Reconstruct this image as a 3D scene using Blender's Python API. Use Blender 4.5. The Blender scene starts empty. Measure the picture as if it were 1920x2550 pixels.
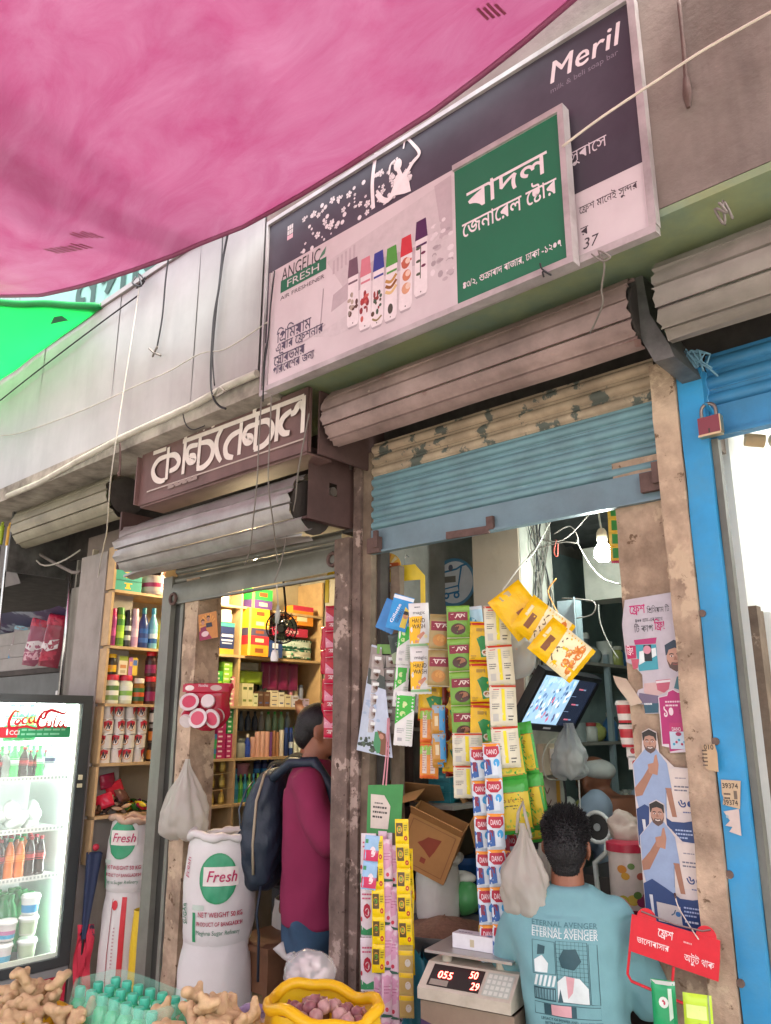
import bpy,bmesh,math,random
from mathutils import Vector as V,Matrix,Euler,noise
from mathutils.geometry import delaunay_2d_cdt
R=math.radians
rnd=random.Random(7)
U=rnd.uniform
sc=bpy.context.scene
col=sc.collection
# camera
cam=bpy.data.objects.new('camera',bpy.data.cameras.new('camera'))
col.objects.link(cam)
cam.location=(0,0,1.65)
cam.rotation_euler=(R(90+15),0,R(41.9))
cam.data.sensor_fit='VERTICAL'
cam.data.sensor_height=24
cam.data.lens=24*1963/2550
cam.data.clip_start=0.05
cam.data.clip_end=500
sc.camera=cam
# sky, sun, exposure
SUN_EL,SUN_AZ=R(64),R(97)
w=bpy.data.worlds.new('World')
sc.world=w
w.use_nodes=True
wn=w.node_tree
sky=wn.nodes.new('ShaderNodeTexSky')
sky.sky_type='NISHITA'
sky.sun_disc=False
sky.sun_elevation=SUN_EL
sky.sun_rotation=SUN_AZ
sky.air_density=1.0
sky.dust_density=6.0
sky.ozone_density=0.6
hsv=wn.nodes.new('ShaderNodeHueSaturation')
hsv.inputs['Saturation'].default_value=0.25
wn.links.new(sky.outputs[0],hsv.inputs['Color'])
wn.links.new(hsv.outputs[0],wn.nodes['Background'].inputs[0])
wn.nodes['Background'].inputs[1].default_value=0.15
sun=bpy.data.objects.new('sun',bpy.data.lights.new('sun','SUN'))
col.objects.link(sun)
sun.data.energy=1.5
sun.data.angle=R(14)
sun.data.color=(1,.96,.9)
sd=V((math.sin(SUN_AZ)*math.cos(SUN_EL),math.cos(SUN_AZ)*math.cos(SUN_EL),math.sin(SUN_EL)))
sun.rotation_euler=sd.to_track_quat('Z','Y').to_euler()
sun.location=sd*20
vs=sc.view_settings
vs.view_transform='Standard'
vs.look='None'
vs.gamma=1
vs.use_curve_mapping=False
vs.exposure=2.25
sc.cycles.max_bounces=8
sc.cycles.transparent_max_bounces=16
# materials
def lin(h):
 if not isinstance(h,str):
  return tuple(h)
 o=[]
 for i in(0,2,4):
  c=int(h[i:i+2],16)/255
  o.append(c/12.92 if c<=.04045 else((c+.055)/1.055)**2.4)
 return tuple(o)
MATS={}
def mat(name,c,r=.6,m=0.,var=.12,vs=6.,bump=0.,bs=30.,wear=None,dirt=None,streak=0.,spec=.4,alpha=1.,trans=0.,emit=0.,coat=0.):
 if name in MATS:
  return MATS[name]
 M=bpy.data.materials.new(name)
 MATS[name]=M
 M.use_nodes=True
 N,L=M.node_tree.nodes,M.node_tree.links
 b=N['Principled BSDF']
 c=lin(c)
 b.inputs['Roughness'].default_value=r
 b.inputs['Metallic'].default_value=m
 b.inputs['Specular IOR Level'].default_value=spec
 b.inputs['Alpha'].default_value=alpha
 b.inputs['Transmission Weight'].default_value=trans
 b.inputs['Coat Weight'].default_value=coat
 if emit:
  b.inputs['Emission Color'].default_value=(*c,1)
  b.inputs['Emission Strength'].default_value=emit
 if var==0 and not wear and not dirt and not streak and not bump:
  b.inputs['Base Color'].default_value=(*c,1)
  return M
 tc=N.new('ShaderNodeTexCoord').outputs['Object']
 def tex(s,d=5,st=None):
  t=N.new('ShaderNodeTexNoise')
  t.inputs['Scale'].default_value=s
  t.inputs['Detail'].default_value=d
  t.inputs['Roughness'].default_value=.62
  src=tc
  if st:
   mp=N.new('ShaderNodeMapping')
   mp.inputs['Scale'].default_value=st
   L.new(tc,mp.inputs[0])
   src=mp.outputs[0]
  L.new(src,t.inputs[0])
  return t.outputs[0]
 def rng(s,a,b2):
  q=N.new('ShaderNodeMapRange')
  q.inputs[1].default_value=a
  q.inputs[2].default_value=b2
  L.new(s,q.inputs[0])
  return q.outputs[0]
 def mix(f,a,b2,k=1.):
  x=N.new('ShaderNodeMix')
  x.data_type='RGBA'
  if k!=1:
   mu=N.new('ShaderNodeMath')
   mu.operation='MULTIPLY'
   mu.inputs[1].default_value=k
   L.new(f,mu.inputs[0])
   f=mu.outputs[0]
  L.new(f,x.inputs[0])
  for v,i in((a,6),(b2,7)):
   if isinstance(v,tuple):
    x.inputs[i].default_value=(*v,1)
   else:
    L.new(v,x.inputs[i])
  return x.outputs[2]
 lo=tuple(max(0,x*(1-var))for x in c)
 hi=tuple(min(1,x*(1+var))for x in c)
 out=mix(rng(tex(vs),.3,.7),lo,hi)
 if dirt:
  out=mix(rng(tex(dirt[2],6),.42,.72),out,lin(dirt[0]),dirt[1])
 if streak:
  out=mix(rng(tex(9,4,(1,1,.12)),.5,.8),out,tuple(x*.35 for x in c),streak)
 rough=None
 if wear:
  for wc,th,s in(wear if isinstance(wear[0],tuple)else(wear,)):
   wf=rng(tex(s,8),th,th+.035)
   out=mix(wf,out,lin(wc))
   rough=wf
 L.new(out,b.inputs['Base Color'])
 if rough is not None and m==0:
  rr=N.new('ShaderNodeMapRange')
  rr.inputs[3].default_value=r
  rr.inputs[4].default_value=min(1,r+.3)
  L.new(rough,rr.inputs[0])
  L.new(rr.outputs[0],b.inputs['Roughness'])
 if bump:
  bp=N.new('ShaderNodeBump')
  bp.inputs['Strength'].default_value=bump
  bp.inputs['Distance'].default_value=.01
  L.new(tex(bs,6),bp.inputs['Height'])
  L.new(bp.outputs[0],b.inputs['Normal'])
 return M
def film(name,c,a=.5,r=.2,tl=.4):
 """thin plastic film: part clear, part translucent and glossy"""
 if name in MATS:
  return MATS[name]
 M=bpy.data.materials.new(name)
 MATS[name]=M
 M.use_nodes=True
 N,L=M.node_tree.nodes,M.node_tree.links
 b=N['Principled BSDF']
 b.inputs['Base Color'].default_value=(*lin(c),1)
 b.inputs['Roughness'].default_value=r
 t=N.new('ShaderNodeBsdfTranslucent')
 t.inputs[0].default_value=(*lin(c),1)
 m1=N.new('ShaderNodeMixShader')
 m1.inputs[0].default_value=tl
 L.new(b.outputs[0],m1.inputs[1])
 L.new(t.outputs[0],m1.inputs[2])
 tr=N.new('ShaderNodeBsdfTransparent')
 m2=N.new('ShaderNodeMixShader')
 m2.inputs[0].default_value=a
 L.new(tr.outputs[0],m2.inputs[1])
 L.new(m1.outputs[0],m2.inputs[2])
 L.new(m2.outputs[0],N['Material Output'].inputs[0])
 return M
def ink(h,r=.4):
 h=h.lower()
 return mat('ink_%s_%d'%(h,r*100),h,r,var=.07,vs=30)
# mesh building
class MB:
 def __init__(s):
  s.v,s.f,s.m,s.k=[],[],[],0
 def add(s,vs,fs,k=None):
  o=len(s.v)
  s.v+=[tuple(p)for p in vs]
  for f in fs:
   s.f.append(tuple(i+o for i in f))
   s.m.append(s.k if k is None else k)
  return s
 def box(s,x0,x1,y0,y1,z0,z1,k=None):
  return s.add([(x,y,z)for z in(z0,z1)for y in(y0,y1)for x in(x0,x1)],[(0,2,3,1),(4,5,7,6),(0,1,5,4),(2,6,7,3),(0,4,6,2),(1,3,7,5)],k)
 def obox(s,c,d,rot=(0,0,0),k=None):
  m=Euler([R(a)for a in rot]).to_matrix()
  vs=[V(c)+m@V((x*d[0]/2,y*d[1]/2,z*d[2]/2))for z in(-1,1)for y in(-1,1)for x in(-1,1)]
  return s.add(vs,[(0,2,3,1),(4,5,7,6),(0,1,5,4),(2,6,7,3),(0,4,6,2),(1,3,7,5)],k)
 def poly(s,pts,k=None):
  return s.add(pts,[tuple(range(len(pts)))],k)
 def grid(s,fn,nu,nv,k=None,cu=False):
  vs=[fn(i/nu,j/nv)for j in range(nv+1)for i in range(nu if cu else nu+1)]
  w=nu if cu else nu+1
  return s.add(vs,[(j*w+i,j*w+(i+1)%w,(j+1)*w+(i+1)%w,(j+1)*w+i)for j in range(nv)for i in range(nu)],k)
 def tube(s,pts,r,n=6,k=None,cap=True,closed=False):
  pts=[V(p)for p in pts]
  rs=r if isinstance(r,(list,tuple))else[r]*len(pts)
  prev=None
  rings=[]
  m=len(pts)
  for i,p in enumerate(pts):
   a=pts[(i-1)%m]if(closed or i)else p
   b=pts[(i+1)%m]if(closed or i<m-1)else p
   d=(b-a)
   d=d.normalized()if d.length>1e-9 else V((0,0,1))
   if prev is None:
    u=d.orthogonal().normalized()
   else:
    u=prev-d*prev.dot(d)
    u=u.normalized()if u.length>1e-6 else d.orthogonal().normalized()
   prev=u
   w2=d.cross(u)
   rings.append([p+(u*math.cos(t)+w2*math.sin(t))*rs[i]for t in(2*math.pi*q/n for q in range(n))])
  vs=[q for g in rings for q in g]
  fs=[]
  for i in range(m if closed else m-1):
   j=(i+1)%m
   fs+=[(i*n+q,i*n+(q+1)%n,j*n+(q+1)%n,j*n+q)for q in range(n)]
  if cap and not closed:
   fs+=[tuple(range(n))[::-1],tuple(range((m-1)*n,m*n))]
  return s.add(vs,fs,k)
 def lathe(s,prof,c=(0,0,0),n=16,k=None,sx=1,sy=1):
  vs=[(c[0]+r*sx*math.cos(2*math.pi*q/n),c[1]+r*sy*math.sin(2*math.pi*q/n),c[2]+z)for r,z in prof for q in range(n)]
  m=len(prof)
  fs=[(i*n+q,i*n+(q+1)%n,(i+1)*n+(q+1)%n,(i+1)*n+q)for i in range(m-1)for q in range(n)]
  if prof[0][0]>1e-4:
   fs.append(tuple(range(n))[::-1])
  if prof[-1][0]>1e-4:
   fs.append(tuple(range((m-1)*n,m*n)))
  return s.add(vs,fs,k)
 def ball(s,c,r,nu=12,nv=8,k=None,rot=None):
  r=r if isinstance(r,(tuple,list))else(r,r,r)
  m=Euler([R(a)for a in rot]).to_matrix()if rot else Matrix.Identity(3)
  def fn(u,v):
   a,b=2*math.pi*u,math.pi*(v-.5)
   return V(c)+m@V((r[0]*math.cos(a)*math.cos(b),r[1]*math.sin(a)*math.cos(b),r[2]*math.sin(b)))
  return s.grid(fn,nu,nv,k,cu=True)
 def prism(s,pts,y0,y1,k=None):
  """outline in (x, z), given thickness in y"""
  n=len(pts)
  vs=[(x,y0,z)for x,z in pts]+[(x,y1,z)for x,z in pts]
  return s.add(vs,[tuple(range(n)),tuple(range(n,2*n))[::-1]]+[(i,n+i,n+(i+1)%n,(i+1)%n)for i in range(n)],k)
 def xf(s,M):
  s.v=[tuple(M@V(p))for p in s.v]
  return s
def mesh(mb,mats,name='mesh',smooth=0):
 me=bpy.data.meshes.new(name)
 me.from_pydata(mb.v,[],mb.f)
 for m in(mats if isinstance(mats,(list,tuple))else[mats]):
  me.materials.append(m)
 if any(mb.m):
  me.polygons.foreach_set('material_index',mb.m)
 bm=bmesh.new()
 bm.from_mesh(me)
 bmesh.ops.recalc_face_normals(bm,faces=bm.faces)
 bm.to_mesh(me)
 bm.free()
 if smooth:
  me.polygons.foreach_set('use_smooth',[True]*len(me.polygons))
  if smooth<180:
   me.set_sharp_from_angle(angle=R(smooth))
 return me
def link(name,data,parent=None,loc=None,rot=None,world=True):
 o=bpy.data.objects.new(name,data)
 col.objects.link(o)
 if parent is not None:
  o.parent=parent
  if loc is None and world and parent.type=='EMPTY':
   o.location=-parent.location
 if loc is not None:
  o.location=loc
 if rot is not None:
  o.rotation_euler=[R(a)for a in rot]
 return o
def obj(name,mb,mats,parent=None,smooth=0,**k):
 return link(name,mesh(mb,mats,name,smooth),parent,**k)
def tag(o,label=None,cat=None,group=None,kind=None):
 for a,b in(('label',label),('category',cat),('group',group),('kind',kind)):
  if b:
   o[a]=b
 return o
def thing(name,label,cat,loc=(0,0,0),group=None,rot=None):
 o=bpy.data.objects.new(name,None)
 col.objects.link(o)
 o.location=loc
 o.empty_display_size=.05
 if rot:
  o.rotation_euler=[R(a)for a in rot]
 return tag(o,label,cat,group)
def copy(o,loc,rot=None,label=None,parent=None):
 c=o.copy()
 col.objects.link(c)
 c.parent=parent
 c.location=loc
 if rot is not None:
  c.rotation_euler=[R(a)for a in rot]
 if label:
  c['label']=label
 for ch in list(o.children):
  copy(ch,ch.location,None,None,c)
 return c
def solid(mbs,voxel=.012,smooth=6,it=.6):
 """several overlapping closed shapes welded into one continuous skin"""
 me=bpy.data.meshes.new('tmp')
 me.from_pydata(mbs.v,[],mbs.f)
 o=bpy.data.objects.new('tmp',me)
 col.objects.link(o)
 a=o.modifiers.new('a','REMESH')
 a.mode='VOXEL'
 a.voxel_size=voxel
 b=o.modifiers.new('b','SMOOTH')
 b.factor=it
 b.iterations=smooth
 dg=bpy.context.evaluated_depsgraph_get()
 r=bpy.data.meshes.new_from_object(o.evaluated_get(dg))
 bpy.data.objects.remove(o)
 bpy.data.meshes.remove(me)
 r.polygons.foreach_set('use_smooth',[True]*len(r.polygons))
 return r
def limb(mb,pts,rs,n=12,flat=1.):
 """tapered closed tube through joints with round ends"""
 P,Q=[],[]
 pts=[V(p)for p in pts]
 for i in range(len(pts)-1):
  for t in range(4):
   f=t/4
   P.append(pts[i].lerp(pts[i+1],f))
   Q.append(rs[i]*(1-f)+rs[i+1]*f)
 P.append(pts[-1])
 Q.append(rs[-1])
 d0=(P[0]-P[1]).normalized()
 d1=(P[-1]-P[-2]).normalized()
 P=[P[0]+d0*Q[0]*.8,P[0]+d0*Q[0]*.5]+P+[P[-1]+d1*Q[-1]*.5,P[-1]+d1*Q[-1]*.8]
 Q=[Q[0]*.45,Q[0]*.85]+Q+[Q[-1]*.85,Q[-1]*.45]
 return mb.tube(P,Q,n)
def setmats(me,*ms):
 for m in ms:
  me.materials.append(m)
 return me
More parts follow.
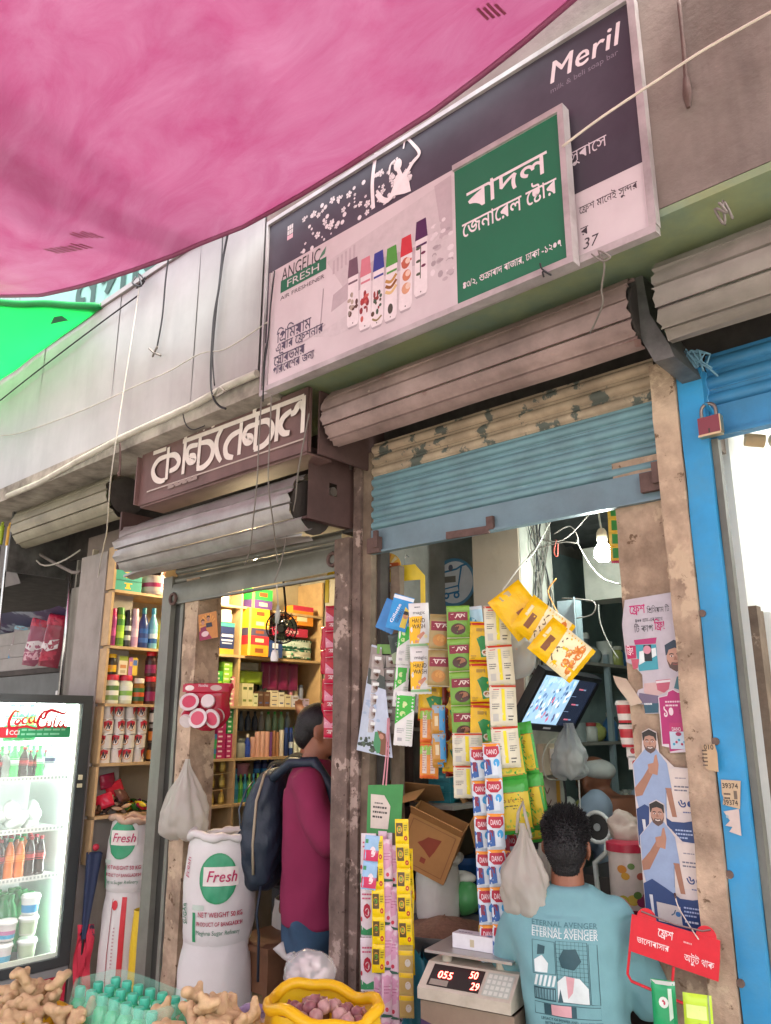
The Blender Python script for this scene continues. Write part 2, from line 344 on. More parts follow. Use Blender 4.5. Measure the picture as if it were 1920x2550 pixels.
BN={'ব':'298|303,311 0,-35 -53,0 0,-276 -38,0 -15,30* -53,50* -68,36* -38,6 -20,48 48,28* 103,48* 55,16 -12,-21 0,35 -217,0 0,35|212,237 10,-14 -38,-13* -84,-36* -35,-22 27,-6* 61,-29* 52,-44* 14,-29 -5,0 0,12* -2,22* 0,16','া':'133|138,311 0,-35 -52,0 0,-276 -39,0 0,234 -6,18* -23,24* -19,0 -4,0 0,35 7,0 12,0* 26,-15* 8,-16 0,2* -1,18* 0,6 0,38 27,0 11,-33','দ':'302|306,311 0,-35 -226,0 0,-150 -8,10 20,23* 52,39* 60,32* 34,13 32,-32 -10,-17* -11,-34* -5,-36* 0,-22 0,-24* 8,-45* 9,-28 -37,-9 -10,30* -10,55* 0,30 0,21* 6,36* 11,28* 5,9 6,-3 -28,-11* -54,-33* -52,-43* -28,-27 -29,20 0,168 -46,0 0,35','ল':'366|370,311 0,-35 -52,0 0,-276 -38,0 0,168 2,-14 -10,16* -25,20* -15,0 -7,0* -15,-6* -11,-15* 0,-15 0,-6* 1,-8* 0,-4 -32,-3 -2,21* -18,28* -26,15* -16,0 -13,0* -19,-11* -10,-17* 0,-11 0,-20* 30,-28* 26,-10 -13,-36 -24,7* -38,26* -22,38* 0,25 0,22* 22,33* 37,18* 22,0 26,0* 38,-19* 16,-22 -7,0 5,16* 28,18* 16,0 18,0* 26,-14* 16,-14 -5,-7 -1,11* 0,20* 0,12 0,42 -285,0 0,35','ে':'173|178,311 0,-35 -10,0 -16,-4* -36,-24* -32,-37* -20,-50* 0,-30 0,-36* 22,-43* 32,-18* 16,0 12,0* 17,6* 11,6 18,-30 -14,-10* -30,-8* -16,0 -32,0* -48,32* -28,60* 0,40 0,41* 32,67* 52,46* 32,10 -32,-16 -9,-2* -21,0* -13,0 -70,0 0,35','ন':'302|307,311 0,-35 -53,0 0,-276 -38,0 0,122 8,-28 -16,22* -40,38* -40,22* -20,0 -18,0* -26,-20* 0,-19 0,-15* 21,-22* 22,-8 -19,-36 -30,13* -35,43* 0,26 0,25* 23,33* 37,16* 19,0 26,0* 43,-18* 37,-32* 18,-20 -8,-2 -1,12* -1,22* 0,12 0,90 -221,0 0,35','র':'298|303,311 0,-35 -53,0 0,-276 -38,0 -15,30* -53,50* -68,36* -38,6 -20,48 48,28* 103,48* 55,16 -12,-21 0,35 -217,0 0,35|212,237 10,-14 -38,-13* -84,-36* -35,-22 27,-6* 61,-29* 52,-44* 14,-29 -5,0 0,12* -2,22* 0,16|92,-3 -12,0* -18,16* 0,13 0,13* 18,17* 12,0 13,0* 17,-17* 0,-13 0,-13* -17,-16*','জ':'458|200,32 -29,0* -54,20* -47,47* -40,77* -16,56 38,10 18,-61* 42,-77* 54,-34* 36,0 37,0* 38,32* 0,32 0,16* -8,22* -4,7 30,0 -14,-15* -31,-22* -34,-14* -20,0 -20,0* -30,16* -17,28* 0,20 0,22* 31,46* 37,16 -10,0* -25,0* -13,0 -154,0 0,35 469,0 0,-35 -157,0 -12,0* -19,0* -8,1 -42,-19* -44,-31* -14,-25* 0,-12 0,-14* 16,-12* 10,0 18,0* 30,18* 20,16 42,-16 5,-10* 6,-29* 0,-16 0,-25* -23,-44* -50,-26*|400,102 0,-24* 8,-45* 10,-28 -38,-9 -8,30* -10,55* 0,30 0,27* 9,42* 7,14 -38,0* -54,19* -36,35* -12,24 38,8 8,-15* 24,-23* 39,-12* 29,0 6,0* 14,0* 7,1 19,-35 -12,-22* -10,-44*','ট':'284|288,311 0,-35 -202,0 0,-174 0,-22* 5,-18* 3,-4 10,-10* 18,0 20,0* 34,19* 14,14 14,15* 16,36* 0,18 0,16* -16,16* -19,0 -6,0* -14,-2* -7,-2 -5,36 9,2* 21,4* 11,0 19,0* 29,-14* 16,-30* 0,-24 0,-30* -28,-56* -22,-18 -19,-16* -43,-20* -26,0 -19,0* -27,11* -8,9 -8,9* -10,27* 0,28 0,180 -53,0 0,35|198,311 -1,21* -19,18* -20,0 -48,0 -32,0* -36,8* -12,10 -14,10* -13,32* 0,20 0,6* 1,12* 2,8 36,-2 0,-6* -2,-8* 0,-6 0,-10* 5,-18* 5,-5 7,-8* 27,-7* 24,0 39,0 27,0* 30,-8* 12,-11 8,-8* 9,-27* 1,-21','শ':'338|344,311 0,-35 -53,0 0,-276 -39,0 0,256 3,10 -1,8* -2,18* 0,12 0,40 27,0 12,-33|180,314 20,0* 33,-14* 26,-28* 8,-18 -2,-52 -15,36* -42,40* -26,0 -20,0* -24,-22* 0,-20 0,-20* 32,-26* 36,-2 -3,-38 -33,2* -42,23* -20,37* 0,25 0,27* 20,34* 34,16*|38,314 22,0* 37,-16* 24,-38* 0,-30 0,-20* -20,-37* -41,-23* -33,0 -3,38 26,1* 28,13* 12,22* 0,10 0,20* -26,24* -26,0 -9,0* -17,-2* -12,-4 -4,38 12,2* 20,2*','ক':'404|408,311 0,-35 -162,0 0,-32 0,-8 0,-236 -38,0 -15,30* -52,52* -67,35* -36,5 -20,48 49,28* 97,44* 54,16 -10,-20 0,38 -213,0 0,35|208,234 10,-15 -26,-7* -54,-23* -52,-25* -21,-12 28,-6* 59,-30* 50,-45* 12,-26 -4,-1 -1,12* -1,22* 0,16|380,144 0,-16* -12,-30* -30,-19* -26,0 -8,0* -14,1* -7,2 3,36 3,-1* 9,-1* 5,0 24,0* 15,19* 0,13 0,26* -52,38* -50,7 1,37 39,-4* 62,-30* 38,-48*','ঢ':'284|288,311 0,-35 -202,0 0,-174 0,-22* 5,-18* 3,-4 10,-10* 18,0 20,0* 34,19* 14,14 14,15* 16,36* 0,18 0,16* -16,16* -19,0 -6,0* -14,-2* -7,-2 -5,36 9,2* 21,4* 11,0 19,0* 29,-14* 16,-30* 0,-24 0,-30* -28,-56* -22,-18 -19,-16* -43,-20* -26,0 -19,0* -27,11* -8,9 -8,9* -10,27* 0,28 0,180 -53,0 0,35','৪':'296|148,0 -58,0* -59,47* 0,38 0,28* 40,41* 43,14 0,-12 -26,12* -34,22* -17,26* 0,20 0,20* 25,34* 48,21* 35,0 43,0* 50,-21* 22,-34* 0,-18 0,-21* -20,-29* -34,-20* -22,-8 -2,10 40,-13* 43,-37* 0,-34 0,-43* -61,-43*|148,36 40,0* 37,28* 0,22 0,16* -23,24* -35,16* -19,4 -38,-10* -38,-30* 0,-22 0,-20* 38,-28*|148,182 18,4* 32,15* 21,21* 0,14 0,18* -37,22* -36,0 -18,0* -32,-10* -19,-17* 0,-13 0,-19* 33,-25*','৩':'296|276,148 0,-36* -20,-58* -46,-34* -36,0 -28,0* -46,18* -40,48* -33,89* -13,70 38,10 16,-75* 32,-86* 43,-36* 28,0 25,0* 30,24* 12,40* 0,26 0,30* -18,48* -28,28* -18,0 -14,0* -14,-13* 0,-12 0,-8* 4,-16* 6,-10 -40,-11 -6,13* -6,25* 0,12 0,20* 20,25* 30,11* 14,0 36,0* 48,-39* 24,-65*','২':'296|64,270 0,10* 10,22* 11,14 31,-18 -6,-6* -4,-12* 0,-6 0,-6* 8,-10* 22,-6* 22,-4 52,-10* 40,-40* 0,-30 0,-34* -56,-46* -50,-4 -4,0* -10,2* -6,2 20,4 22,-8* 46,-23* 44,-29* 20,-18 -22,-27 -30,25* -50,33* -50,23* -56,16* -36,8 8,36 18,-5* 36,-7* 26,0 51,0* 39,28* 0,22 0,12* -11,18* -28,12* -26,6 -29,6* -36,14* -16,22*','১':'296|144,0 -43,0* -39,36* 0,25 0,19* 24,34* 31,8 15,-38 -16,-4* -14,-11* 0,-9 0,-10* 21,-12* 20,0 31,0* 34,30* 0,22 0,16* -12,23* -28,26* -24,17 -32,22* -35,30* -15,26* 0,14 0,12* 14,28* 12,12 34,-18 -8,-8* -8,-14* 0,-8 0,-6* 4,-12* 12,-14* 26,-20* 21,-14 29,-20* 34,-33* 14,-35* 0,-23 0,-28* -26,-41* -46,-22*','০':'296|145,46 -31,0* -50,24* -28,49* 0,37 0,30* 24,52* 50,34* 40,0 40,0* 48,-31* 22,-51* 0,-30 0,-30* -24,-52* -51,-32*|150,236 -20,0* -34,-18* -20,-37* 0,-25 0,-21* 14,-34* 30,-20* 26,0 22,0* 34,21* 18,36* 0,24 0,23* -16,33* -30,18*','৭':'296|191,150 25,-7 -20,-9* -42,-10* -20,0 -49,0* -50,44* 0,38 0,22* 19,38* 32,29* 41,16* 21,0 18,0* 30,-9* 12,-10 10,-10* 12,-26* 0,-28 0,-156 0,-13* 4,-14* 16,-6* 14,-1 -4,-38 -26,1* -31,13* -12,26* 0,21|133,161 21,0* 31,9* 17,8 -11,-9 0,51 0,18* -3,20* -8,7 -4,5* -16,6* -12,0 -12,0* -26,-12* -22,-19* -12,-27* 0,-15 0,-24* 31,-18*','৬':'296|174,20 -26,0* -48,19* -40,47* -36,80* -14,60 38,12 10,-50* 26,-68* 29,-43* 37,-19* 21,0 33,0* 38,38* 0,40 0,22* -13,30* -5,8 20,0 -8,-22* -22,-30* -28,-16* -16,0 -10,0* -18,6* -7,7 -7,7* -10,25* 0,27 0,26 0,12* -6,14* -14,6* -15,0 5,38 20,0* 27,-8* 8,-8 7,-8* 6,-22* 0,-14 0,-46 0,-13* 8,-13* 10,0 8,0* 16,9* 16,23* 8,23 28,7 9,-12* 13,-32* 8,-33* 0,-15 0,-32* -23,-52* -47,-30*','ি':'133|138,311 0,-35 -52,0 0,-276 -39,0 0,276 -52,0 0,35 46,0 -8,9* -17,22* -6,10 17,30* 39,48* 53,28* 37,0 27,0* 49,-12* 46,-25* 48,-35* 26,-20 -20,-28 -35,28* -55,38* -51,18* -29,0 -27,0* -41,-19* -29,-34* -12,-23 4,-7* 14,-18* 9,-10','য':'313|318,311 0,-35 -52,0 0,-276 -39,0 -21,28* -51,42* -67,30* -46,6 -18,46 16,10* 34,19* 35,18* 17,8 -19,15* -49,22* -34,7 16,34 0,-9 -45,0 0,35|227,276 -159,0 -11,4 21,-5* 42,-22* 37,-25* 11,-12 2,-28 -18,-8* -39,-19* -37,-19* -14,-10 -6,8 44,-6* 64,-28* 50,-40* 21,-24 -7,-2 0,10* -1,24* 0,12','ম':'311|316,311 0,-35 -52,0 0,-276 -39,0 0,68 9,-27 -18,27* -35,44* -39,28* -24,0 -18,0* -26,-18* 0,-20 0,-16* 24,-22* 24,-8 -13,-39 -27,9* -34,28* -15,32* 0,18 0,24* 23,32* 37,16* 19,0 30,0* 45,-22* 35,-36* 14,-24 -9,-1 -1,11* -1,24* 0,12 0,136 -230,0 0,35|150,162 0,-4* -1,-6* -1,-2 -38,11 0,29* -18,35* -40,19* -33,3 7,36 22,-7 24,-2* 38,-15* 26,-28* 14,-41*','এ':'379|256,314 20,0* 28,-8* 9,-9 9,-8* 12,-23* 0,-21 0,-245 -38,0 -4,15* -15,19* -21,10* -16,0 -18,0* -30,-4* -34,-5* -22,0 -17,0* -39,7* -35,22* -22,41* 0,34 0,12* 4,27* 2,10 39,-5 -2,-7* -4,-22* 0,-14 0,-22* 13,-27* 22,-14* 27,-5* 14,0 25,0* 41,8* 26,0 22,0* 32,-12* 11,-15 0,179 0,18* -5,16* -6,5 -8,7* -19,0 -18,0* -33,-16* -25,-24* -15,-29* 0,-13 0,-4* 4,-12* 14,-8* 12,0 6,0* 10,2* 5,0 3,-35 -4,-2* -17,-2* -11,0 -24,0* -37,30* 0,31 0,20* 21,42* 36,34* 46,22*','ফ':'419|424,311 0,-35 -359,0 -8,4 21,-5* 42,-22* 37,-25* 11,-12 2,-28 -18,-8* -39,-19* -37,-19* -14,-10 -5,9 39,-8* 59,-25* 47,-35* 22,-23 -1,8* -1,18* 0,10 0,169 7,0 27,0* 52,-9* 44,-21* 18,-18 12,-13* 14,-31* 0,-19 0,-16* -14,-30* -30,-19* -24,0 -8,0* -14,1* -8,2 3,35 3,-1* 9,0* 5,0 24,0* 15,19* 0,13 0,26* -51,38* -45,5 0,-217 -39,0 -20,28* -50,42* -65,28* -45,8 -18,46 16,10* 34,19* 35,18* 17,8 -19,15* -49,22* -34,7 16,34 0,-9 -45,0 0,35','স':'341|346,311 0,-35 -52,0 0,-276 -39,0 0,176 11,-31 -15,21* -23,22* -10,0 -7,0* -12,-8* -15,-23* -12,-23 -14,-24* -22,-32* -24,-14* -18,0 -14,0* -24,10* -24,26* -14,22 30,18 14,-24* 18,-14* 10,0 8,0* 16,10* 18,26* 12,22 12,17 13,27* 24,20* 15,0 16,0* 26,-18* 18,-19 -10,-1 -2,12* -1,20* 0,11 0,47 -260,0 0,35|136,136 -6,34* -10,40* -13,10 -13,12* -42,12* -33,4 7,38 28,-10 28,-5* 38,-14* 24,-23* 12,-32* 2,-24','ৗ':'133|86,0 -39,0 0,276 -52,0 0,35 143,0 0,-35 -52,0|50,311 -1,21* -19,18* -20,0 -84,0 -33,0* -35,8* -13,10 -13,10* -14,32* 0,20 0,6* 2,13* 0,7 38,-2 -2,-6* 0,-10* 0,-4 0,-10* 4,-18* 5,-5 7,-8* 26,-7* 25,0 76,0 27,0* 30,-8* 12,-11 8,-8* 9,-27* 1,-21','ভ':'360|211,22 -33,0* -56,20* -50,50* -41,80* -17,60 38,10 18,-66* 46,-80* 58,-36* 36,0 26,0* 38,18* 20,34* 0,22 0,14* -6,24* -10,20* -7,7 24,39 19,-28* 18,-52* 0,-25 0,-31* -28,-51* -54,-29*|192,142 -32,0* -36,32* 0,27 0,11* 8,23* 4,8 40,-12 -4,-5* -6,-15* 0,-8 0,-13* 15,-12* 12,0 11,0* 20,8* 25,23* 15,24 31,5 -4,-27 -13,-23* -30,-30* -34,-16*|366,311 0,-35 -371,0 0,35','প':'358|363,311 0,-35 -53,0 0,-276 -38,0 0,198 11,-32 -21,30* -34,42* -30,28* -31,12* -18,0 -20,0* -33,-15* -26,-25* -12,-14 -4,-2 8,6* 16,4* 9,0 29,0* 27,-31* 0,-23 0,-6* -1,-10* -1,-2 -9,3 6,7* 12,12* 12,12* 6,6 62,58 25,-26 -142,-134 -29,27 40,39 -18,-22 -14,-11 7,9* 11,19* 0,13 0,12* -16,15* -14,0 -8,0* -15,-4* -8,-5 -38,36 20,26* 42,40* 46,22* 27,0 28,0* 44,-20* 42,-42* 24,-32 -10,3 -1,12* -1,28* 0,16 0,65 26,0 12,-33','ু':'0|-143,-133 -13,0* -32,11* -23,26* 0,20 0,26* 39,30* 35,0 31,0* 58,-22* 59,-40* 33,-26 -22,-28 -34,28* -54,38* -50,18* -24,0 -18,0* -18,-14* 0,-10 0,-14* 20,-12* 13,0 19,0* 22,16* 12,22* 4,25* 0,9 0,34 38,0 0,-26 0,-14* -6,-38* -20,-36* -38,-23*','ই':'265|179,311 -1,21* -18,18* -21,0 -36,0 -33,0* -36,8* -12,10 -14,10* -13,32* 0,20 0,6* 1,13* 2,7 36,-2 0,-6* -2,-10* 0,-4 0,-10* 5,-18* 5,-5 7,-8* 27,-7* 24,0 28,0 27,0* 31,-8* 11,-11 9,-8* 8,-27* 1,-21|121,250 39,0* 49,-26* 23,-41* 0,-21 0,-40* -58,-48* -56,-4 5,6 23,-6* 50,-24* 50,-32* 24,-19 -23,-27 -31,24* -52,33* -50,25* -56,19* -35,8 7,35 18,-6* 32,-4* 24,0 35,0* 39,17* 14,27* 0,14 0,26* -38,29* -30,0 -18,0* -22,-7* -10,-14* 0,-9 0,-4* 2,-9* 1,-3 -37,-7 -2,7* -3,17* 0,6 0,18* 22,26* 39,14*|88,232 -3,16* -25,25* -24,5 12,22 24,-6 28,-10* 25,-28* 2,-22|270,311 0,-35 -275,0 0,35','অ':'446|452,311 0,-35 -53,0 0,-276 -39,0 -14,30* -43,44* -25,16 13,33 19,-11* 41,-38* 11,-20 0,8* -1,13* -1,14* 0,8 0,179 -365,0 0,35|188,46 -34,0* -62,32* -54,76* -24,67 37,12 18,-52* 39,-67* 50,-30* 31,0 27,0* 34,17* 15,31* 0,18 0,29* -31,36* -24,0 -16,0* -18,-15* 0,-14 0,-4* 2,-12* 2,-4 -38,-8 -3,10* -3,18* 0,8 0,18* 20,26* 32,12* 18,0 30,0* 43,-26* 24,-46* 0,-31 0,-27* -25,-46* -51,-28*|172,232 -2,16* -25,25* -23,5 12,22 22,-6 28,-10* 26,-28* 2,-22','থ':'322|328,311 0,-35 -53,0 0,-276 -39,0 -18,28* -52,48* -67,36* -41,7 -12,47 26,-18 42,-8* 64,-32* 46,-39* 14,-21 -1,12* -1,23* 0,13 0,248 27,0 11,-33|106,312 31,0* 42,-21* 21,-37* 0,-22 0,-39* -64,-49* -57,-6 -24,4 -9,24 42,2* 50,19* 22,29* 0,17 0,21* -28,24* -28,0 -24,0* -22,-20* 0,-11 0,-7* 8,-12* 9,-5 -22,-31 -9,6* -16,16* -9,21* 0,13 0,18* 20,29* 39,17*','খ':'348|353,311 0,-35 -53,0 0,-276 -38,0 -14,20* -36,38* -44,32* -53,24* -32,5 -12,47 24,-18 47,-8* 64,-32* 44,-40* 13,-20 -1,12* 0,23* 0,13 0,248 26,0 12,-33|225,235 0,-29* -31,-40* -55,-24* -35,-4 -23,4 -10,24 41,2* 51,18* 25,28* 0,19 0,15* -14,26* -16,12 28,26 16,-15* 23,-39*|91,215 -31,0* -36,31* 0,28 0,12* 7,20* 5,8 38,-10 -4,-6* -5,-14* 0,-8 0,-13* 15,-13* 11,0 10,0* 22,8* 23,24* 12,24 28,6 0,-24 -10,-22* -28,-33* -35,-18*','ণ':'310|315,311 0,-35 -53,0 0,-276 -38,0 0,212 10,-30 -23,33* -41,43* -39,20* -20,0 -15,0* -23,-12* -12,-20* 0,-14 0,-16* 15,-22* 34,-14* 28,-2 -4,-42 -32,3* -52,23* -30,40* 0,29 0,27* 24,38* 39,18* 23,0 26,0* 42,-18* 40,-34* 21,-26 -8,2 -1,9* -2,29* 0,12 0,56 26,0 12,-33','গ':'328|242,0 0,212 10,-31 -17,25* -31,36* -28,24* -28,12* -16,0 -27,0* -33,-28* -12,-18 -7,-4 7,7* 29,9* 19,0 23,0* 29,-18* 13,-28* 0,-14 0,-29* -40,-47* -42,-22 -25,36 27,12* 40,28* 0,20 0,12* -17,14* -16,0 -13,0* -23,-6* -12,-6 -41,33 15,26* 36,39* 41,20* 25,0 24,0* 42,-17* 40,-35* 20,-26 -10,6 0,6* -2,30* 0,14 0,52 26,0 12,-33 53,0 0,-35 -53,0 0,-276','y':'313|318,311 0,-35 -52,0 0,-276 -39,0 -21,28* -51,42* -67,30* -46,6 -18,46 16,10* 34,19* 35,18* 17,8 -19,15* -49,22* -34,7 16,34 0,-9 -45,0 0,35|227,276 -159,0 -11,4 21,-5* 42,-22* 37,-25* 11,-12 2,-28 -18,-8* -39,-19* -37,-19* -14,-10 -6,8 44,-6* 64,-28* 50,-40* 21,-24 -7,-2 0,10* -1,24* 0,12|90,-3 -12,0* -18,16* 0,13 0,13* 18,17* 12,0 12,0* 18,-17* 0,-13 0,-13* -18,-16*','K':'465|470,311 0,-35 -475,0 0,35|236,264 18,0* 26,-7* 8,-7 11,-8* 11,-24* 0,-24 0,-4 0,-7* 0,-14* -2,-7 2,-9 0,-153 -38,0 -5,22* -23,22* -19,0 -17,0* -29,-4* -31,-5* -22,0 -16,0* -36,7* -31,20* -20,38* 0,31 0,11* 3,25* 2,9 38,-6 -2,-8* -2,-16* 0,-14 0,-26* 20,-26* 30,-8* 14,0 18,0* 29,4* 27,4* 16,0 18,0* 28,-12* 10,-15 0,138 0,13* -5,14* -5,4 -4,3* -12,3* -10,0 -16,0* -25,-11* -10,-9 -10,-8* -12,-20* 0,-10 0,-8* 9,-12* 16,0 8,0* 10,2* 5,0 3,-35 -4,-1* -17,-3* -12,0 -23,0* -34,25* 0,28 0,17* 17,35* 16,14 15,14* 40,18*|380,212 30,0* 37,-34* 0,-28 0,-15* -13,-31* -34,-27* -31,-9 -12,36 25,6* 28,21* 0,15 0,18* -20,14* -14,0 -18,0* -34,-30* -14,-27 -22,19 20,37* 44,35*','P':'378|382,311 0,-35 -52,0 0,-276 -38,0 0,198 10,-32 -20,30* -34,42* -30,28* -32,12* -18,0 -20,0* -32,-15* -27,-25* -11,-14 -4,-2 8,6* 15,4* 9,0 30,0* 26,-31* 0,-23 0,-6* 0,-10* -2,-2 -8,3 6,7* 11,12* 13,12* 6,6 62,58 24,-26 -142,-134 -29,27 41,39 -18,-22 -15,-11 7,9* 11,19* 0,13 0,12* -15,15* -14,0 -8,0* -16,-4* -8,-5 -38,36 20,26* 42,40* 46,22* 27,0 28,0* 45,-20* 42,-42* 23,-32 -9,3 -2,12* 0,28* 0,16 0,65 26,0 12,-33|330,-22 -38,0 -4,16* -16,18* -21,10* -13,0 -26,0* -49,-9* -29,0 -18,0* -38,7* -34,19* -22,37* 0,30 0,8* 2,20* 3,10 39,-6 -2,-6* -2,-17* 0,-9 0,-21* 17,-25* 33,-11* 22,0 24,0* 46,9* 25,0 19,0* 32,-13* 12,-15 0,46 38,0','F':'450|454,311 0,-35 -358,0 -8,4 20,-5* 43,-22* 37,-25* 10,-12 3,-28 -18,-8* -39,-19* -37,-19* -14,-10 -5,9 39,-8* 59,-23* 46,-33* 22,-23 0,8* -1,18* 0,10 0,165 7,0 27,0* 51,-9* 45,-21* 17,-18 12,-13* 14,-31* 0,-19 0,-16* -13,-30* -30,-19* -25,0 -8,0* -14,1* -7,2 3,35 2,-1* 10,0* 4,0 25,0* 15,19* 0,13 0,26* -52,38* -44,5 0,-217 -38,6 -21,27* -51,39* -64,26* -46,8 -18,46 16,10* 34,19* 36,18* 16,8 -18,15* -50,22* -34,7 16,34 1,-9 -76,0 0,35|292,-58 -38,0 -6,22* -28,21* -22,0 -16,0* -26,-4* -28,-5* -15,0 -16,0* -32,8* -26,17* -16,30* 0,23 0,10* 3,18* 2,5 38,-5 -2,-6* -2,-13* 0,-7 0,-26* 28,-18* 22,0 15,0* 24,5* 23,4* 14,0 21,0* 34,-15* 11,-16 0,46 38,16','G':'364|368,311 0,-35 -52,0 0,-276 -38,0 0,212 10,-31 -18,25* -30,36* -28,24* -29,12* -16,0 -27,0* -32,-28* -12,-18 -8,-4 8,7* 28,9* 20,0 22,0* 29,-18* 13,-28* 0,-14 0,-29* -38,-44* -38,-22 -26,36 26,11* 36,26* 0,20 0,12* -16,14* -16,0 -14,0* -22,-6* -13,-6 -41,33 16,26* 35,39* 41,20* 25,0 25,0* 42,-17* 39,-35* 20,-26 -9,6 -1,6* -1,30* 0,14 0,52 26,0 12,-33|316,-22 -37,0 -7,21* -28,23* -21,0 -16,0* -30,-4* -31,-5* -20,0 -16,0* -36,7* -32,19* -19,37* 0,30 0,10* 2,20* 2,8 39,-6 -2,-7* -2,-16* 0,-9 0,-21* 16,-25* 30,-11* 19,0 17,0* 28,5* 28,4* 18,0 16,0* 30,-12* 14,-16 0,4 38,0','S':'412|220,314 20,0* 28,-18* 13,-25 27,33 30,7 16,-13* 24,-37* 0,-25 0,-27* -24,-42* -43,-31* -28,-11 -15,37 33,12* 39,34* 0,27 0,13* -10,23* -14,9 25,10 -50,-60 -31,-2 -4,26* -20,24* -16,0 -10,0* -14,-8* -9,-14* 0,-11 0,-16* 24,-20* 27,-1 -2,-38 -28,2* -34,20* -16,34* 0,20 0,24* 17,30* 29,14*|104,314 18,0* 32,-15* 20,-33* 0,-26 0,-18* -16,-33* -34,-21* -26,0 -4,39 30,1* 20,22* 0,13 0,17* -21,18* -21,0 -10,0* -13,-3* -9,-3 -4,38 11,2* 17,2*|260,16 -55,0* -95,43* -72,95* -24,78 37,12 22,-68* 59,-83* 78,-39* 48,0 39,0* 47,26* 0,29 0,21* -26,27* -20,8 40,17 23,-13* 23,-38* 0,-25 0,-27* -30,-41* -56,-22*','Y':'128|132,311 0,-35 -34,0 30,10 -21,-16* -21,-26* -7,-28* 0,-18 0,-17* 8,-37* 9,-40* 0,-21 0,-18* -8,-33* -22,-29* -40,-22* -31,-7 -11,34 32,8* 31,22* 9,30* 0,16 0,20* -8,38* -8,37* 0,17 0,20* 7,28* 17,26* 14,16 8,-10 -91,0 0,35','T':'282|135,308 50,0* 53,-42* 0,-40 0,-23* -20,-35* -33,-23* -41,-11* -22,0 -28,0* -44,18* -27,38* 0,28 0,22* 19,34* 32,22* 40,12*|137,277 -21,0* -35,-14* -20,-26* 0,-19 0,-23* 33,-27* 30,0 20,0* 35,14* 21,28* 0,18 0,24* -32,25*|64,274 42,-14* 76,-47* 29,-27 -17,-30 -31,30* -79,48* -43,16|288,311 0,-35 -86,0 -64,8 -50,-6 -18,-1* -34,-1* -18,0 -23,0 0,35|196,311 0,21* -18,18* -22,0 -43,0 -33,0* -35,8* -13,10 -13,10* -13,32* 0,20 0,6* 1,12* 1,8 37,-2 -1,-6* -1,-8* 0,-6 0,-10* 5,-18* 4,-5 8,-8* 26,-7* 24,0 36,0 26,0* 32,-8* 10,-11 9,-8* 9,-27* 0,-21|150,-6 -43,0* -47,40* 0,36 0,18* 21,32* 39,26* 28,12 46,-6 -34,-18* -42,-27* -20,-24* 0,-15 0,-16* 15,-16* 25,-6* 14,0 22,0* 30,11* 16,19* 0,10 0,8* -8,10* -10,7 24,28 20,-11* 15,-24* 0,-14 0,-22* -27,-36* -48,-22*','N':'424|96,236 22,0* 36,-15* 32,-25* 14,-17 0,-45 -22,28* -50,38* -24,0 -17,0* -23,-18* 0,-16 0,-14* 18,-19* 19,-8 -19,-35 -28,12* -31,40* 0,25 0,23* 22,30* 33,16*|429,311 0,-35 -203,0 0,-174 0,-22* 5,-18* 3,-4 10,-10* 18,0 20,0* 34,19* 14,14 14,15* 16,36* 0,18 0,16* -16,16* -19,0 -6,0* -14,-2* -7,-2 -5,36 9,2* 21,4* 11,0 19,0* 29,-14* 16,-30* 0,-24 0,-30* -28,-56* -22,-18 -19,-16* -43,-20* -26,0 -19,0* -27,11* -8,9 -8,9* -10,27* 0,28 0,72 2,14 -2,10* 0,19* 0,11 0,54 -193,0 0,35|338,311 -1,21* -19,18* -20,0 -48,0 -32,0* -36,8* -12,10 -14,10* -13,32* 0,20 0,6* 1,12* 2,8 36,-2 0,-6* -2,-8* 0,-6 0,-10* 5,-18* 5,-5 7,-8* 27,-7* 24,0 39,0 27,0* 30,-8* 12,-11 8,-8* 9,-27* 1,-21','D':'448|453,311 0,-35 -227,0 0,-150 -7,10 20,23* 51,39* 60,32* 34,13 32,-32 -9,-17* -11,-34* -6,-36* 0,-22 0,-24* 8,-45* 10,-28 -38,-9 -9,30* -10,55* 0,30 0,21* 6,36* 11,28* 5,9 6,-3 -29,-11* -53,-33* -53,-43* -27,-27 -29,20 0,72 2,5 -2,10* 0,20* 0,10 0,51 -193,0 0,35|98,238 20,0* 36,-14* 31,-26* 15,-18 0,-44 -22,28* -50,38* -24,0 -17,0* -23,-18* 0,-16 0,-14* 18,-19* 19,-8 -19,-35 -28,11* -31,41* 0,25 0,23* 21,30* 35,16*'}
# lettering and flat print
GL={}
def load_latin():
 chars=sorted(set('ABCDEFGHIJKLMNOPQRSTUVWXYZabcdefghijklmnopqrstuvwxyz0123456789&.,-!/:'))
 tmp=[]
 for bold in(0,):
  for c in chars+['HH']:
   for s in((c,'H'+c+'H')if c!='HH' else(c,)):
    cu=bpy.data.curves.new('t','FONT')
    cu.body=s
    cu.resolution_u=3
    o=bpy.data.objects.new('t',cu)
    col.objects.link(o)
    tmp.append((bold,c,s,o))
 dg=bpy.context.evaluated_depsgraph_get()
 wd={}
 for bold,c,s,o in tmp:
  e=o.evaluated_get(dg)
  me=e.to_mesh()
  if s==c and c!='HH':
   GL[(bold,c)]=[[(v.co.x,v.co.y)for v in me.vertices],[tuple(p.vertices)for p in me.polygons],.5]
  else:
   xs=[v.co.x for v in me.vertices]
   wd[(bold,s)]=max(xs)-min(xs)
  e.to_mesh_clear()
 for(b,c),g in GL.items():
  g[2]=wd[(b,'H'+c+'H')]-wd[(b,'HH')]
 for _,_,_,o in tmp:
  cu=o.data
  bpy.data.objects.remove(o)
  bpy.data.curves.remove(cu)
load_latin()
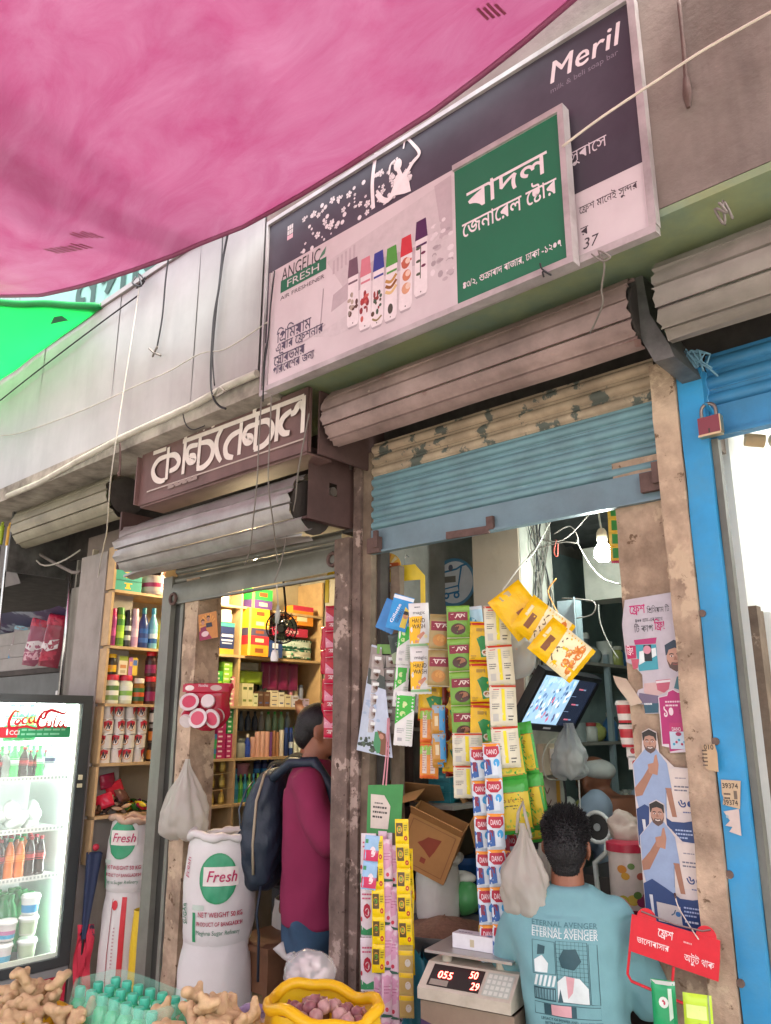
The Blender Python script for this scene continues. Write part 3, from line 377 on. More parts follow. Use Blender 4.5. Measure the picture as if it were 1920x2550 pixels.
def fill(loops):
 cs,ed=[],[]
 for lp in loops:
  q=[]
  for p in lp:
   if not q or math.dist(p,q[-1])>1e-6:
    q.append(p)
  if math.dist(q[0],q[-1])<1e-6:
   q.pop()
  o=len(cs)
  cs+=[V((x,y))for x,y in q]
  ed+=[(o+i,o+(i+1)%len(q))for i in range(len(q))]
 r=delaunay_2d_cdt(cs,ed,[],2,1e-7)
 return[(v.x,v.y)for v in r[0]],[tuple(f)for f in r[2]]
def area(lp):
 return sum(a[0]*b[1]-b[0]*a[1]for a,b in zip(lp,lp[1:]+lp[:1]))/2
def inside(p,lp):
 r=False
 for a,b in zip(lp,lp[1:]+lp[:1]):
  if(a[1]>p[1])!=(b[1]>p[1])and p[0]<(b[0]-a[0])*(p[1]-a[1])/(b[1]-a[1])+a[0]:
   r=not r
 return r
def glyph(c,bold):
 k=('bn',c,bold)
 if k in GL:
  return GL[k]
 parts=BN[c].split('|')
 loops=[]
 for cs in parts[1:]:
  pts=[]
  x=y=0
  for q in cs.split():
   off=q.endswith('*')
   dx,dy=q.rstrip('*').split(',')
   x+=int(dx)
   y+=int(dy)
   pts.append((x/500,y/500,not off))
  full=[]
  n=len(pts)
  for i,p in enumerate(pts):
   q=pts[(i+1)%n]
   full.append(p)
   if not p[2]and not q[2]:
    full.append(((p[0]+q[0])/2,(p[1]+q[1])/2,True))
  while not full[0][2]:
   full=full[1:]+full[:1]
  lp=[]
  n=len(full)
  i=0
  while i<n:
   p=full[i]
   if p[2]:
    lp.append(p[:2])
    i+=1
   else:
    a,b=full[i-1],full[(i+1)%n]
    for t in(.33,.67):
     lp.append(tuple((1-t)**2*a[j]+2*t*(1-t)*p[j]+t*t*b[j]for j in(0,1)))
    i+=1
  if bold:
   m=len(lp)
   new=[]
   for i in range(m):
    a,p,b=lp[i-1],lp[i],lp[(i+1)%m]
    d=(b[0]-a[0],b[1]-a[1])
    q=math.hypot(*d)or 1
    new.append((p[0]-d[1]/q*bold,p[1]+d[0]/q*bold))
   lp=new
  loops.append(lp)
 sg=-1 if area(max(loops,key=lambda l:abs(area(l))))<0 else 1
 outer=[l for l in loops if area(l)*sg>0]
 holes=[l for l in loops if area(l)*sg<=0]
 GL[k]=[[fill([o]+[h for h in holes if inside(h[0],o)])for o in outer],int(parts[0])/500]
 return GL[k]
class Art:
 """flat printed shapes in metres, laid over a surface"""
 def __init__(s):
  s.L=[]
 def add(s,vs,fs,c):
  s.L.append((vs,fs,c))
  return s
 def poly(s,pts,c):
  vs,fs=fill([pts])
  return s.add(vs,fs,c)
 def rect(s,x,y,w,h,c):
  return s.add([(x,y),(x+w,y),(x+w,y+h),(x,y+h)],[(0,1,2),(0,2,3)],c)
 def ell(s,cx,cy,rx,ry,c,n=20,a0=0,a1=360):
  return s.poly([(cx+rx*math.cos(R(a0+(a1-a0)*i/n)),cy+ry*math.sin(R(a0+(a1-a0)*i/n)))for i in range(n if a1-a0==360 else n+1)],c)
 def line(s,pts,w,c,sm=0):
  if sm and len(pts)>2:
   q=[]
   P=[pts[0]]+list(pts)+[pts[-1]]
   for i in range(1,len(P)-2):
    for t in range(sm):
     t/=sm
     q.append(tuple(.5*(2*P[i][j]+(P[i+1][j]-P[i-1][j])*t+(2*P[i-1][j]-5*P[i][j]+4*P[i+1][j]-P[i+2][j])*t*t+(3*P[i][j]-P[i-1][j]-3*P[i+1][j]+P[i+2][j])*t**3)for j in(0,1)))
   pts=q+[pts[-1]]
  vs=[]
  n=len(pts)
  for i,p in enumerate(pts):
   a,b=pts[max(0,i-1)],pts[min(n-1,i+1)]
   d=(b[0]-a[0],b[1]-a[1])
   q=math.hypot(*d)or 1
   ww=(w(i/(n-1))if callable(w)else w)/2
   vs+=[(p[0]-d[1]/q*ww,p[1]+d[0]/q*ww),(p[0]+d[1]/q*ww,p[1]-d[0]/q*ww)]
  return s.add(vs,[(2*i,2*i+1,2*i+3,2*i+2)for i in range(n-1)],c)
 def text(s,t,x,y,h,c,al='c',sx=1.,shear=0.,rot=0.,bold=0,fit=None):
  """latin with plain ascii; Bengali (in visual order, ligatures as capitals) when t starts with '~'"""
  bk=[[[],[]]for _ in range(4)]
  px,ct=0.,0
  bn=t.startswith('~')
  for ch in(t[1:]if bn else t):
   if ch==' ':
    px+=.28
    continue
   if bn and ch in BN:
    ps,adv=glyph(ch,bold*.02)
    ox=-.06 if ch=='\u09c1' else 0
   else:
    g=GL[(0,ch)]
    ps,adv,ox=[(g[0],g[1])],g[2],0
    if bold:
     ps=[([(q[0]+k2,q[1]+k3)for q in g[0]],g[1])for k2,k3 in((-.014,.008),(.014,-.008))]
     adv+=.02
   for gv,gf in ps:
    vs,fs=bk[ct%4]
    ct+=1
    o=len(vs)
    vs+=[(p[0]+px+ox,p[1])for p in gv]
    fs+=[tuple(i+o for i in f)for f in gf]
   px+=adv
  k=h/.72
  if fit:
   sx=fit/(px*k)
  off={'c':-px/2,'l':0,'r':-px}[al]
  cr,sr=math.cos(R(rot)),math.sin(R(rot))
  for vs,fs in bk:
   q=[]
   for a,b in vs:
    a=(a+off+shear*b)*k*sx
    b=b*k
    q.append((x+a*cr-b*sr,y+a*sr+b*cr))
   if q:
    s.add(q,fs,c)
  return s
 def bars(s,x,y,w,h,n,c,seed=1,al='l'):
  """print too small to read: rows of broken dashes"""
  r=random.Random(seed)
  for i in range(n):
   yy=y+h*(1-(i+.7)/n)
   xx=x
   while xx<x+w*(.98 if i<n-1 else .7):
    d=r.uniform(.08,.22)*w
    d=min(d,x+w-xx)
    s.rect(xx,yy,d,h/n*.42,c)
    xx+=d+w*.035
  return s
 def build(s,name,parent,fn,eps=.0004,mx=.03,base=.0005,**k):
  mb=MB()
  mats,idx=[],{}
  done=[]
  for vs,fs,c in s.L:
   if not vs:
    continue
   xs,ys=[p[0]for p in vs],[p[1]for p in vs]
   bb=(min(xs),max(xs),min(ys),max(ys))
   li=1+max([d[4]for d in done if d[0]<bb[1]and bb[0]<d[1]and d[2]<bb[3]and bb[2]<d[3]],default=-1)
   done.append((*bb,li))
   if c not in idx:
    idx[c]=len(mats)
    mats.append(c if not isinstance(c,str)else ink(c))
   off=base+eps*li
   tris=[]
   for f in fs:
    st=[(vs[f[0]],vs[f[i]],vs[f[i+1]])for i in range(1,len(f)-1)]
    while st:
     a,b,d=st.pop()
     e=[math.dist(a,b),math.dist(b,d),math.dist(d,a)]
     j=e.index(max(e))
     if e[j]>mx and mx>0:
      T=(a,b,d)
      p,q,r=T[j],T[(j+1)%3],T[(j+2)%3]
      m=((p[0]+q[0])/2,(p[1]+q[1])/2)
      st+=[(p,m,r),(m,q,r)]
     elif(b[0]-a[0])*(d[1]-a[1])>(b[1]-a[1])*(d[0]-a[0]):
      tris.append((a,b,d))
     else:
      tris.append((a,d,b))
   pool,vv,ff={},[],[]
   for T in tris:
    t=[]
    for p in T:
     kk=(round(p[0],5),round(p[1],5))
     if kk not in pool:
      pool[kk]=len(vv)
      vv.append(fn(p[0],p[1],off))
     t.append(pool[kk])
    if len(set(t))==3:
     ff.append(tuple(t))
   mb.add(vv,ff,idx[c])
  me=bpy.data.meshes.new(name)
  me.from_pydata(mb.v,[],mb.f)
  for m in mats:
   me.materials.append(m)
  me.polygons.foreach_set('material_index',mb.m)
  me.polygons.foreach_set('use_smooth',[True]*len(me.polygons))
  return link(name,me,parent,**k)
def face_y(y):
 """print on a plane facing the street, outline in (x, z)"""
 return lambda a,b,o:(a,y-o,b)
def face_x(x):
 """print on a plane facing +x, outline in (y, z)"""
 return lambda a,b,o:(x+o,a,b)
# materials of the place
CONC=mat('stained_plaster','8f857c',.85,var=.22,vs=3,bump=.25,bs=25,dirt=('3f3833',.75,4.),streak=.35)
FASC=mat('fascia_plaster','857a73',.85,var=.2,vs=2,bump=.25,bs=30,dirt=('5a4d46',.7,3.),streak=.5,wear=('4f443e',.70,5.))
SHEET=mat('enamel_sheet','a3a19e',.3,var=.1,vs=2.5,bump=.1,bs=4,dirt=('8a8680',.4,3.),streak=.2)
SOFF=mat('green_plaster','8f9a72',.8,var=.15,vs=4,dirt=('6d8a80',.8,3.),bump=.15)
RUST=mat('rusty_post','77655c',.8,var=.35,vs=9,bump=.5,bs=50,dirt=('43362f',.75,8.),streak=.4,wear=(('a8958a',.60,9.),('4f3f38',.62,30.)))
BROWNP=mat('brown_paint','5a4542',.6,var=.15,vs=8,bump=.1,dirt=('3a2c2a',.5,6.),wear=('8c7b70',.70,25.))
DARK=mat('dark_matte','423d39',.9,var=.3,vs=10,bump=.2)  # plain dark tone for gaps, slots, drum ends and small fittings
WALLG=mat('grey_wall','8a8780',.85,var=.15,vs=4,bump=.15,dirt=('5a564e',.6,5.))
PALE=mat('whitewashed_wall','b9b9ae',.8,var=.1,vs=6,bump=.15,dirt=('7c7d72',.5,7.),wear=('5c564a',.74,40.))
PILL=mat('stained_column','b59e87',.85,var=.3,vs=9,bump=.7,bs=38,dirt=('6b5848',.8,6.),streak=.3,wear=(('bfa98f',.58,7.),('6b5644',.61,19.)))
WOOD=mat('shelf_ply','b99c74',.6,var=.15,vs=12,bump=.05)
STEEL=mat('steel_pipe','c9c9c9',.25,m=1,var=.05)
WIRE=mat('black_cable','2a2a2c',.6,var=.2)
WIREW=mat('white_cable','b8b4a8',.6,var=.2)
GALV=mat('galvanised_slat','9a9794',.42,m=.35,var=.12,vs=6,bump=.1,bs=8,dirt=('6b625a',.6,5.),streak=.25)
SLATP=mat('faded_pink_slat','9c8680',.6,m=.1,var=.18,vs=7,bump=.15,bs=20,dirt=('4b3c38',.7,3.),wear=(('7b5e58',.64,6.),('b9aa9a',.68,13.)),streak=.2)
SLATO=mat('peeling_cream_slat','b7a48c',.65,var=.15,vs=8,bump=.2,wear=(('5d625c',.55,9.),),dirt=('4c443c',.5,6.))
SLATB=mat('teal_slat','6f939b',.5,m=.1,var=.1,vs=6,bump=.12,bs=15,dirt=('5a6a70',.5,7.),wear=('7a6862',.70,30.))
BLUE=mat('blue_enamel','2f8fc4',.45,var=.15,vs=5,bump=.1,bs=30,dirt=('4b8aa8',.7,6.),wear=('7d8f96',.70,22.))
BLUED=mat('blue_slat','3a84b4',.5,var=.15,vs=5,bump=.12,dirt=('3a6a86',.7,6.),wear=('9a8f86',.72,25.))
# ground and street
g=MB()
g.grid(lambda u,v:(-100+200*u,-100+200*v,0),4,4)
tag(obj('ground',g,mat('wet_concrete','9a948a',.8,var=.15,vs=.8,bump=.2,dirt=('7a7468',.6,1.5))),kind='structure')
# the shop building
B=thing('shop_building','long low shop row with pale fascia above the rolled shutters','building',(-3,2.4,0))
obj('shop_floor',MB().box(-9,4,2.3,6,.001,.12),CONC,B)
obj('fascia_wall',MB().box(-2.47,4,1.95,2.1,3.0515,3.99),FASC,B)
obj('soffit',MB().box(-9,4,1.952,2.5,3.026,3.05),SOFF,B)
for i,x in enumerate((-8.2,-7.3,-6.4,-5.5,-4.62,-3.72,-2.97)):
 x1=(-7.3,-6.4,-5.5,-4.62,-3.72,-2.97,-2.475)[i]
 m=MB()
 m.grid(lambda u,v:(x+.001+(x1-x-.002)*u,1.944+.002*math.sin(u*5+v*3+i),3.09+.86*v),8,8)
 m.grid(lambda u,v:(x+.004+(x1-x-.008)*u,1.965,3.09+.86*v),1,1)
 obj('fascia_panel',m,SHEET,B,60)
obj('fascia_backing',MB().box(-9,-2.472,1.97,2.1,3.051,3.954),FASC,B)
obj('top_lip',MB().box(-9,-2.472,1.93,2.1,3.955,3.985),SHEET,B)
obj('ledge',MB().box(-9,-2.45,1.96,2.2,3.0,3.0255),mat('ledge_plaster','a39c90',.85,var=.2,vs=5,bump=.3,dirt=('4a433c',.8,6.),streak=.5),B)
obj('ledge_face',MB().box(-9,-2.46,1.94,1.958,2.998,3.088),mat('ledge_plaster','a39c90'),B)
obj('light_block_roof',MB().box(-9,4,2.12,6,3.95,4.0),FASC,B)  # unseen slab, added to block light from above
obj('upper_wall',MB().box(-9,4,2.5,2.62,2.72,3.06),DARK,B)
obj('rear_wall',MB().box(-9,4,5.3,5.4,.12,4.03),WALLG,B)
obj('party_wall',MB().box(-2.34,-2.26,2.5,5.3,.12,2.72),WALLG,B)
obj('party_wall',MB().box(-.86,-.79,2.56,5.3,.12,3.0),mat('white_paint_wall','dedfd8',.6,var=.04,vs=5,dirt=('b9c0ba',.4,4.),bump=.1),B)
obj('party_wall',MB().box(-4.72,-4.6,2.56,5.3,.12,2.8),WALLG,B)
obj('shop_ceiling',MB().box(-4.6,-2.34,2.62,5.3,2.72,2.78),WALLG,B)
m=MB()
for i in range(26):
 y=2.62+i*.1
 m.poly([(-2.26,y,2.66),(-.86,y,2.66),(-.86,y+.05,2.7),(-2.26,y+.05,2.7)])
 m.poly([(-2.26,y+.05,2.7),(-.86,y+.05,2.7),(-.86,y+.1,2.66),(-2.26,y+.1,2.66)])
obj('corrugated_ceiling',m,mat('dull_tin','7d7f7c',.5,m=.5,var=.2,vs=4,dirt=('4c4c48',.6,5.)),B)
obj('shop_ceiling',MB().box(-.79,4,2.62,5.3,2.9,2.96),PALE,B)
obj('shop_back_wall',MB().box(-4.6,-2.34,4.12,4.2,.12,2.72),mat('lime_wall','a8a59a',.85,var=.12,vs=4,dirt=('6d6a60',.6,5.)),B)
obj('shop_back_wall',MB().box(-2.26,-.86,4.5,4.58,.12,2.66),mat('sage_wall','8fa3a0',.8,var=.1,vs=3,dirt=('62716e',.6,4.)),B)
def column(name,x0,x1,y0,y1,z0,z1,m,seed=0,jit=.004,n=14):
 """a pilaster with uneven, chipped faces"""
 b=MB()
 def fn(u,v):
  q=(u*4)%4
  e=int(q)
  f=q-e
  c=[(x0,y0),(x1,y0),(x1,y1),(x0,y1)]
  p=V((*c[e],0)).lerp(V((*c[(e+1)%4],0)),f)
  z=z0+(z1-z0)*v
  n1=noise.noise(V((p.x*9,p.y*9,z*7+seed)))
  n2=noise.noise(V((p.x*40,p.y*40,z*30+seed)))
  d=V((p.x-(x0+x1)/2,p.y-(y0+y1)/2,0)).normalized()*(n1*jit+n2*jit*.6)
  return(p.x+d.x,p.y+d.y,z)
 b.grid(fn,16,n*3,cu=True)
 return obj(name,b,m,B,35)
column('pillar',-.949,-.872,2.362,2.56,.1,2.79,PILL,1,.006)
column('pillar',-1.127,-.9495,2.405,2.56,.1,2.5,PILL,2,.004)
obj('pillar_head',MB().box(-1.2,-.8,2.47,2.56,2.5,2.76),CONC,B)
column('pillar',-4.70,-4.385,2.362,2.56,.1,2.66,mat('grey_board_column','9d9790',.75,var=.1,vs=6,bump=.12,dirt=('6f675e',.6,6.),streak=.3),5,.002)
obj('lintel',MB().box(-4.72,-3.9,2.404,2.56,2.662,2.80),mat('brown_grey_board','7d726a',.8,var=.15,vs=6,dirt=('554c45',.6,5.)),B)
column('pillar',-3.6,-3.482,2.41,2.56,.1,2.40,PILL,8,.007)
obj('inner_pillar',MB().box(-1.985,-1.75,2.8,3.06,.12,2.66),PALE,B)
obj('inner_pillar_face',MB().box(-1.987,-1.752,2.788,2.799,.12,2.66),mat('buff_board','a39584',.8,var=.12,vs=6,bump=.2,wear=('5d5148',.72,22.),dirt=('85766a',.5,6.)),B)
obj('inner_beam',MB().box(-1.75,-.86,3.35,3.5,2.2,2.45),PALE,B)
obj('inner_wall',MB().box(-2.258,-1.99,3.3,3.36,.12,2.655),mat('sage_wall','8fa3a0'),B)
def post(label,cat,name,loc,parts):
 t=thing(name,label,cat,loc)
 for nm,b,m in parts:
  obj(nm,b,m,t,30)
 return t
def pole(x0,x1,y0,y1,z0,z1,seed,jit=.003):
 b=MB()
 def fn(u,v):
  q=u*4
  e=int(q)%4
  f=q-int(q)
  c=[(x0,y0),(x1,y0),(x1,y1),(x0,y1)]
  p=V((*c[e],0)).lerp(V((*c[(e+1)%4],0)),f)
  z=z0+(z1-z0)*v
  d=noise.noise(V((p.x*20,p.y*20,z*6+seed)))*jit
  return(p.x+d,p.y+d,z)
 return b.grid(fn,16,40,cu=True)
post('rusty peeling steel post between the two open shops','post','steel_post',(-2.35,2.4,.1),[('timber_upright',pole(-2.425,-2.335,2.37,2.45,.1,2.43,3,.006),RUST),('guide_channel',pole(-2.33,-2.286,2.385,2.46,.1,2.78,4),RUST),('guide_channel',pole(-2.284,-2.238,2.40,2.46,.1,2.80,6),mat('bare_timber','7a6a5a',.8,var=.25,vs=12,bump=.3,dirt=('4a3d33',.6,8.),wear=('9d8b78',.66,20.))),('guide_slot',MB().box(-2.236,-2.218,2.44,2.5,.1,2.78),DARK),('inner_batten',pole(-2.214,-2.165,2.50,2.53,.1,2.3,9),mat('bare_timber',''))])
post('grey jamb with dark shutter channel beside the sugar sack','post','shutter_jamb',(-3.7,2.4,.1),[('grey_frame',pole(-3.81,-3.722,2.40,2.46,.1,2.43,2,.001),mat('grey_enamel','77786f',.5,var=.12,vs=6,wear=('c9c7b4',.75,9.),dirt=('55534c',.5,5.))),('guide_channel',pole(-3.718,-3.66,2.43,2.47,.1,2.42,4,.001),mat('channel_black','33332f',.5,var=.2)),('guide_lip',pole(-3.658,-3.63,2.42,2.45,.1,2.42,6,.001),mat('grey_enamel','')),('guide_slot',pole(-3.628,-3.604,2.44,2.5,.1,2.42,7,.001),DARK)])
bp=post('bright blue steel door post with a padlock at the top','post','blue_post',(-.83,2.37,.1),[('upright',pole(-.868,-.79,2.372,2.44,.1,2.74,12,.002),BLUE),('edge_strip',pole(-.788,-.768,2.39,2.42,.1,2.5,13,.001),mat('grey_edge','6a6a62',.6,var=.2))])
for z in(1.965,1.60,1.25,.985):
 b=MB().tube([(-.862,2.366,z),(-.862,2.374,z)],.011,10)
 obj('bolt',b,RUST,bp,40)
post('plywood edge and black cable channel left of the grey column','post','channel_post',(-4.78,2.42,.1),[('plywood_edge',pole(-4.80,-4.765,2.44,2.5,.1,2.64,3,.003),mat('bare_timber','')),('cable_slot',MB().box(-4.762,-4.703,2.45,2.5,.1,2.66),DARK),('board',MB().box(-4.98,-4.81,2.43,2.46,.1,2.5),mat('stall_board','8f8c82',.8,var=.15,vs=7,dirt=('5f5a50',.6,7.)))])
# roller shutters
def drum_slat(x0,x1,yc,zc,r,a0,a1,seed,wob=.003):
 """one curved slat of a rolled-up curtain; angles measured from the street side, up positive"""
 b=MB()
 prof=[(0,-.010),(.06,.002),(.2,.0),(.5,.006),(.8,.0),(.94,.002),(1,-.010)]
 nx=14
 def fn(u,v):
  i=min(int(v*6+1e-6),5)
  f=v*6-i
  t=prof[i][0]*(1-f)+prof[i+1][0]*f
  d=prof[i][1]*(1-f)+prof[i+1][1]*f
  a=R(a0+(a1-a0)*t)
  x=x0+(x1-x0)*u
  e=max(0,abs(u-.5)-.44)*5
  q=r+d+noise.noise(V((x*3,a*4,seed)))*wob*(1+9*e)
  return(x+noise.noise(V((a*9,seed,u*2)))*.02*(abs(u-.5)>.49),yc-q*math.cos(a),zc+q*math.sin(a))
 return b.grid(fn,nx,6)
def flat_slat(x0,x1,y,z0,z1,d=.010):
 b=MB()
 prof=[(0,.004),(.08,.004),(.14,-.004),(.3,-d),(.55,-d),(.75,-.002),(.8,.005),(1,.005)]
 n=len(prof)-1
 return b.grid(lambda u,v:(x0+(x1-x0)*u,y+prof[round(v*n)][1]+noise.noise(V((u*6,z0*9,v)))*.0015,z0+(z1-z0)*prof[round(v*n)][0]),10,n)
def end_disc(x,yc,zc,r,th=.008):
 return MB().tube([(x-th/2,yc,zc),(x+th/2,yc,zc)],r,20)
S=thing('roller_shutter','half-raised teal roller shutter with dirty pink roll above','shutter',(-1.6,2.4,2.35))
for i in range(7):
 obj('drum_slat',drum_slat(-2.225,-.885,2.2,2.885,.12,118-i*29,118-(i+1)*29+.6,i),SLATP,S,60)
for x in(-2.222,-.888):
 obj('drum_end',end_disc(x,2.2,2.885,.1),DARK,S)
z=2.84
for i in range(3):
 obj('curtain_slat',flat_slat(-2.236,-.95,2.41,2.69+.0505*i,2.69+.0505*i+.05),SLATO,S,50)
for i in range(5):
 obj('curtain_slat',flat_slat(-2.236,-.95,2.41,2.447+.0485*i,2.447+.0485*i+.048),SLATB,S,50)
b=MB().box(-2.235,-.952,2.398,2.416,2.352,2.445)
b.box(-2.235,-.952,2.385,2.416,2.342,2.351)
obj('bottom_bar',b,mat('teal_bar','6d858f',.5,m=.1,var=.1,vs=5,bump=.15,dirt=('5f6d74',.6,6.),wear=('7a5f58',.72,18.)),S)
b=MB().obox((-1.72,2.386,2.352),(.20,.012,.028),(0,2,0))
b.obox((-1.615,2.386,2.372),(.03,.014,.05))
obj('handle_plate',b,mat('rust_red','5c4843',.8,var=.3,vs=20,bump=.2),S)
for x,z in((-2.2,2.37),(-.985,2.40)):
 b=MB().box(x-.035,x+.035,2.372,2.392,z-.03,z+.035).box(x+.012,x+.034,2.36,2.372,z-.01,z+.06)
 obj('lock_hasp',b,mat('rust_red',''),S)
b=MB().prism([(-.915,3.0),(-.862,3.0),(-.85,2.86),(-.80,2.74),(-.79,2.70),(-.85,2.70),(-.885,2.79),(-.92,2.87)],2.16,2.40)
obj('side_bracket',b,mat('smoky_grey_metal','6a6a66',.5,m=.4,var=.3,vs=8,dirt=('2f2f2d',.8,7.)),S)
b=MB().tube([(-.93,2.2,2.93),(-.90,2.2,2.93)],.05,10).tube([(-.94,2.2,2.885),(-.86,2.2,2.885)],.028,10)
obj('axle',b,DARK,S,40)
obj('side_plate',MB().box(-2.262,-2.252,2.1,2.5,2.72,3.0),BROWNP,S)
S=thing('roller_shutter','bent galvanised roller shutter with brown end plates below the brown signboard','shutter',(-3.1,2.4,2.3))
for i in range(7):
 obj('drum_slat',drum_slat(-3.80,-2.40+.05*(i==5),2.22,2.545,.142,112-i*29,112-(i+1)*29+.6,20+i,.007),GALV,S,60)
for x in(-3.775,-2.42):
 obj('drum_end',end_disc(x,2.22,2.545,.12),DARK,S)
for i in range(2):
 obj('curtain_slat',flat_slat(-3.715,-2.425,2.42,2.385+.0505*i,2.385+.0505*i+.05),mat('grey_green_slat','7a7b74',.5,m=.2,var=.12,vs=6,dirt=('55534c',.6,5.)),S,50)
b=MB().grid(lambda u,v:(-3.715+1.29*u,2.405-.012*math.sin(v*3.1),2.278+.022*u+.105*v),8,5)
b.box(-3.715,-2.43,2.398,2.425,2.272,2.284)
obj('bottom_bar',b,mat('grey_green_slat',''),S,50)
for x,z in((-3.69,2.30),(-2.46,2.35)):
 obj('hasp_ring',MB().tube([(x+.028*math.cos(a),2.39,z+.028*math.sin(a))for a in(R(q*30)for q in range(12))],.009,6,closed=True),mat('rust_red',''),S,60)
b=MB().box(-2.392,-2.36,2.14,2.43,2.78,2.79).box(-2.392,-2.36,2.14,2.43,2.475,2.485)
b.add([(-2.358,2.14,2.475),(-2.358,2.44,2.475),(-2.358,2.44,2.79),(-2.358,2.14,2.79),(-2.358,2.265,2.60),(-2.358,2.31,2.60),(-2.358,2.31,2.655),(-2.358,2.265,2.655)],[(0,1,5,4),(1,2,6,5),(2,3,7,6),(3,0,4,7)])
obj('end_plate',b,BROWNP,S)
obj('axle',MB().tube([(-2.40,2.285,2.618),(-2.35,2.285,2.618)],.02,12),mat('worn_steel','8a8078',.4,m=.8,var=.2),S,40)
obj('plate_bolt',MB().box(-2.357,-2.348,2.385,2.4,2.745,2.765),mat('worn_steel',''),S)
b=MB().box(-3.89,-3.875,2.15,2.42,2.455,2.775)
obj('end_plate',b,BROWNP,S)
obj('axle_bracket',MB().box(-2.41,-2.28,2.40,2.47,2.46,2.475),DARK,S)
S=thing('roller_shutter','dusty olive-grey shutter roll above the grey board column','shutter',(-4.6,2.4,2.7))
OLV=mat('olive_slat','8d8874',.55,m=.15,var=.15,vs=5,bump=.1,dirt=('5c564a',.6,4.),streak=.2)
for i in range(7):
 obj('drum_slat',drum_slat(-5.12,-3.92,2.2,2.885,.132,118-i*29,118-(i+1)*29+.6,40+i,.003),OLV,S,60)
for x in(-5.11,-3.93):
 obj('drum_end',end_disc(x,2.2,2.885,.11),DARK,S)
obj('side_bracket',MB().box(-5.2,-5.18,2.1,2.5,2.6,3.0),mat('smoky_grey_metal',''),S)
S=thing('roller_shutter','bright blue shutter slats under a grey roll beside the padlock','shutter',(.2,2.4,2.5))
GRS=mat('grey_slat','8b847c',.55,m=.15,var=.15,vs=6,bump=.12,dirt=('5f5850',.6,4.),wear=('c9c2b4',.74,20.))
for i in range(7):
 obj('drum_slat',drum_slat(-.80,1.3,2.2,2.885,.132,118-i*29,118-(i+1)*29+.6,60+i),GRS,S,60)
obj('drum_end',end_disc(-.796,2.2,2.885,.11),DARK,S)
for i in range(3):
 obj('curtain_slat',flat_slat(-.788,1.3,2.42,2.615+.0605*i,2.615+.0605*i+.06),BLUED,S,50)
b=MB().box(-.788,1.3,2.405,2.425,2.515,2.612).box(-.788,1.3,2.385,2.425,2.505,2.514)
obj('bottom_bar',b,BLUED,S)
t=thing('padlock','brass and maroon padlock hanging from the blue door post','padlock',(-0.769,2.34,2.527))
px,py,pz=t.location
b=MB().box(px-.032,px+.032,py-.012,py+.012,pz-.027,pz+.027)
obj('lock_body',b,mat('maroon_lacquer','7d4048',.35,m=.3,var=.1),t)
b=MB().box(px-.034,px+.034,py-.013,py+.013,pz-.034,pz-.0275).box(px+.0325,px+.036,py-.013,py+.013,pz-.027,pz+.027)
obj('brass_edge',b,mat('brass','c9b48c',.35,m=.9,var=.1),t)
obj('shackle',MB().tube([(px-.022,py,pz+.025)]+[(px-.022*math.cos(R(a)),py,pz+.05+.022*math.sin(R(a)))for a in range(0,181,20)]+[(px+.022,py,pz+.025)],.0055,8),mat('worn_steel',''),t,60)
obj('keyhole',MB().box(px-.002,px+.002,py-.0135,py-.012,pz-.026,pz-.012),DARK,t)
obj('staple',MB().tube([(px,py+.04,pz+.085),(px-.004,py-.006,pz+.07),(px,py+.04,pz+.055)],.006,6),BLUE,t)
# signboards
VINYL=mat('dark_vinyl','3f3a44',.45,var=.08,vs=3,dirt=('55505a',.5,3.))
PINKV=mat('white_vinyl','cfc3c6',.42,var=.04,vs=3,dirt=('b5a4a8',.5,2.),streak=.06)
ALU=mat('alu_frame','b9b3b2',.4,m=.3,var=.1,vs=9,dirt=('7b7371',.6,8.))
GRN=mat('green_vinyl','1f6a4d',.45,var=.06,vs=3,dirt=('2f6b55',.4,3.))
S=thing('signboard','large dark signboard with white lettering behind the green shop board','signboard',(-1.58,1.94,2.98))
obj('panel',MB().box(-2.42,-.735,1.931,1.947,2.99,3.78),PINKV,S)
b=MB().box(-2.43,-.715,1.918,1.948,2.965,2.989).box(-2.43,-.715,1.918,1.948,3.781,3.80)
b.box(-2.43,-2.4205,1.918,1.948,2.9895,3.7805).box(-.7345,-.712,1.918,1.948,2.9895,3.7805)
obj('frame',b,ALU,S)
a=Art()
a.rect(-2.42,3.21,1.684,.57,VINYL)
rr=random.Random(3)
for i in range(95):
 u,v=rr.random(),rr.random()
 x=-2.22+.62*u
 z=3.545+.19*v*(1-.2*u)+.02*u
 s=rr.choice((.006,.008,.011,.014))
 if rr.random()<.6:
  for q in range(5):
   an=q*1.2566+u*3
   a.L.append(([(x,z),(x+s*math.cos(an-.5),z+s*math.sin(an-.5)),(x+1.3*s*math.cos(an),z+1.3*s*math.sin(an)),(x+s*math.cos(an+.5),z+s*math.sin(an+.5))],[(0,1,2,3)],'cfc3c6'))
 else:
  a.ell(x,z,s*.8,s*.8,'cfc3c6',7)
a.L=[(p,f,c)for p,f,c in a.L]
W='d8cacc'
a.poly([(-1.709,3.577),(-1.688,3.617),(-1.678,3.650),(-1.665,3.656),(-1.632,3.637),(-1.613,3.608),(-1.608,3.576),(-1.603,3.548),(-1.633,3.553)],W)
a.line([(-1.780,3.814),(-1.795,3.733),(-1.800,3.665),(-1.794,3.567)],.018,W,5)
a.line([(-1.774,3.626),(-1.744,3.581),(-1.709,3.568),(-1.670,3.616)],.022,W,5)
a.line([(-1.632,3.627),(-1.596,3.665),(-1.561,3.688),(-1.587,3.741),(-1.624,3.789),(-1.638,3.752)],lambda t:.02-.013*t,W,5)
a.ell(-1.667,3.696,.02,.026,W)
a.line([(-1.667,3.681),(-1.651,3.638)],.018,W)
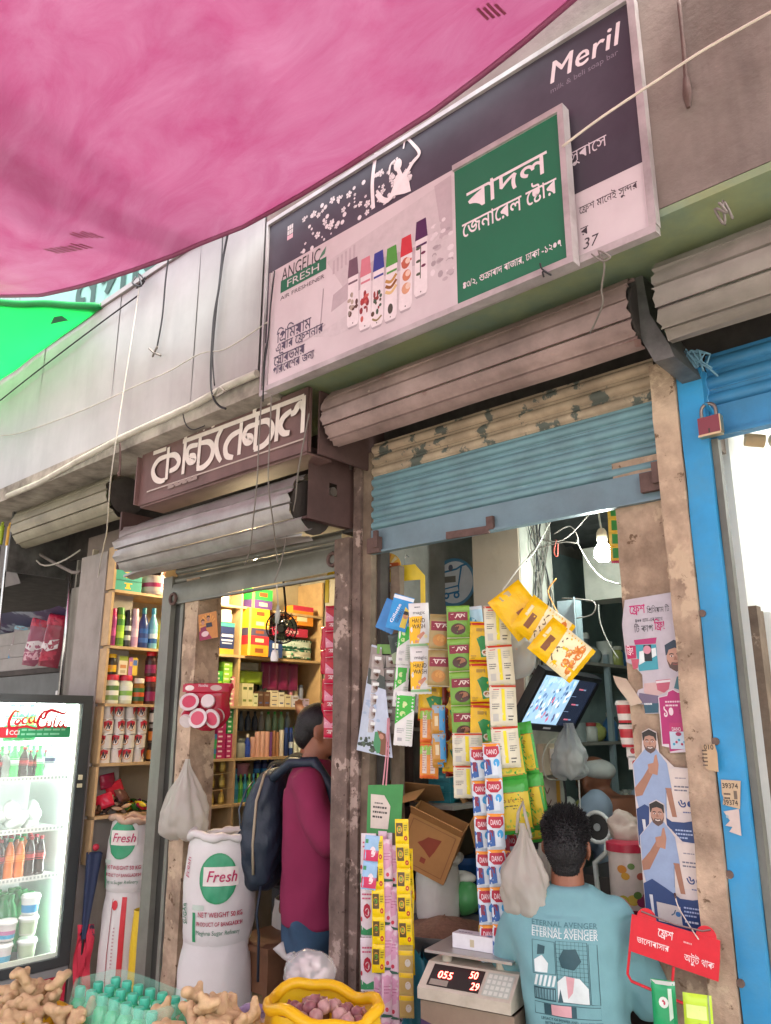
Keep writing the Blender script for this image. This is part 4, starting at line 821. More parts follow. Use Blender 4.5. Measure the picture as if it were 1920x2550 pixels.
a.line([(-1.681,3.725),(-1.704,3.715),(-1.712,3.676)],.010,W,4)
for i in range(3):
 for j in range(3):
  a.rect(-2.30+i*.0125,3.655+j*.024,.0105,.021,'c9bfc0' if j else 'd8a8b4')
a.text('Meril',-1.02,3.655,.082,'d9cbce','l',shear=.18,bold=1,fit=.25)
a.text('milk & beli soap bar',-1.015,3.618,.02,'7d7480','l',fit=.235)
a.text('~সুবােস',-.965,3.325,.042,'cfc4ca','l',fit=.125)
a.text('~েFশ মােনই সুDর',-.945,3.135,.026,'4a4046','l',fit=.185)
a.text('~র',-.945,3.06,.03,'3d363c','l')
a.text('37',-.944,3.012,.036,'3d363c','l',shear=.2)
a.build('lettering',S,face_y(1.931),.00025,0)
S=thing('signboard','green and white shop signboard with Bengali lettering and printed freshener bottles','signboard',(-1.64,1.9,2.96))
obj('panel',MB().box(-2.333,-.966,1.884,1.915,2.972,3.496),PINKV,S)
b=MB().box(-2.345,-.948,1.875,1.915,2.95,2.971).box(-1.375,-.948,1.875,1.915,3.484,3.505)
b.box(-.968,-.948,1.875,1.915,2.9715,3.4835).box(-2.345,-2.334,1.878,1.915,2.9715,3.49)
obj('frame',b,ALU,S)
a=Art()
a.rect(-1.372,2.973,.403,.51,GRN)
G1,G2,G3='b5a6ab','a4969b','c4b8bb'
a.poly([(-2.0,3.40),(-1.375,3.47),(-1.375,3.30),(-1.9,3.24)],G3)
a.poly([(-1.46,3.47),(-1.385,3.478),(-1.385,3.26),(-1.43,3.24)],G1)
for i in range(6):
 a.rect(-1.965+.022*i,3.33+.004*i,.011,.06,G1)
a.poly([(-2.07,3.10),(-1.85,3.13),(-1.62,3.115),(-1.7,3.065),(-1.95,3.06)],G3)
a.line([(-2.03,3.1),(-2.015,3.29)],.006,G2)
a.poly([(-1.97,3.17),(-1.76,3.22),(-1.5,3.19),(-1.5,3.26),(-1.75,3.30),(-1.96,3.24)],G1)
rr=random.Random(5)
for i in range(46):
 x,z=rr.uniform(-1.475,-1.39),rr.uniform(3.08,3.33)
 a.ell(x,z,rr.uniform(.008,.018),rr.uniform(.006,.014),rr.choice((G1,G2,G3,'d6cbce')),7)
a.line([(-2.16,3.1),(-2.08,3.105),(-2.0,3.13)],.008,G1,4)
a.text('ANGELIC',-2.272,3.423,.062,'2f3330','l',fit=.235,shear=.05)
a.poly([(-2.046,3.431),(-2.029,3.455),(-2.004,3.474),(-2.012,3.443)],'4f7d66')
x,z=-2.274,3.370
a.rect(x,z,.272,.056,GRN)
a.text('FRESH',x+.136,z+.012,.034,'cfc7c8',fit=.2)
a.text('AIR FRESHENER',x,z-.034,.019,'4a4448','l',fit=.262)
for s,(x,z),h,w in(('~িPিমyাম',(-2.287,3.146),.052,.205),('~এyার েFশনার',(-2.292,3.105),.04,.28),('~েসৗরভমy',(-2.299,3.048),.045,.185),('~পিরেবেশর জনY',(-2.304,3.009),.038,.245)):
 a.text(s,x,z,h,'514a5c','l',fit=w,bold=.35)
caps=('6b5560','c97a86','33408a','4f9440','c23a40','4c2c50')
tops=([(-1.849,3.353),(-1.784,3.329),(-1.718,3.325),(-1.654,3.317),(-1.585,3.329),(-1.516,3.364)])
bots=([(-1.853,3.064),(-1.791,3.030),(-1.732,3.021),(-1.666,3.020),(-1.597,3.036),(-1.527,3.065)])
for i in range(6):
 (tx,tz),(bx,bz)=tops[i],bots[i]
 tx-=.005
 wb=.030
 a.poly([(tx-wb*.8,tz-.045),(tx+wb*.9,tz-.045),(bx+wb,bz+.02),(bx+wb*.6,bz),(bx-wb*.6,bz),(bx-wb,bz+.02)],'ddd2d4')
 a.poly([(bx-wb*.9,bz+.006),(bx+wb*.9,bz+.006),(bx+wb*.6,bz-.003),(bx-wb*.6,bz-.003)],'a89ca0')
 a.poly([(tx-wb*.72,tz),(tx+wb*.72,tz),(tx+wb*.95,tz-.075),(tx-wb*.95,tz-.075)],caps[i])
 a.rect(tx-wb*.8,tz-.105,wb*1.6,.009,caps[i])
 mx,mz=(tx+bx)/2,(tz+bz)/2
 if i==3:
  for q,cc in enumerate(('b5894a','8a5a2a','d1b27a')):
   a.line([(mx-.026,mz+.02-q*.022),(mx,mz+.008-q*.022),(mx+.026,mz+.03-q*.022)],.012,cc,4)
  a.ell(bx,bz+.05,.012,.02,'4a4a40')
 elif i==4:
  for q in range(3):
   a.ell(mx+.004*(q%2),mz+.04-q*.05,.02,.022,('b5604a','c47a5a','cf9a7a')[q],14)
   a.ell(mx+.010,mz+.046-q*.05,.012,.012,'ddc0b0',10)
 elif i==5:
  a.line([(mx,mz+.05),(mx-.004,mz-.08)],.004,'4f5a48')
  for q in range(5):
   a.ell(mx+(.011 if q%2 else-.012),mz+.04-q*.025,.011,.006,('4f5a48','6a2f4a')[q%2],8)
 else:
  for q in range(14):
   cc=(('8a8078','5d4038','b0a090'),('a83a3a','8a2f30','c06058'),('8a3a34','3f5a48','55402f'))[i][q%3]
   a.ell(bx+rr.uniform(-.02,.02),bz+rr.uniform(.05,.15),rr.uniform(.004,.011),rr.uniform(.006,.016),cc,7)
  if i==2:
   a.line([(bx-.022,bz+.04),(bx,bz+.028),(bx+.024,bz+.04)],.008,'8a7a50',4)
 a.ell(bx,bz+.018,.003,.003,'55504f',6)
a.text('~বাদল',-1.322,3.298,.085,'e0d3d6','l',fit=.305,bold=.5)
a.text('~েজনােরল েTার',-1.345,3.21,.058,'e0d3d6','l',fit=.355,bold=.45)
a.text('~৪৩/২, SKাবাদ বাজার, ঢাকা -১২০৭',-1.35,3.022,.026,'d9ccd0','l',fit=.365,bold=.3)
a.build('lettering',S,face_y(1.884),.0002,0)
S=thing('signboard','brown painted board with large cream hand-cut Bengali letters','signboard',(-2.9,2.06,2.72))
b=MB().grid(lambda u,v:(-3.545+1.272*u,2.05+.004*math.sin(u*7+v*2),2.725+.285*v),10,3)
b.box(-3.545,-2.273,2.058,2.075,2.725,3.01)
obj('panel',b,mat('maroon_brown_paint','6e5450',.6,var=.1,vs=4,dirt=('553f3c',.6,5.),streak=.3),S,60)
b=MB().box(-3.556,-3.5455,2.03,2.2,2.73,2.985).box(-3.54,-2.28,2.06,2.2,2.715,2.724)
obj('return_edge',b,mat('maroon_brown_paint',''),S)
a=Art()
C0='d9cfc4'
K=.016
def pen(t):
 return .029*(.75+.4*math.sin(t*3.14))
st=([(-3.426,2.981),(-3.309,2.978)],[(-3.165,2.980),(-2.843,2.974),(-2.608,2.971),(-2.290,2.968)],[(-3.295,2.937),(-3.374,2.932),(-3.417,2.892),(-3.396,2.843),(-3.345,2.816),(-3.301,2.813)],[(-3.287,2.981),(-3.288,2.812)],[(-3.287,2.935),(-3.227,2.926),(-3.188,2.890),(-3.205,2.858),(-3.265,2.850)],[(-3.142,2.991),(-3.148,2.810)],[(-3.146,2.988),(-3.133,3.024),(-3.081,3.037),(-3.037,3.006)],[(-3.002,2.999),(-2.974,3.027),(-2.933,3.023),(-2.921,2.991)],[(-3.037,2.933),(-3.106,2.937),(-3.123,2.899),(-3.097,2.862),(-3.059,2.859),(-3.064,2.884),(-3.101,2.892)],[(-3.019,2.974),(-3.025,2.813)],[(-3.015,2.936),(-2.945,2.924),(-2.911,2.884),(-2.927,2.835),(-2.978,2.810),(-3.034,2.812)],[(-2.845,2.972),(-2.880,2.933),(-2.887,2.886),(-2.869,2.840),(-2.845,2.808)],[(-2.705,2.923),(-2.778,2.911),(-2.816,2.873),(-2.805,2.825),(-2.756,2.805)],[(-2.706,2.960),(-2.714,2.808)],[(-2.609,2.924),(-2.661,2.922),(-2.683,2.892),(-2.665,2.857),(-2.632,2.853),(-2.634,2.875),(-2.669,2.887)],[(-2.595,2.970),(-2.602,2.807)],[(-2.592,2.926),(-2.523,2.919),(-2.488,2.878),(-2.500,2.839),(-2.541,2.812),(-2.608,2.807)],[(-2.617,2.976),(-2.609,3.008),(-2.567,3.024),(-2.520,3.016),(-2.517,2.992)],[(-2.452,2.968),(-2.460,2.809)],[(-2.366,2.924),(-2.415,2.907),(-2.437,2.871),(-2.415,2.836),(-2.374,2.827)],[(-2.370,2.909),(-2.344,2.913),(-2.328,2.931),(-2.309,2.938),(-2.293,2.909)],[(-2.289,2.970),(-2.294,2.807)])
for i,s in enumerate(st):
 a.line(s,.022 if i in(0,1)else(.024 if len(s)==2 else pen),C0,6)
a.line([(-3.459,2.782),(-2.283,2.778)],.007,'b3a497')
a.bars(-3.27,2.757,.36,.034,1,'8f7a70',4)
a.bars(-3.27,2.750,.36,.030,1,'8f7a70',9)
a.build('lettering',S,face_y(2.046),.00015,.2,base=.002)
# tarpaulins
def tarp(name,c,tl=.75,dirt='888888',bump=.2):
 M=bpy.data.materials.new(name)
 M.use_nodes=True
 N,L=M.node_tree.nodes,M.node_tree.links
 b=N['Principled BSDF']
 tc=N.new('ShaderNodeTexCoord').outputs['Object']
 mp=N.new('ShaderNodeMapping')
 mp.inputs['Scale'].default_value=(1,2.4,1)
 mp.inputs['Rotation'].default_value=(0,0,.5)
 L.new(tc,mp.inputs[0])
 n1=N.new('ShaderNodeTexNoise')
 n1.inputs['Scale'].default_value=2.2
 n1.inputs['Detail'].default_value=9
 n1.inputs['Roughness'].default_value=.68
 n1.inputs['Distortion'].default_value=.6
 L.new(mp.outputs[0],n1.inputs[0])
 mr=N.new('ShaderNodeMapRange')
 mr.inputs[1].default_value=.30
 mr.inputs[2].default_value=.85
 L.new(n1.outputs[0],mr.inputs[0])
 mx=N.new('ShaderNodeMix')
 mx.data_type='RGBA'
 L.new(mr.outputs[0],mx.inputs[0])
 mx.inputs[6].default_value=(*lin(c),1)
 mx.inputs[7].default_value=(*lin(dirt),1)
 n2=N.new('ShaderNodeTexNoise')
 n2.inputs['Scale'].default_value=60
 n2.inputs['Detail'].default_value=3
 L.new(tc,n2.inputs[0])
 ad=N.new('ShaderNodeMath')
 ad.operation='MULTIPLY_ADD'
 ad.inputs[1].default_value=.12
 L.new(n2.outputs[0],ad.inputs[0])
 L.new(n1.outputs[0],ad.inputs[2])
 bp=N.new('ShaderNodeBump')
 bp.inputs['Strength'].default_value=.5
 bp.inputs['Distance'].default_value=.01
 L.new(ad.outputs[0],bp.inputs['Height'])
 t=N.new('ShaderNodeBsdfTranslucent')
 L.new(mx.outputs[2],t.inputs[0])
 L.new(mx.outputs[2],b.inputs['Base Color'])
 b.inputs['Roughness'].default_value=.45
 L.new(bp.outputs[0],b.inputs['Normal'])
 s=N.new('ShaderNodeMixShader')
 s.inputs[0].default_value=tl
 L.new(b.outputs[0],s.inputs[1])
 L.new(t.outputs[0],s.inputs[2])
 L.new(s.outputs[0],N['Material Output'].inputs[0])
 return M
edge=[(-0.594,1.860,3.923),(-0.777,1.860,3.872),(-0.888,1.860,3.847),(-1.052,1.860,3.812),(-1.228,1.860,3.787),(-1.447,1.860,3.766),(-1.669,1.860,3.764),(-1.872,1.860,3.763),(-2.141,1.860,3.770),(-2.488,1.833,3.766),(-2.654,1.729,3.703),(-2.741,1.644,3.636),(-2.862,1.563,3.593),(-3.125,1.519,3.615),(-3.377,1.497,3.664),(-3.650,1.475,3.727),(-4.094,1.445,3.884),(-4.941,1.400,4.187),(-7.242,1.325,5.045)]
edge=[(2.6,1.86,4.1),(.8,1.86,4.0)]+edge+[(-8,1.2,4.9)]
def along(pts,t):
 t*=len(pts)-1
 i=min(int(t),len(pts)-2)
 return V(pts[i]).lerp(V(pts[i+1]),t-i)
def pink(u,v):
 e=along(edge,u)
 y=e.y-4.6*v
 sag=-.10*math.sin(min(1,v*3)*math.pi)+.5*v
 w1=noise.noise(V((e.x*1.1,y*1.4,0)))*.07*min(1,v*8)
 w2=noise.noise(V((e.x*5+y*2,y*2.5,3)))*.014*min(1,v*20+.1)
 w3=(.5-abs(noise.noise(V((e.x*2.2+y*3,y*.8,5)))))**3*.06*min(1,v*12)+noise.noise(V((e.x*13+y*6,y*5,5)))*.005*min(1,v*20)
 roll=.018*math.sin(v*60)*math.exp(-v*30)
 return(e.x+(.9 if e.x>0 else .15)*v*e.x*.2,y,e.z+sag+w1+w2+w3+roll)
b=MB().grid(pink,110,70)
PT=tarp('pink_tarpaulin','86345a',.30,'9a6580')
T=thing('tarpaulin','large sagging pink tarpaulin stretched overhead across the street','tarpaulin',(0,0,3))
obj('sheet',b,PT,T,180)
b=MB().tube([(p.x,p.y+.004,p.z-.003)for p in(V(pink(i/160,.0))for i in range(161))],.011,6)
obj('hem',b,PT,T,180)
a=Art()
rr=random.Random(8)
def on_pink(a_,b_,o):
 p=V(pink(a_,b_))
 return(p.x,p.y,p.z-.006-o)
for u0,v0,n in((.63,.06,5),(.66,.05,7),(.235,.028,4)):
 for i in range(n):
  a.rect(u0+i*.0042,v0+.002*i,.0026,.012+.004*rr.random(),'8d4058')
 a.build('stencil_mark',T,on_pink,0,.004)
 a=Art()
def green(u,v):
 p0=V((-3.907,1.93,3.942)).lerp(V((-7.5,1.93,3.82)),u)
 p1=V((-3.927,1.93,3.958)).lerp(V((-6.078,1,4.466)),u)
 p=p0.lerp(p1,v)
 p.z+=-.05*math.sin(v*math.pi)*min(1,u*3)+noise.noise(V((p.x*3,p.y*3,1)))*.02*min(1,u*5)
 return p
b=MB().grid(green,50,24)
T=thing('tarpaulin','bright green translucent tarpaulin corner tied to the fascia','tarpaulin',(-3.907,1.93,3.942))
obj('sheet',b,tarp('green_tarpaulin','18b84c',.75,'1cae4c'),T,180)
obj('hem',MB().tube([green(i/40,1)for i in range(41)],.02,6),tarp('green_hem','0f8a4a',.4,'20a84a'),T,180)
g=V(green(.03,.5))
pp=V(green(.16,.45))
obj('patch',MB().add([green(.10,.55),green(.12,.75),green(.145,.75),green(.16,.6),green(.13,.58)],[(0,1,2,3,4)]).xf(Matrix.Translation((0,0,-.012))),mat('dark_green_patch','0a5a38',.6),T)
# the tall building showing above the fascia
T=thing('tall_building','pale ribbed building with tall green letters rising behind the fascia','building',(-8,6,0))
b=MB()
for i in range(130):
 x=-30+i*.22
 b.box(x,x+.15,5.95,5.999,5,15)
obj('ribbed_wall',b,mat('pale_cladding','8fa6a6',.5,var=.06,vs=2,dirt=('93a8a8',.4,1.5)),T)
obj('wall',MB().box(-30,1,6,9,0,15),mat('pale_cladding',''),T)
obj('letter_panel',MB().box(-15.5,1,5.90,5.949,7.6,15),mat('mint_panel','86b3ac',.5,var=.05),T)
a=Art()
a.text('~ণপাসাম',-10.7,8.55,1.1,'24483f','c',bold=.8,fit=4.6)
a.build('lettering',T,face_y(5.88),.001,0)
# pipes, rods and cables on the fascia
T=tag(obj('conduit_pipe',MB().tube([(-2.446,1.915,3.074),(-2.667,1.915,3.076),(-2.906,1.915,3.057),(-3.534,1.915,3.052),(-3.944,1.915,3.031),(-4.407,1.915,2.996),(-4.836,1.915,2.999)],.017,10),mat('pvc','b9b5a6',.5,var=.1,vs=9,dirt=('7f786a',.6,8.)),None,60),'pale plastic conduit pipe running along the foot of the fascia','pipe')
def cable(label,pts,r=.004,m=WIRE,name='cable',sm=4,cat='cable'):
 P=[V(p)for p in pts]
 q=[P[0]]+P+[P[-1]]
 out=[]
 for i in range(1,len(q)-2):
  for t in range(sm):
   t/=sm
   out.append(.5*(2*q[i]+(q[i+1]-q[i-1])*t+(2*q[i-1]-5*q[i]+4*q[i+1]-q[i+2])*t*t+(3*q[i]-q[i-1]-3*q[i+1]+q[i+2])*t**3))
 out.append(P[-1])
 return tag(obj(name,MB().tube(out,r,5),m,None,180),label,cat)
cable('black doubled cable hanging down the fascia beside the white board',[(-2.681,1.900,3.895),(-2.738,1.915,3.757),(-2.758,1.915,3.597),(-2.783,1.915,3.441),(-2.772,1.910,3.174),(-2.732,1.900,3.052),(-2.711,1.920,3.004),(-2.673,1.930,2.982)],.0055)
cable('thin black cable alongside the doubled cable on the fascia',[(-2.777,1.930,3.933),(-2.772,1.930,3.779),(-2.787,1.930,3.531),(-2.796,1.930,3.288),(-2.753,1.920,3.113)],.0035)
cable('black cable ending in a knotted bracket on the bright fascia',[(-3.190,1.900,3.945),(-3.218,1.910,3.823),(-3.246,1.925,3.636),(-3.283,1.930,3.472)],.0045)
cable('long white cord dropping from the fascia past the grey column',[(-3.455,1.900,3.879),(-3.482,1.900,3.619),(-3.524,1.900,3.270),(-3.552,1.900,3.013),(-3.661,1.950,2.812),(-3.931,2.100,2.670),(-4.331,2.300,2.648),(-4.514,2.380,2.436),(-4.496,2.385,2.215),(-4.460,2.388,2.022)],.0035,WIREW)
cable('grey cord crossing the pale fascia panels',[(-2.336,1.920,3.308),(-2.473,1.925,3.293),(-2.698,1.925,3.274),(-2.870,1.915,3.307),(-3.148,1.925,3.307),(-3.469,1.920,3.316),(-3.979,1.925,3.336),(-4.743,1.925,3.399),(-5.098,1.920,3.460)],.003,WIREW)
cable('dark wire strung along the upper fascia below the green sheet',[(-3.483,1.915,3.849),(-3.799,1.920,3.838),(-4.353,1.920,3.800),(-4.828,1.920,3.761),(-5.177,1.920,3.728)],.0045)
cable('bare white rope sloping across the dark signboard to the upper edge',[(-0.950,1.860,3.336),(-0.838,1.850,3.351),(-0.732,1.840,3.357),(-0.611,1.830,3.362),(-0.498,1.820,3.365),(-0.334,1.800,3.349),(-0.261,1.800,3.350)],.0042,mat('jute_rope','d9cfc0',.8))
cable('black wire clipped down the edge of the white board',[(-2.302,1.870,3.480),(-2.316,1.868,3.325),(-2.321,1.866,3.179),(-2.338,1.866,3.041),(-2.379,1.900,2.923)],.0035)
cable('thin dark wire looping beside the white board',[(-2.389,1.930,3.495),(-2.411,1.930,3.369),(-2.401,1.930,3.251),(-2.417,1.930,3.163),(-2.409,1.920,3.010)],.003)
cable('iron hanger rod on the stained fascia',[(-0.587,1.930,3.681),(-0.589,1.930,3.538),(-0.595,1.935,3.406),(-0.599,1.940,3.351)],.006,mat('rust_red',''),'iron_rod',cat='rod')
t=tag(obj('rod_lump',MB().tube([(-0.593,1.932,3.410),(-0.595,1.930,3.355),(-0.597,1.935,3.315)],[.009,.013,.006],7),mat('rust_red',''),None,60),'lumpy rusted anchor under the hanger rod','anchor')
for i,(lb,pts)in enumerate((('left one of the grey wires hanging over the galvanised shutter',[(-2.389,1.900,2.953),(-2.394,1.900,2.752),(-2.420,1.920,2.592),(-2.536,2.000,2.459),(-2.676,2.100,2.376),(-2.834,2.200,2.350)]),('middle grey wire hanging over the galvanised shutter roll',[(-2.327,1.900,2.935),(-2.326,1.900,2.753),(-2.349,1.920,2.577),(-2.467,2.050,2.457),(-2.611,2.200,2.347),(-2.628,2.220,2.334)]),('looped grey wire tied below the brown board end',[(-2.185,1.980,2.842),(-2.228,2.000,2.773),(-2.321,2.050,2.636),(-2.390,2.100,2.540),(-2.489,2.150,2.436),(-2.607,2.220,2.331),(-2.671,2.240,2.253)]))):
 cable(lb,pts,.0032,mat('grey_wire','77716a',.7))
cable('short wires knotted at the foot of the shop board',[(-1.048,1.860,2.979),(-1.045,1.865,2.960),(-1.020,1.870,2.932),(-1.040,1.860,2.949),(-1.043,1.870,2.934)],.003)
cable('knot of wire tied under the dark signboard',[(-0.910,1.920,2.979),(-0.875,1.910,2.936),(-0.850,1.910,2.938),(-0.889,1.920,2.980),(-0.874,1.920,2.927),(-0.912,1.970,2.886),(-0.927,2.000,2.852),(-1.011,2.080,2.821)],.003,mat('grey_wire',''))
cable('tangled wires tied under the stained fascia',[(-0.550,1.940,2.986),(-0.531,1.930,2.941),(-0.562,1.940,2.974),(-0.542,1.940,2.915),(-0.542,1.950,2.994),(-0.524,1.950,2.930)],.004,mat('grey_wire',''))
cable('coil of wire tied on the fascia top beside the building letters',[(-3.503,1.900,3.959),(-3.494,1.880,3.910),(-3.399,1.880,3.855),(-3.476,1.900,3.967),(-3.407,1.900,3.896),(-3.483,1.900,3.883),(-3.384,1.890,3.905)],.005)
cable('hooked iron strap hanging below the ledge',[(-3.576,1.940,3.045),(-3.566,1.940,2.984),(-3.568,1.945,2.899),(-3.571,1.945,2.868),(-3.581,1.945,2.885)],.006,mat('rust_red',''),'iron_strap',cat='strap')
cable('wires curled on the pipe clip beside the brown board',[(-2.732,1.900,3.052),(-2.662,1.880,3.063),(-2.642,1.890,3.041),(-2.702,1.900,3.043),(-2.588,1.920,3.073),(-2.453,1.920,3.087)],.004,WIREW)
cable('black drooping wire in front of the ledge',[(-2.993,1.920,3.053),(-2.962,1.920,2.985),(-2.916,1.930,2.946),(-2.823,1.930,2.942)],.003)
for i in range(3):
 x,y=((455,1030),(378,1065),(205,1150))[i]
t=tag(obj('fascia_bracket',MB().tube([(-3.336,1.920,3.490),(-3.282,1.915,3.448),(-3.216,1.915,3.411)],.006,6).tube([(-3.316,1.930,3.443),(-3.257,1.910,3.456),(-3.244,1.910,3.469)],.005,6),mat('grey_wire',''),None,60),'small knotted bracket stuck on the bright fascia','bracket')
b=MB()
rr=random.Random(2)
p=V((-0.807,2.35,2.757))
for i in range(11):
 q=p+V((rr.uniform(-.05,.06),rr.uniform(-.03,0),rr.uniform(-.05,.05)))
 b.tube([p+V((0,0,.02)),(p+q)/2+V((rr.uniform(-.02,.02),-.02,.02)),q,q+V((rr.uniform(-.03,.03),0,-.03))],.0035,5)
b.ball(p,(.035,.025,.03),8,6)
tag(obj('rag_knot',b,mat('blue_rag','6d97ab',.8,var=.3,vs=30),None,60),'frayed blue rag knot tied at the top of the blue post','rag')
# goods: makers
KIND={'spray':([(.0,0),(.96,0),(1,.02),(1,.76),(.9,.8),(.8,.82),(0,.82)],[(.82,.8),(.82,.95),(.7,1),(0,1)],(.06,.7)),'bottle':([(0,0),(.9,0),(1,.03),(1,.5),(.95,.6),(.6,.74),(.38,.8),(.38,.88),(0,.88)],[(.44,.85),(.44,.98),(.38,1),(0,1)],(.14,.48)),'jar':([(0,0),(.94,0),(1,.03),(1,.7),(.8,.78),(.8,.84),(0,.84)],[(.88,.81),(.9,.97),(.82,1),(0,1)],(.12,.62)),'tin':([(0,0),(1,0),(1,.02),(.97,.03),(.97,.97),(1,.98),(1,1),(.93,1),(.93,.985),(0,.985)],None,(.05,.95)),'soda':([(0,0),(.8,0),(1,.05),(1,.18),(.88,.3),(1,.45),(.98,.6),(.7,.78),(.36,.88),(.36,.94),(0,.94)],[(.42,.92),(.42,.99),(.38,1),(0,1)],(.42,.62)),'tub':([(0,0),(.78,0),(.82,.03),(.96,.8),(0,.8)],[(1.04,.8),(1.06,.88),(1,.9),(.95,1),(0,1)],(.12,.7)),'pet':([(0,0),(.9,0),(1,.04),(1,.3),(.93,.36),(1,.45),(1,.7),(.8,.82),(.5,.88),(0,.88)],[(.5,.86),(.52,.98),(.45,1),(0,1)],(.4,.66)),'roll':([(0,0),(.97,0),(1,.02),(1,.98),(.97,1),(0,1)],None,(.2,.8)),}
def vessel(kind,label,cat,loc,h,r,body,cap=None,band=None,group=None,oval=1.,name=None,n=14,bodymat=None,small=False):
 prof,cp,bd=KIND[kind]
 t=thing(name or cat.replace(' ','_'),label,cat,loc,group)
 bm=bodymat or ink(body,.3)
 obj('body',MB().lathe([(p*r,q*h)for p,q in prof],(0,0,0),n,sx=1,sy=oval),bm,t,50,loc=(0,0,0))
 if cp and cap:
  obj('cap',MB().lathe([(p*r,q*h)for p,q in cp],(0,0,0),n,sx=1,sy=oval),ink(cap,.35),t,50,loc=(0,0,0))
 if band:
  cols=band if isinstance(band,(list,tuple))else[band]
  z0,z1=bd
  for i,c in enumerate(cols):
   a,b=z0+(z1-z0)*i/len(cols),z0+(z1-z0)*(i+1)/len(cols)
   rr_=1.015 if kind!='soda' else 1.01
   def pr(z):
    q=[k for k in prof if k[0]>0]
    for(r0,z0_),(r1,z1_)in zip(q,q[1:]):
     if z0_<=z<=z1_ and z1_>z0_:
      return r0+(r1-r0)*(z-z0_)/(z1_-z0_)
    return 1
   mb=MB().grid(lambda u,v:(r*rr_*pr(a+(b-a)*v)*math.cos(6.2832*u),r*oval*rr_*pr(a+(b-a)*v)*math.sin(6.2832*u),h*(a+(b-a)*v)),n,3,cu=True)
   obj('label_band',mb,ink(c,.35),t,180,loc=(0,0,0))
 return t
def carton(label,cat,loc,size,c,marks=None,group=None,rot=0,name=None,side=None):
 """cardboard pack standing on its base; print on the faces turned to the street and to +x"""
 t=thing(name or cat.replace(' ','_'),label,cat,loc,group,(0,0,rot)if rot else None)
 dx,dy,dz=size
 b=MB().box(-dx/2,dx/2,-dy/2,dy/2,0,dz)
 obj('box_body',b,ink(c,.5),t,loc=(0,0,0))
 if marks:
  a=Art()
  for(u,v,w_,h_,cc)in marks:
   a.rect((u-.5)*dy,v*dz,w_*dy,h_*dz,cc)
  a.build('print',t,lambda p,q,o:(dx/2+o,p,q),.0003,0,loc=(0,0,0))
 if side:
  a=Art()
  for(u,v,w_,h_,cc)in side:
   a.rect((u-.5)*dx,v*dz,w_*dx,h_*dz,cc)
  a.build('print',t,lambda p,q,o:(p,-dy/2-o,q),.0003,0,loc=(0,0,0))
 return t
def pack_fn(w,h,bulge,seed=0,crimp=.10):
 """front surface of a filled pouch of width w and height h hanging from its top edge (x right, y to the back, z down from 0)"""
 def th(x,z):
  u=max(-1,min(1,2*x/w))
  v=max(0,min(1,-z/h))
  c=min(1,v/crimp,(1-v)/crimp)
  c=max(0,c)
  e=math.sqrt(max(0,1-u*u))
  n_=noise.noise(V((x*45,z*38,seed)))*.34+noise.noise(V((x*110,z*30,seed+5)))*.2
  return bulge*(e**.8)*(math.sin(c*math.pi/2)**.7)*(1+n_)+.0004
 return th
def pouch_mesh(w,h,bulge,m,seed=0,nx=10,nz=12,crimp=.1):
 th=pack_fn(w,h,bulge,seed,crimp)
 b=MB()
 zig=lambda u:(.0015 if round(u*nx)%2 else 0)
 b.grid(lambda u,v:((u-.5)*w,-th((u-.5)*w,-v*h),-v*h-(zig(u)if v>.99 else 0)),nx,nz)
 b.grid(lambda u,v:((u-.5)*w,th((u-.5)*w,-v*h)*.7,-v*h-(zig(u)if v>.99 else 0)),nx,nz)
 return mesh(b,m,'pouch',180),th
def pouch_front(th):
 return lambda x,z,o:(x,-th(x,z)-o,z)
def strip(label,cat,loc,n,w,h,bulge,m,art=None,rot=0,lean=0,group=None,name='sachet_strip',sag=0,seed=0,gap=.0,twist=0,part='sachet',curl=0):
 """n sachets joined end to end, hanging from loc"""
 t=thing(name,label,cat,loc,group,(0,lean,rot))
 me,th=pouch_mesh(w,h,bulge,m,seed)
 pm=None
 x=y=z=0.
 r2=random.Random(seed+11)
 for i in range(n):
  a=sag*(i-n/2)+r2.uniform(-2,2)
  o=link(part,me,t,loc=(x,y,z),rot=(curl*i+r2.uniform(-4,4),a,twist*i+r2.uniform(-5,5)))
  if art:
   if pm is None:
    A=Art()
    art(A,w,h)
    pm=A.build('print',o,pouch_front(th),.00012,.018,base=.0009,loc=(0,0,0)).data
   else:
    link('print',pm,o,loc=(0,0,0))
  x+=-(h+gap)*math.sin(R(a))*1.
  z-=(h+gap)*math.cos(R(a))
  y+=r2.uniform(-.002,.002)
 return t
# the lit shop: shelves on its side wall
T=thing('wall_shelf','pale plywood shelves full of goods on the lit shop wall','shelf',(-4.43,3.1,.2))
for y0,y1 in((2.58,4.1),):
 pass
ZS=(1.15,1.43,1.76,2.09,2.42)
for z in ZS:
 obj('shelf_board',MB().box(-4.575,-4.3,2.387,4.08,z-.016,z),WOOD,T)
for y in(2.37,3.0,3.325,4.08):
 zz=[.9]+[z for z in ZS]+[2.68]
 for a_,b_ in zip(zz,zz[1:]):
  obj('upright',MB().box(-4.575 if y>2.5 else-4.383,-4.304,y,y+.016,a_+.001,b_-.017 if b_<2.6 else b_),WOOD,T)
obj('back_board',MB().box(-4.59,-4.577,2.37,4.1,.9,2.7),mat('pale_ply','b3a890',.7,var=.1),T)
XF=-4.36
for i in range(2):
 carton('teal tea box with yellow emblem, %s of the pair on the top shelf'%('lower','upper')[i],'tea box',(XF-.02,2.475,2.421+.066*i),(.12,.19,.064),'35998a',[(.42,.2,.2,.16,'d9b43a'),(.46,.3,.12,.45,'d9b43a'),(.38,.68,.28,.1,'d9b43a'),(0,.9,1,.1,'2b8074')],'tea boxes on the top shelf')
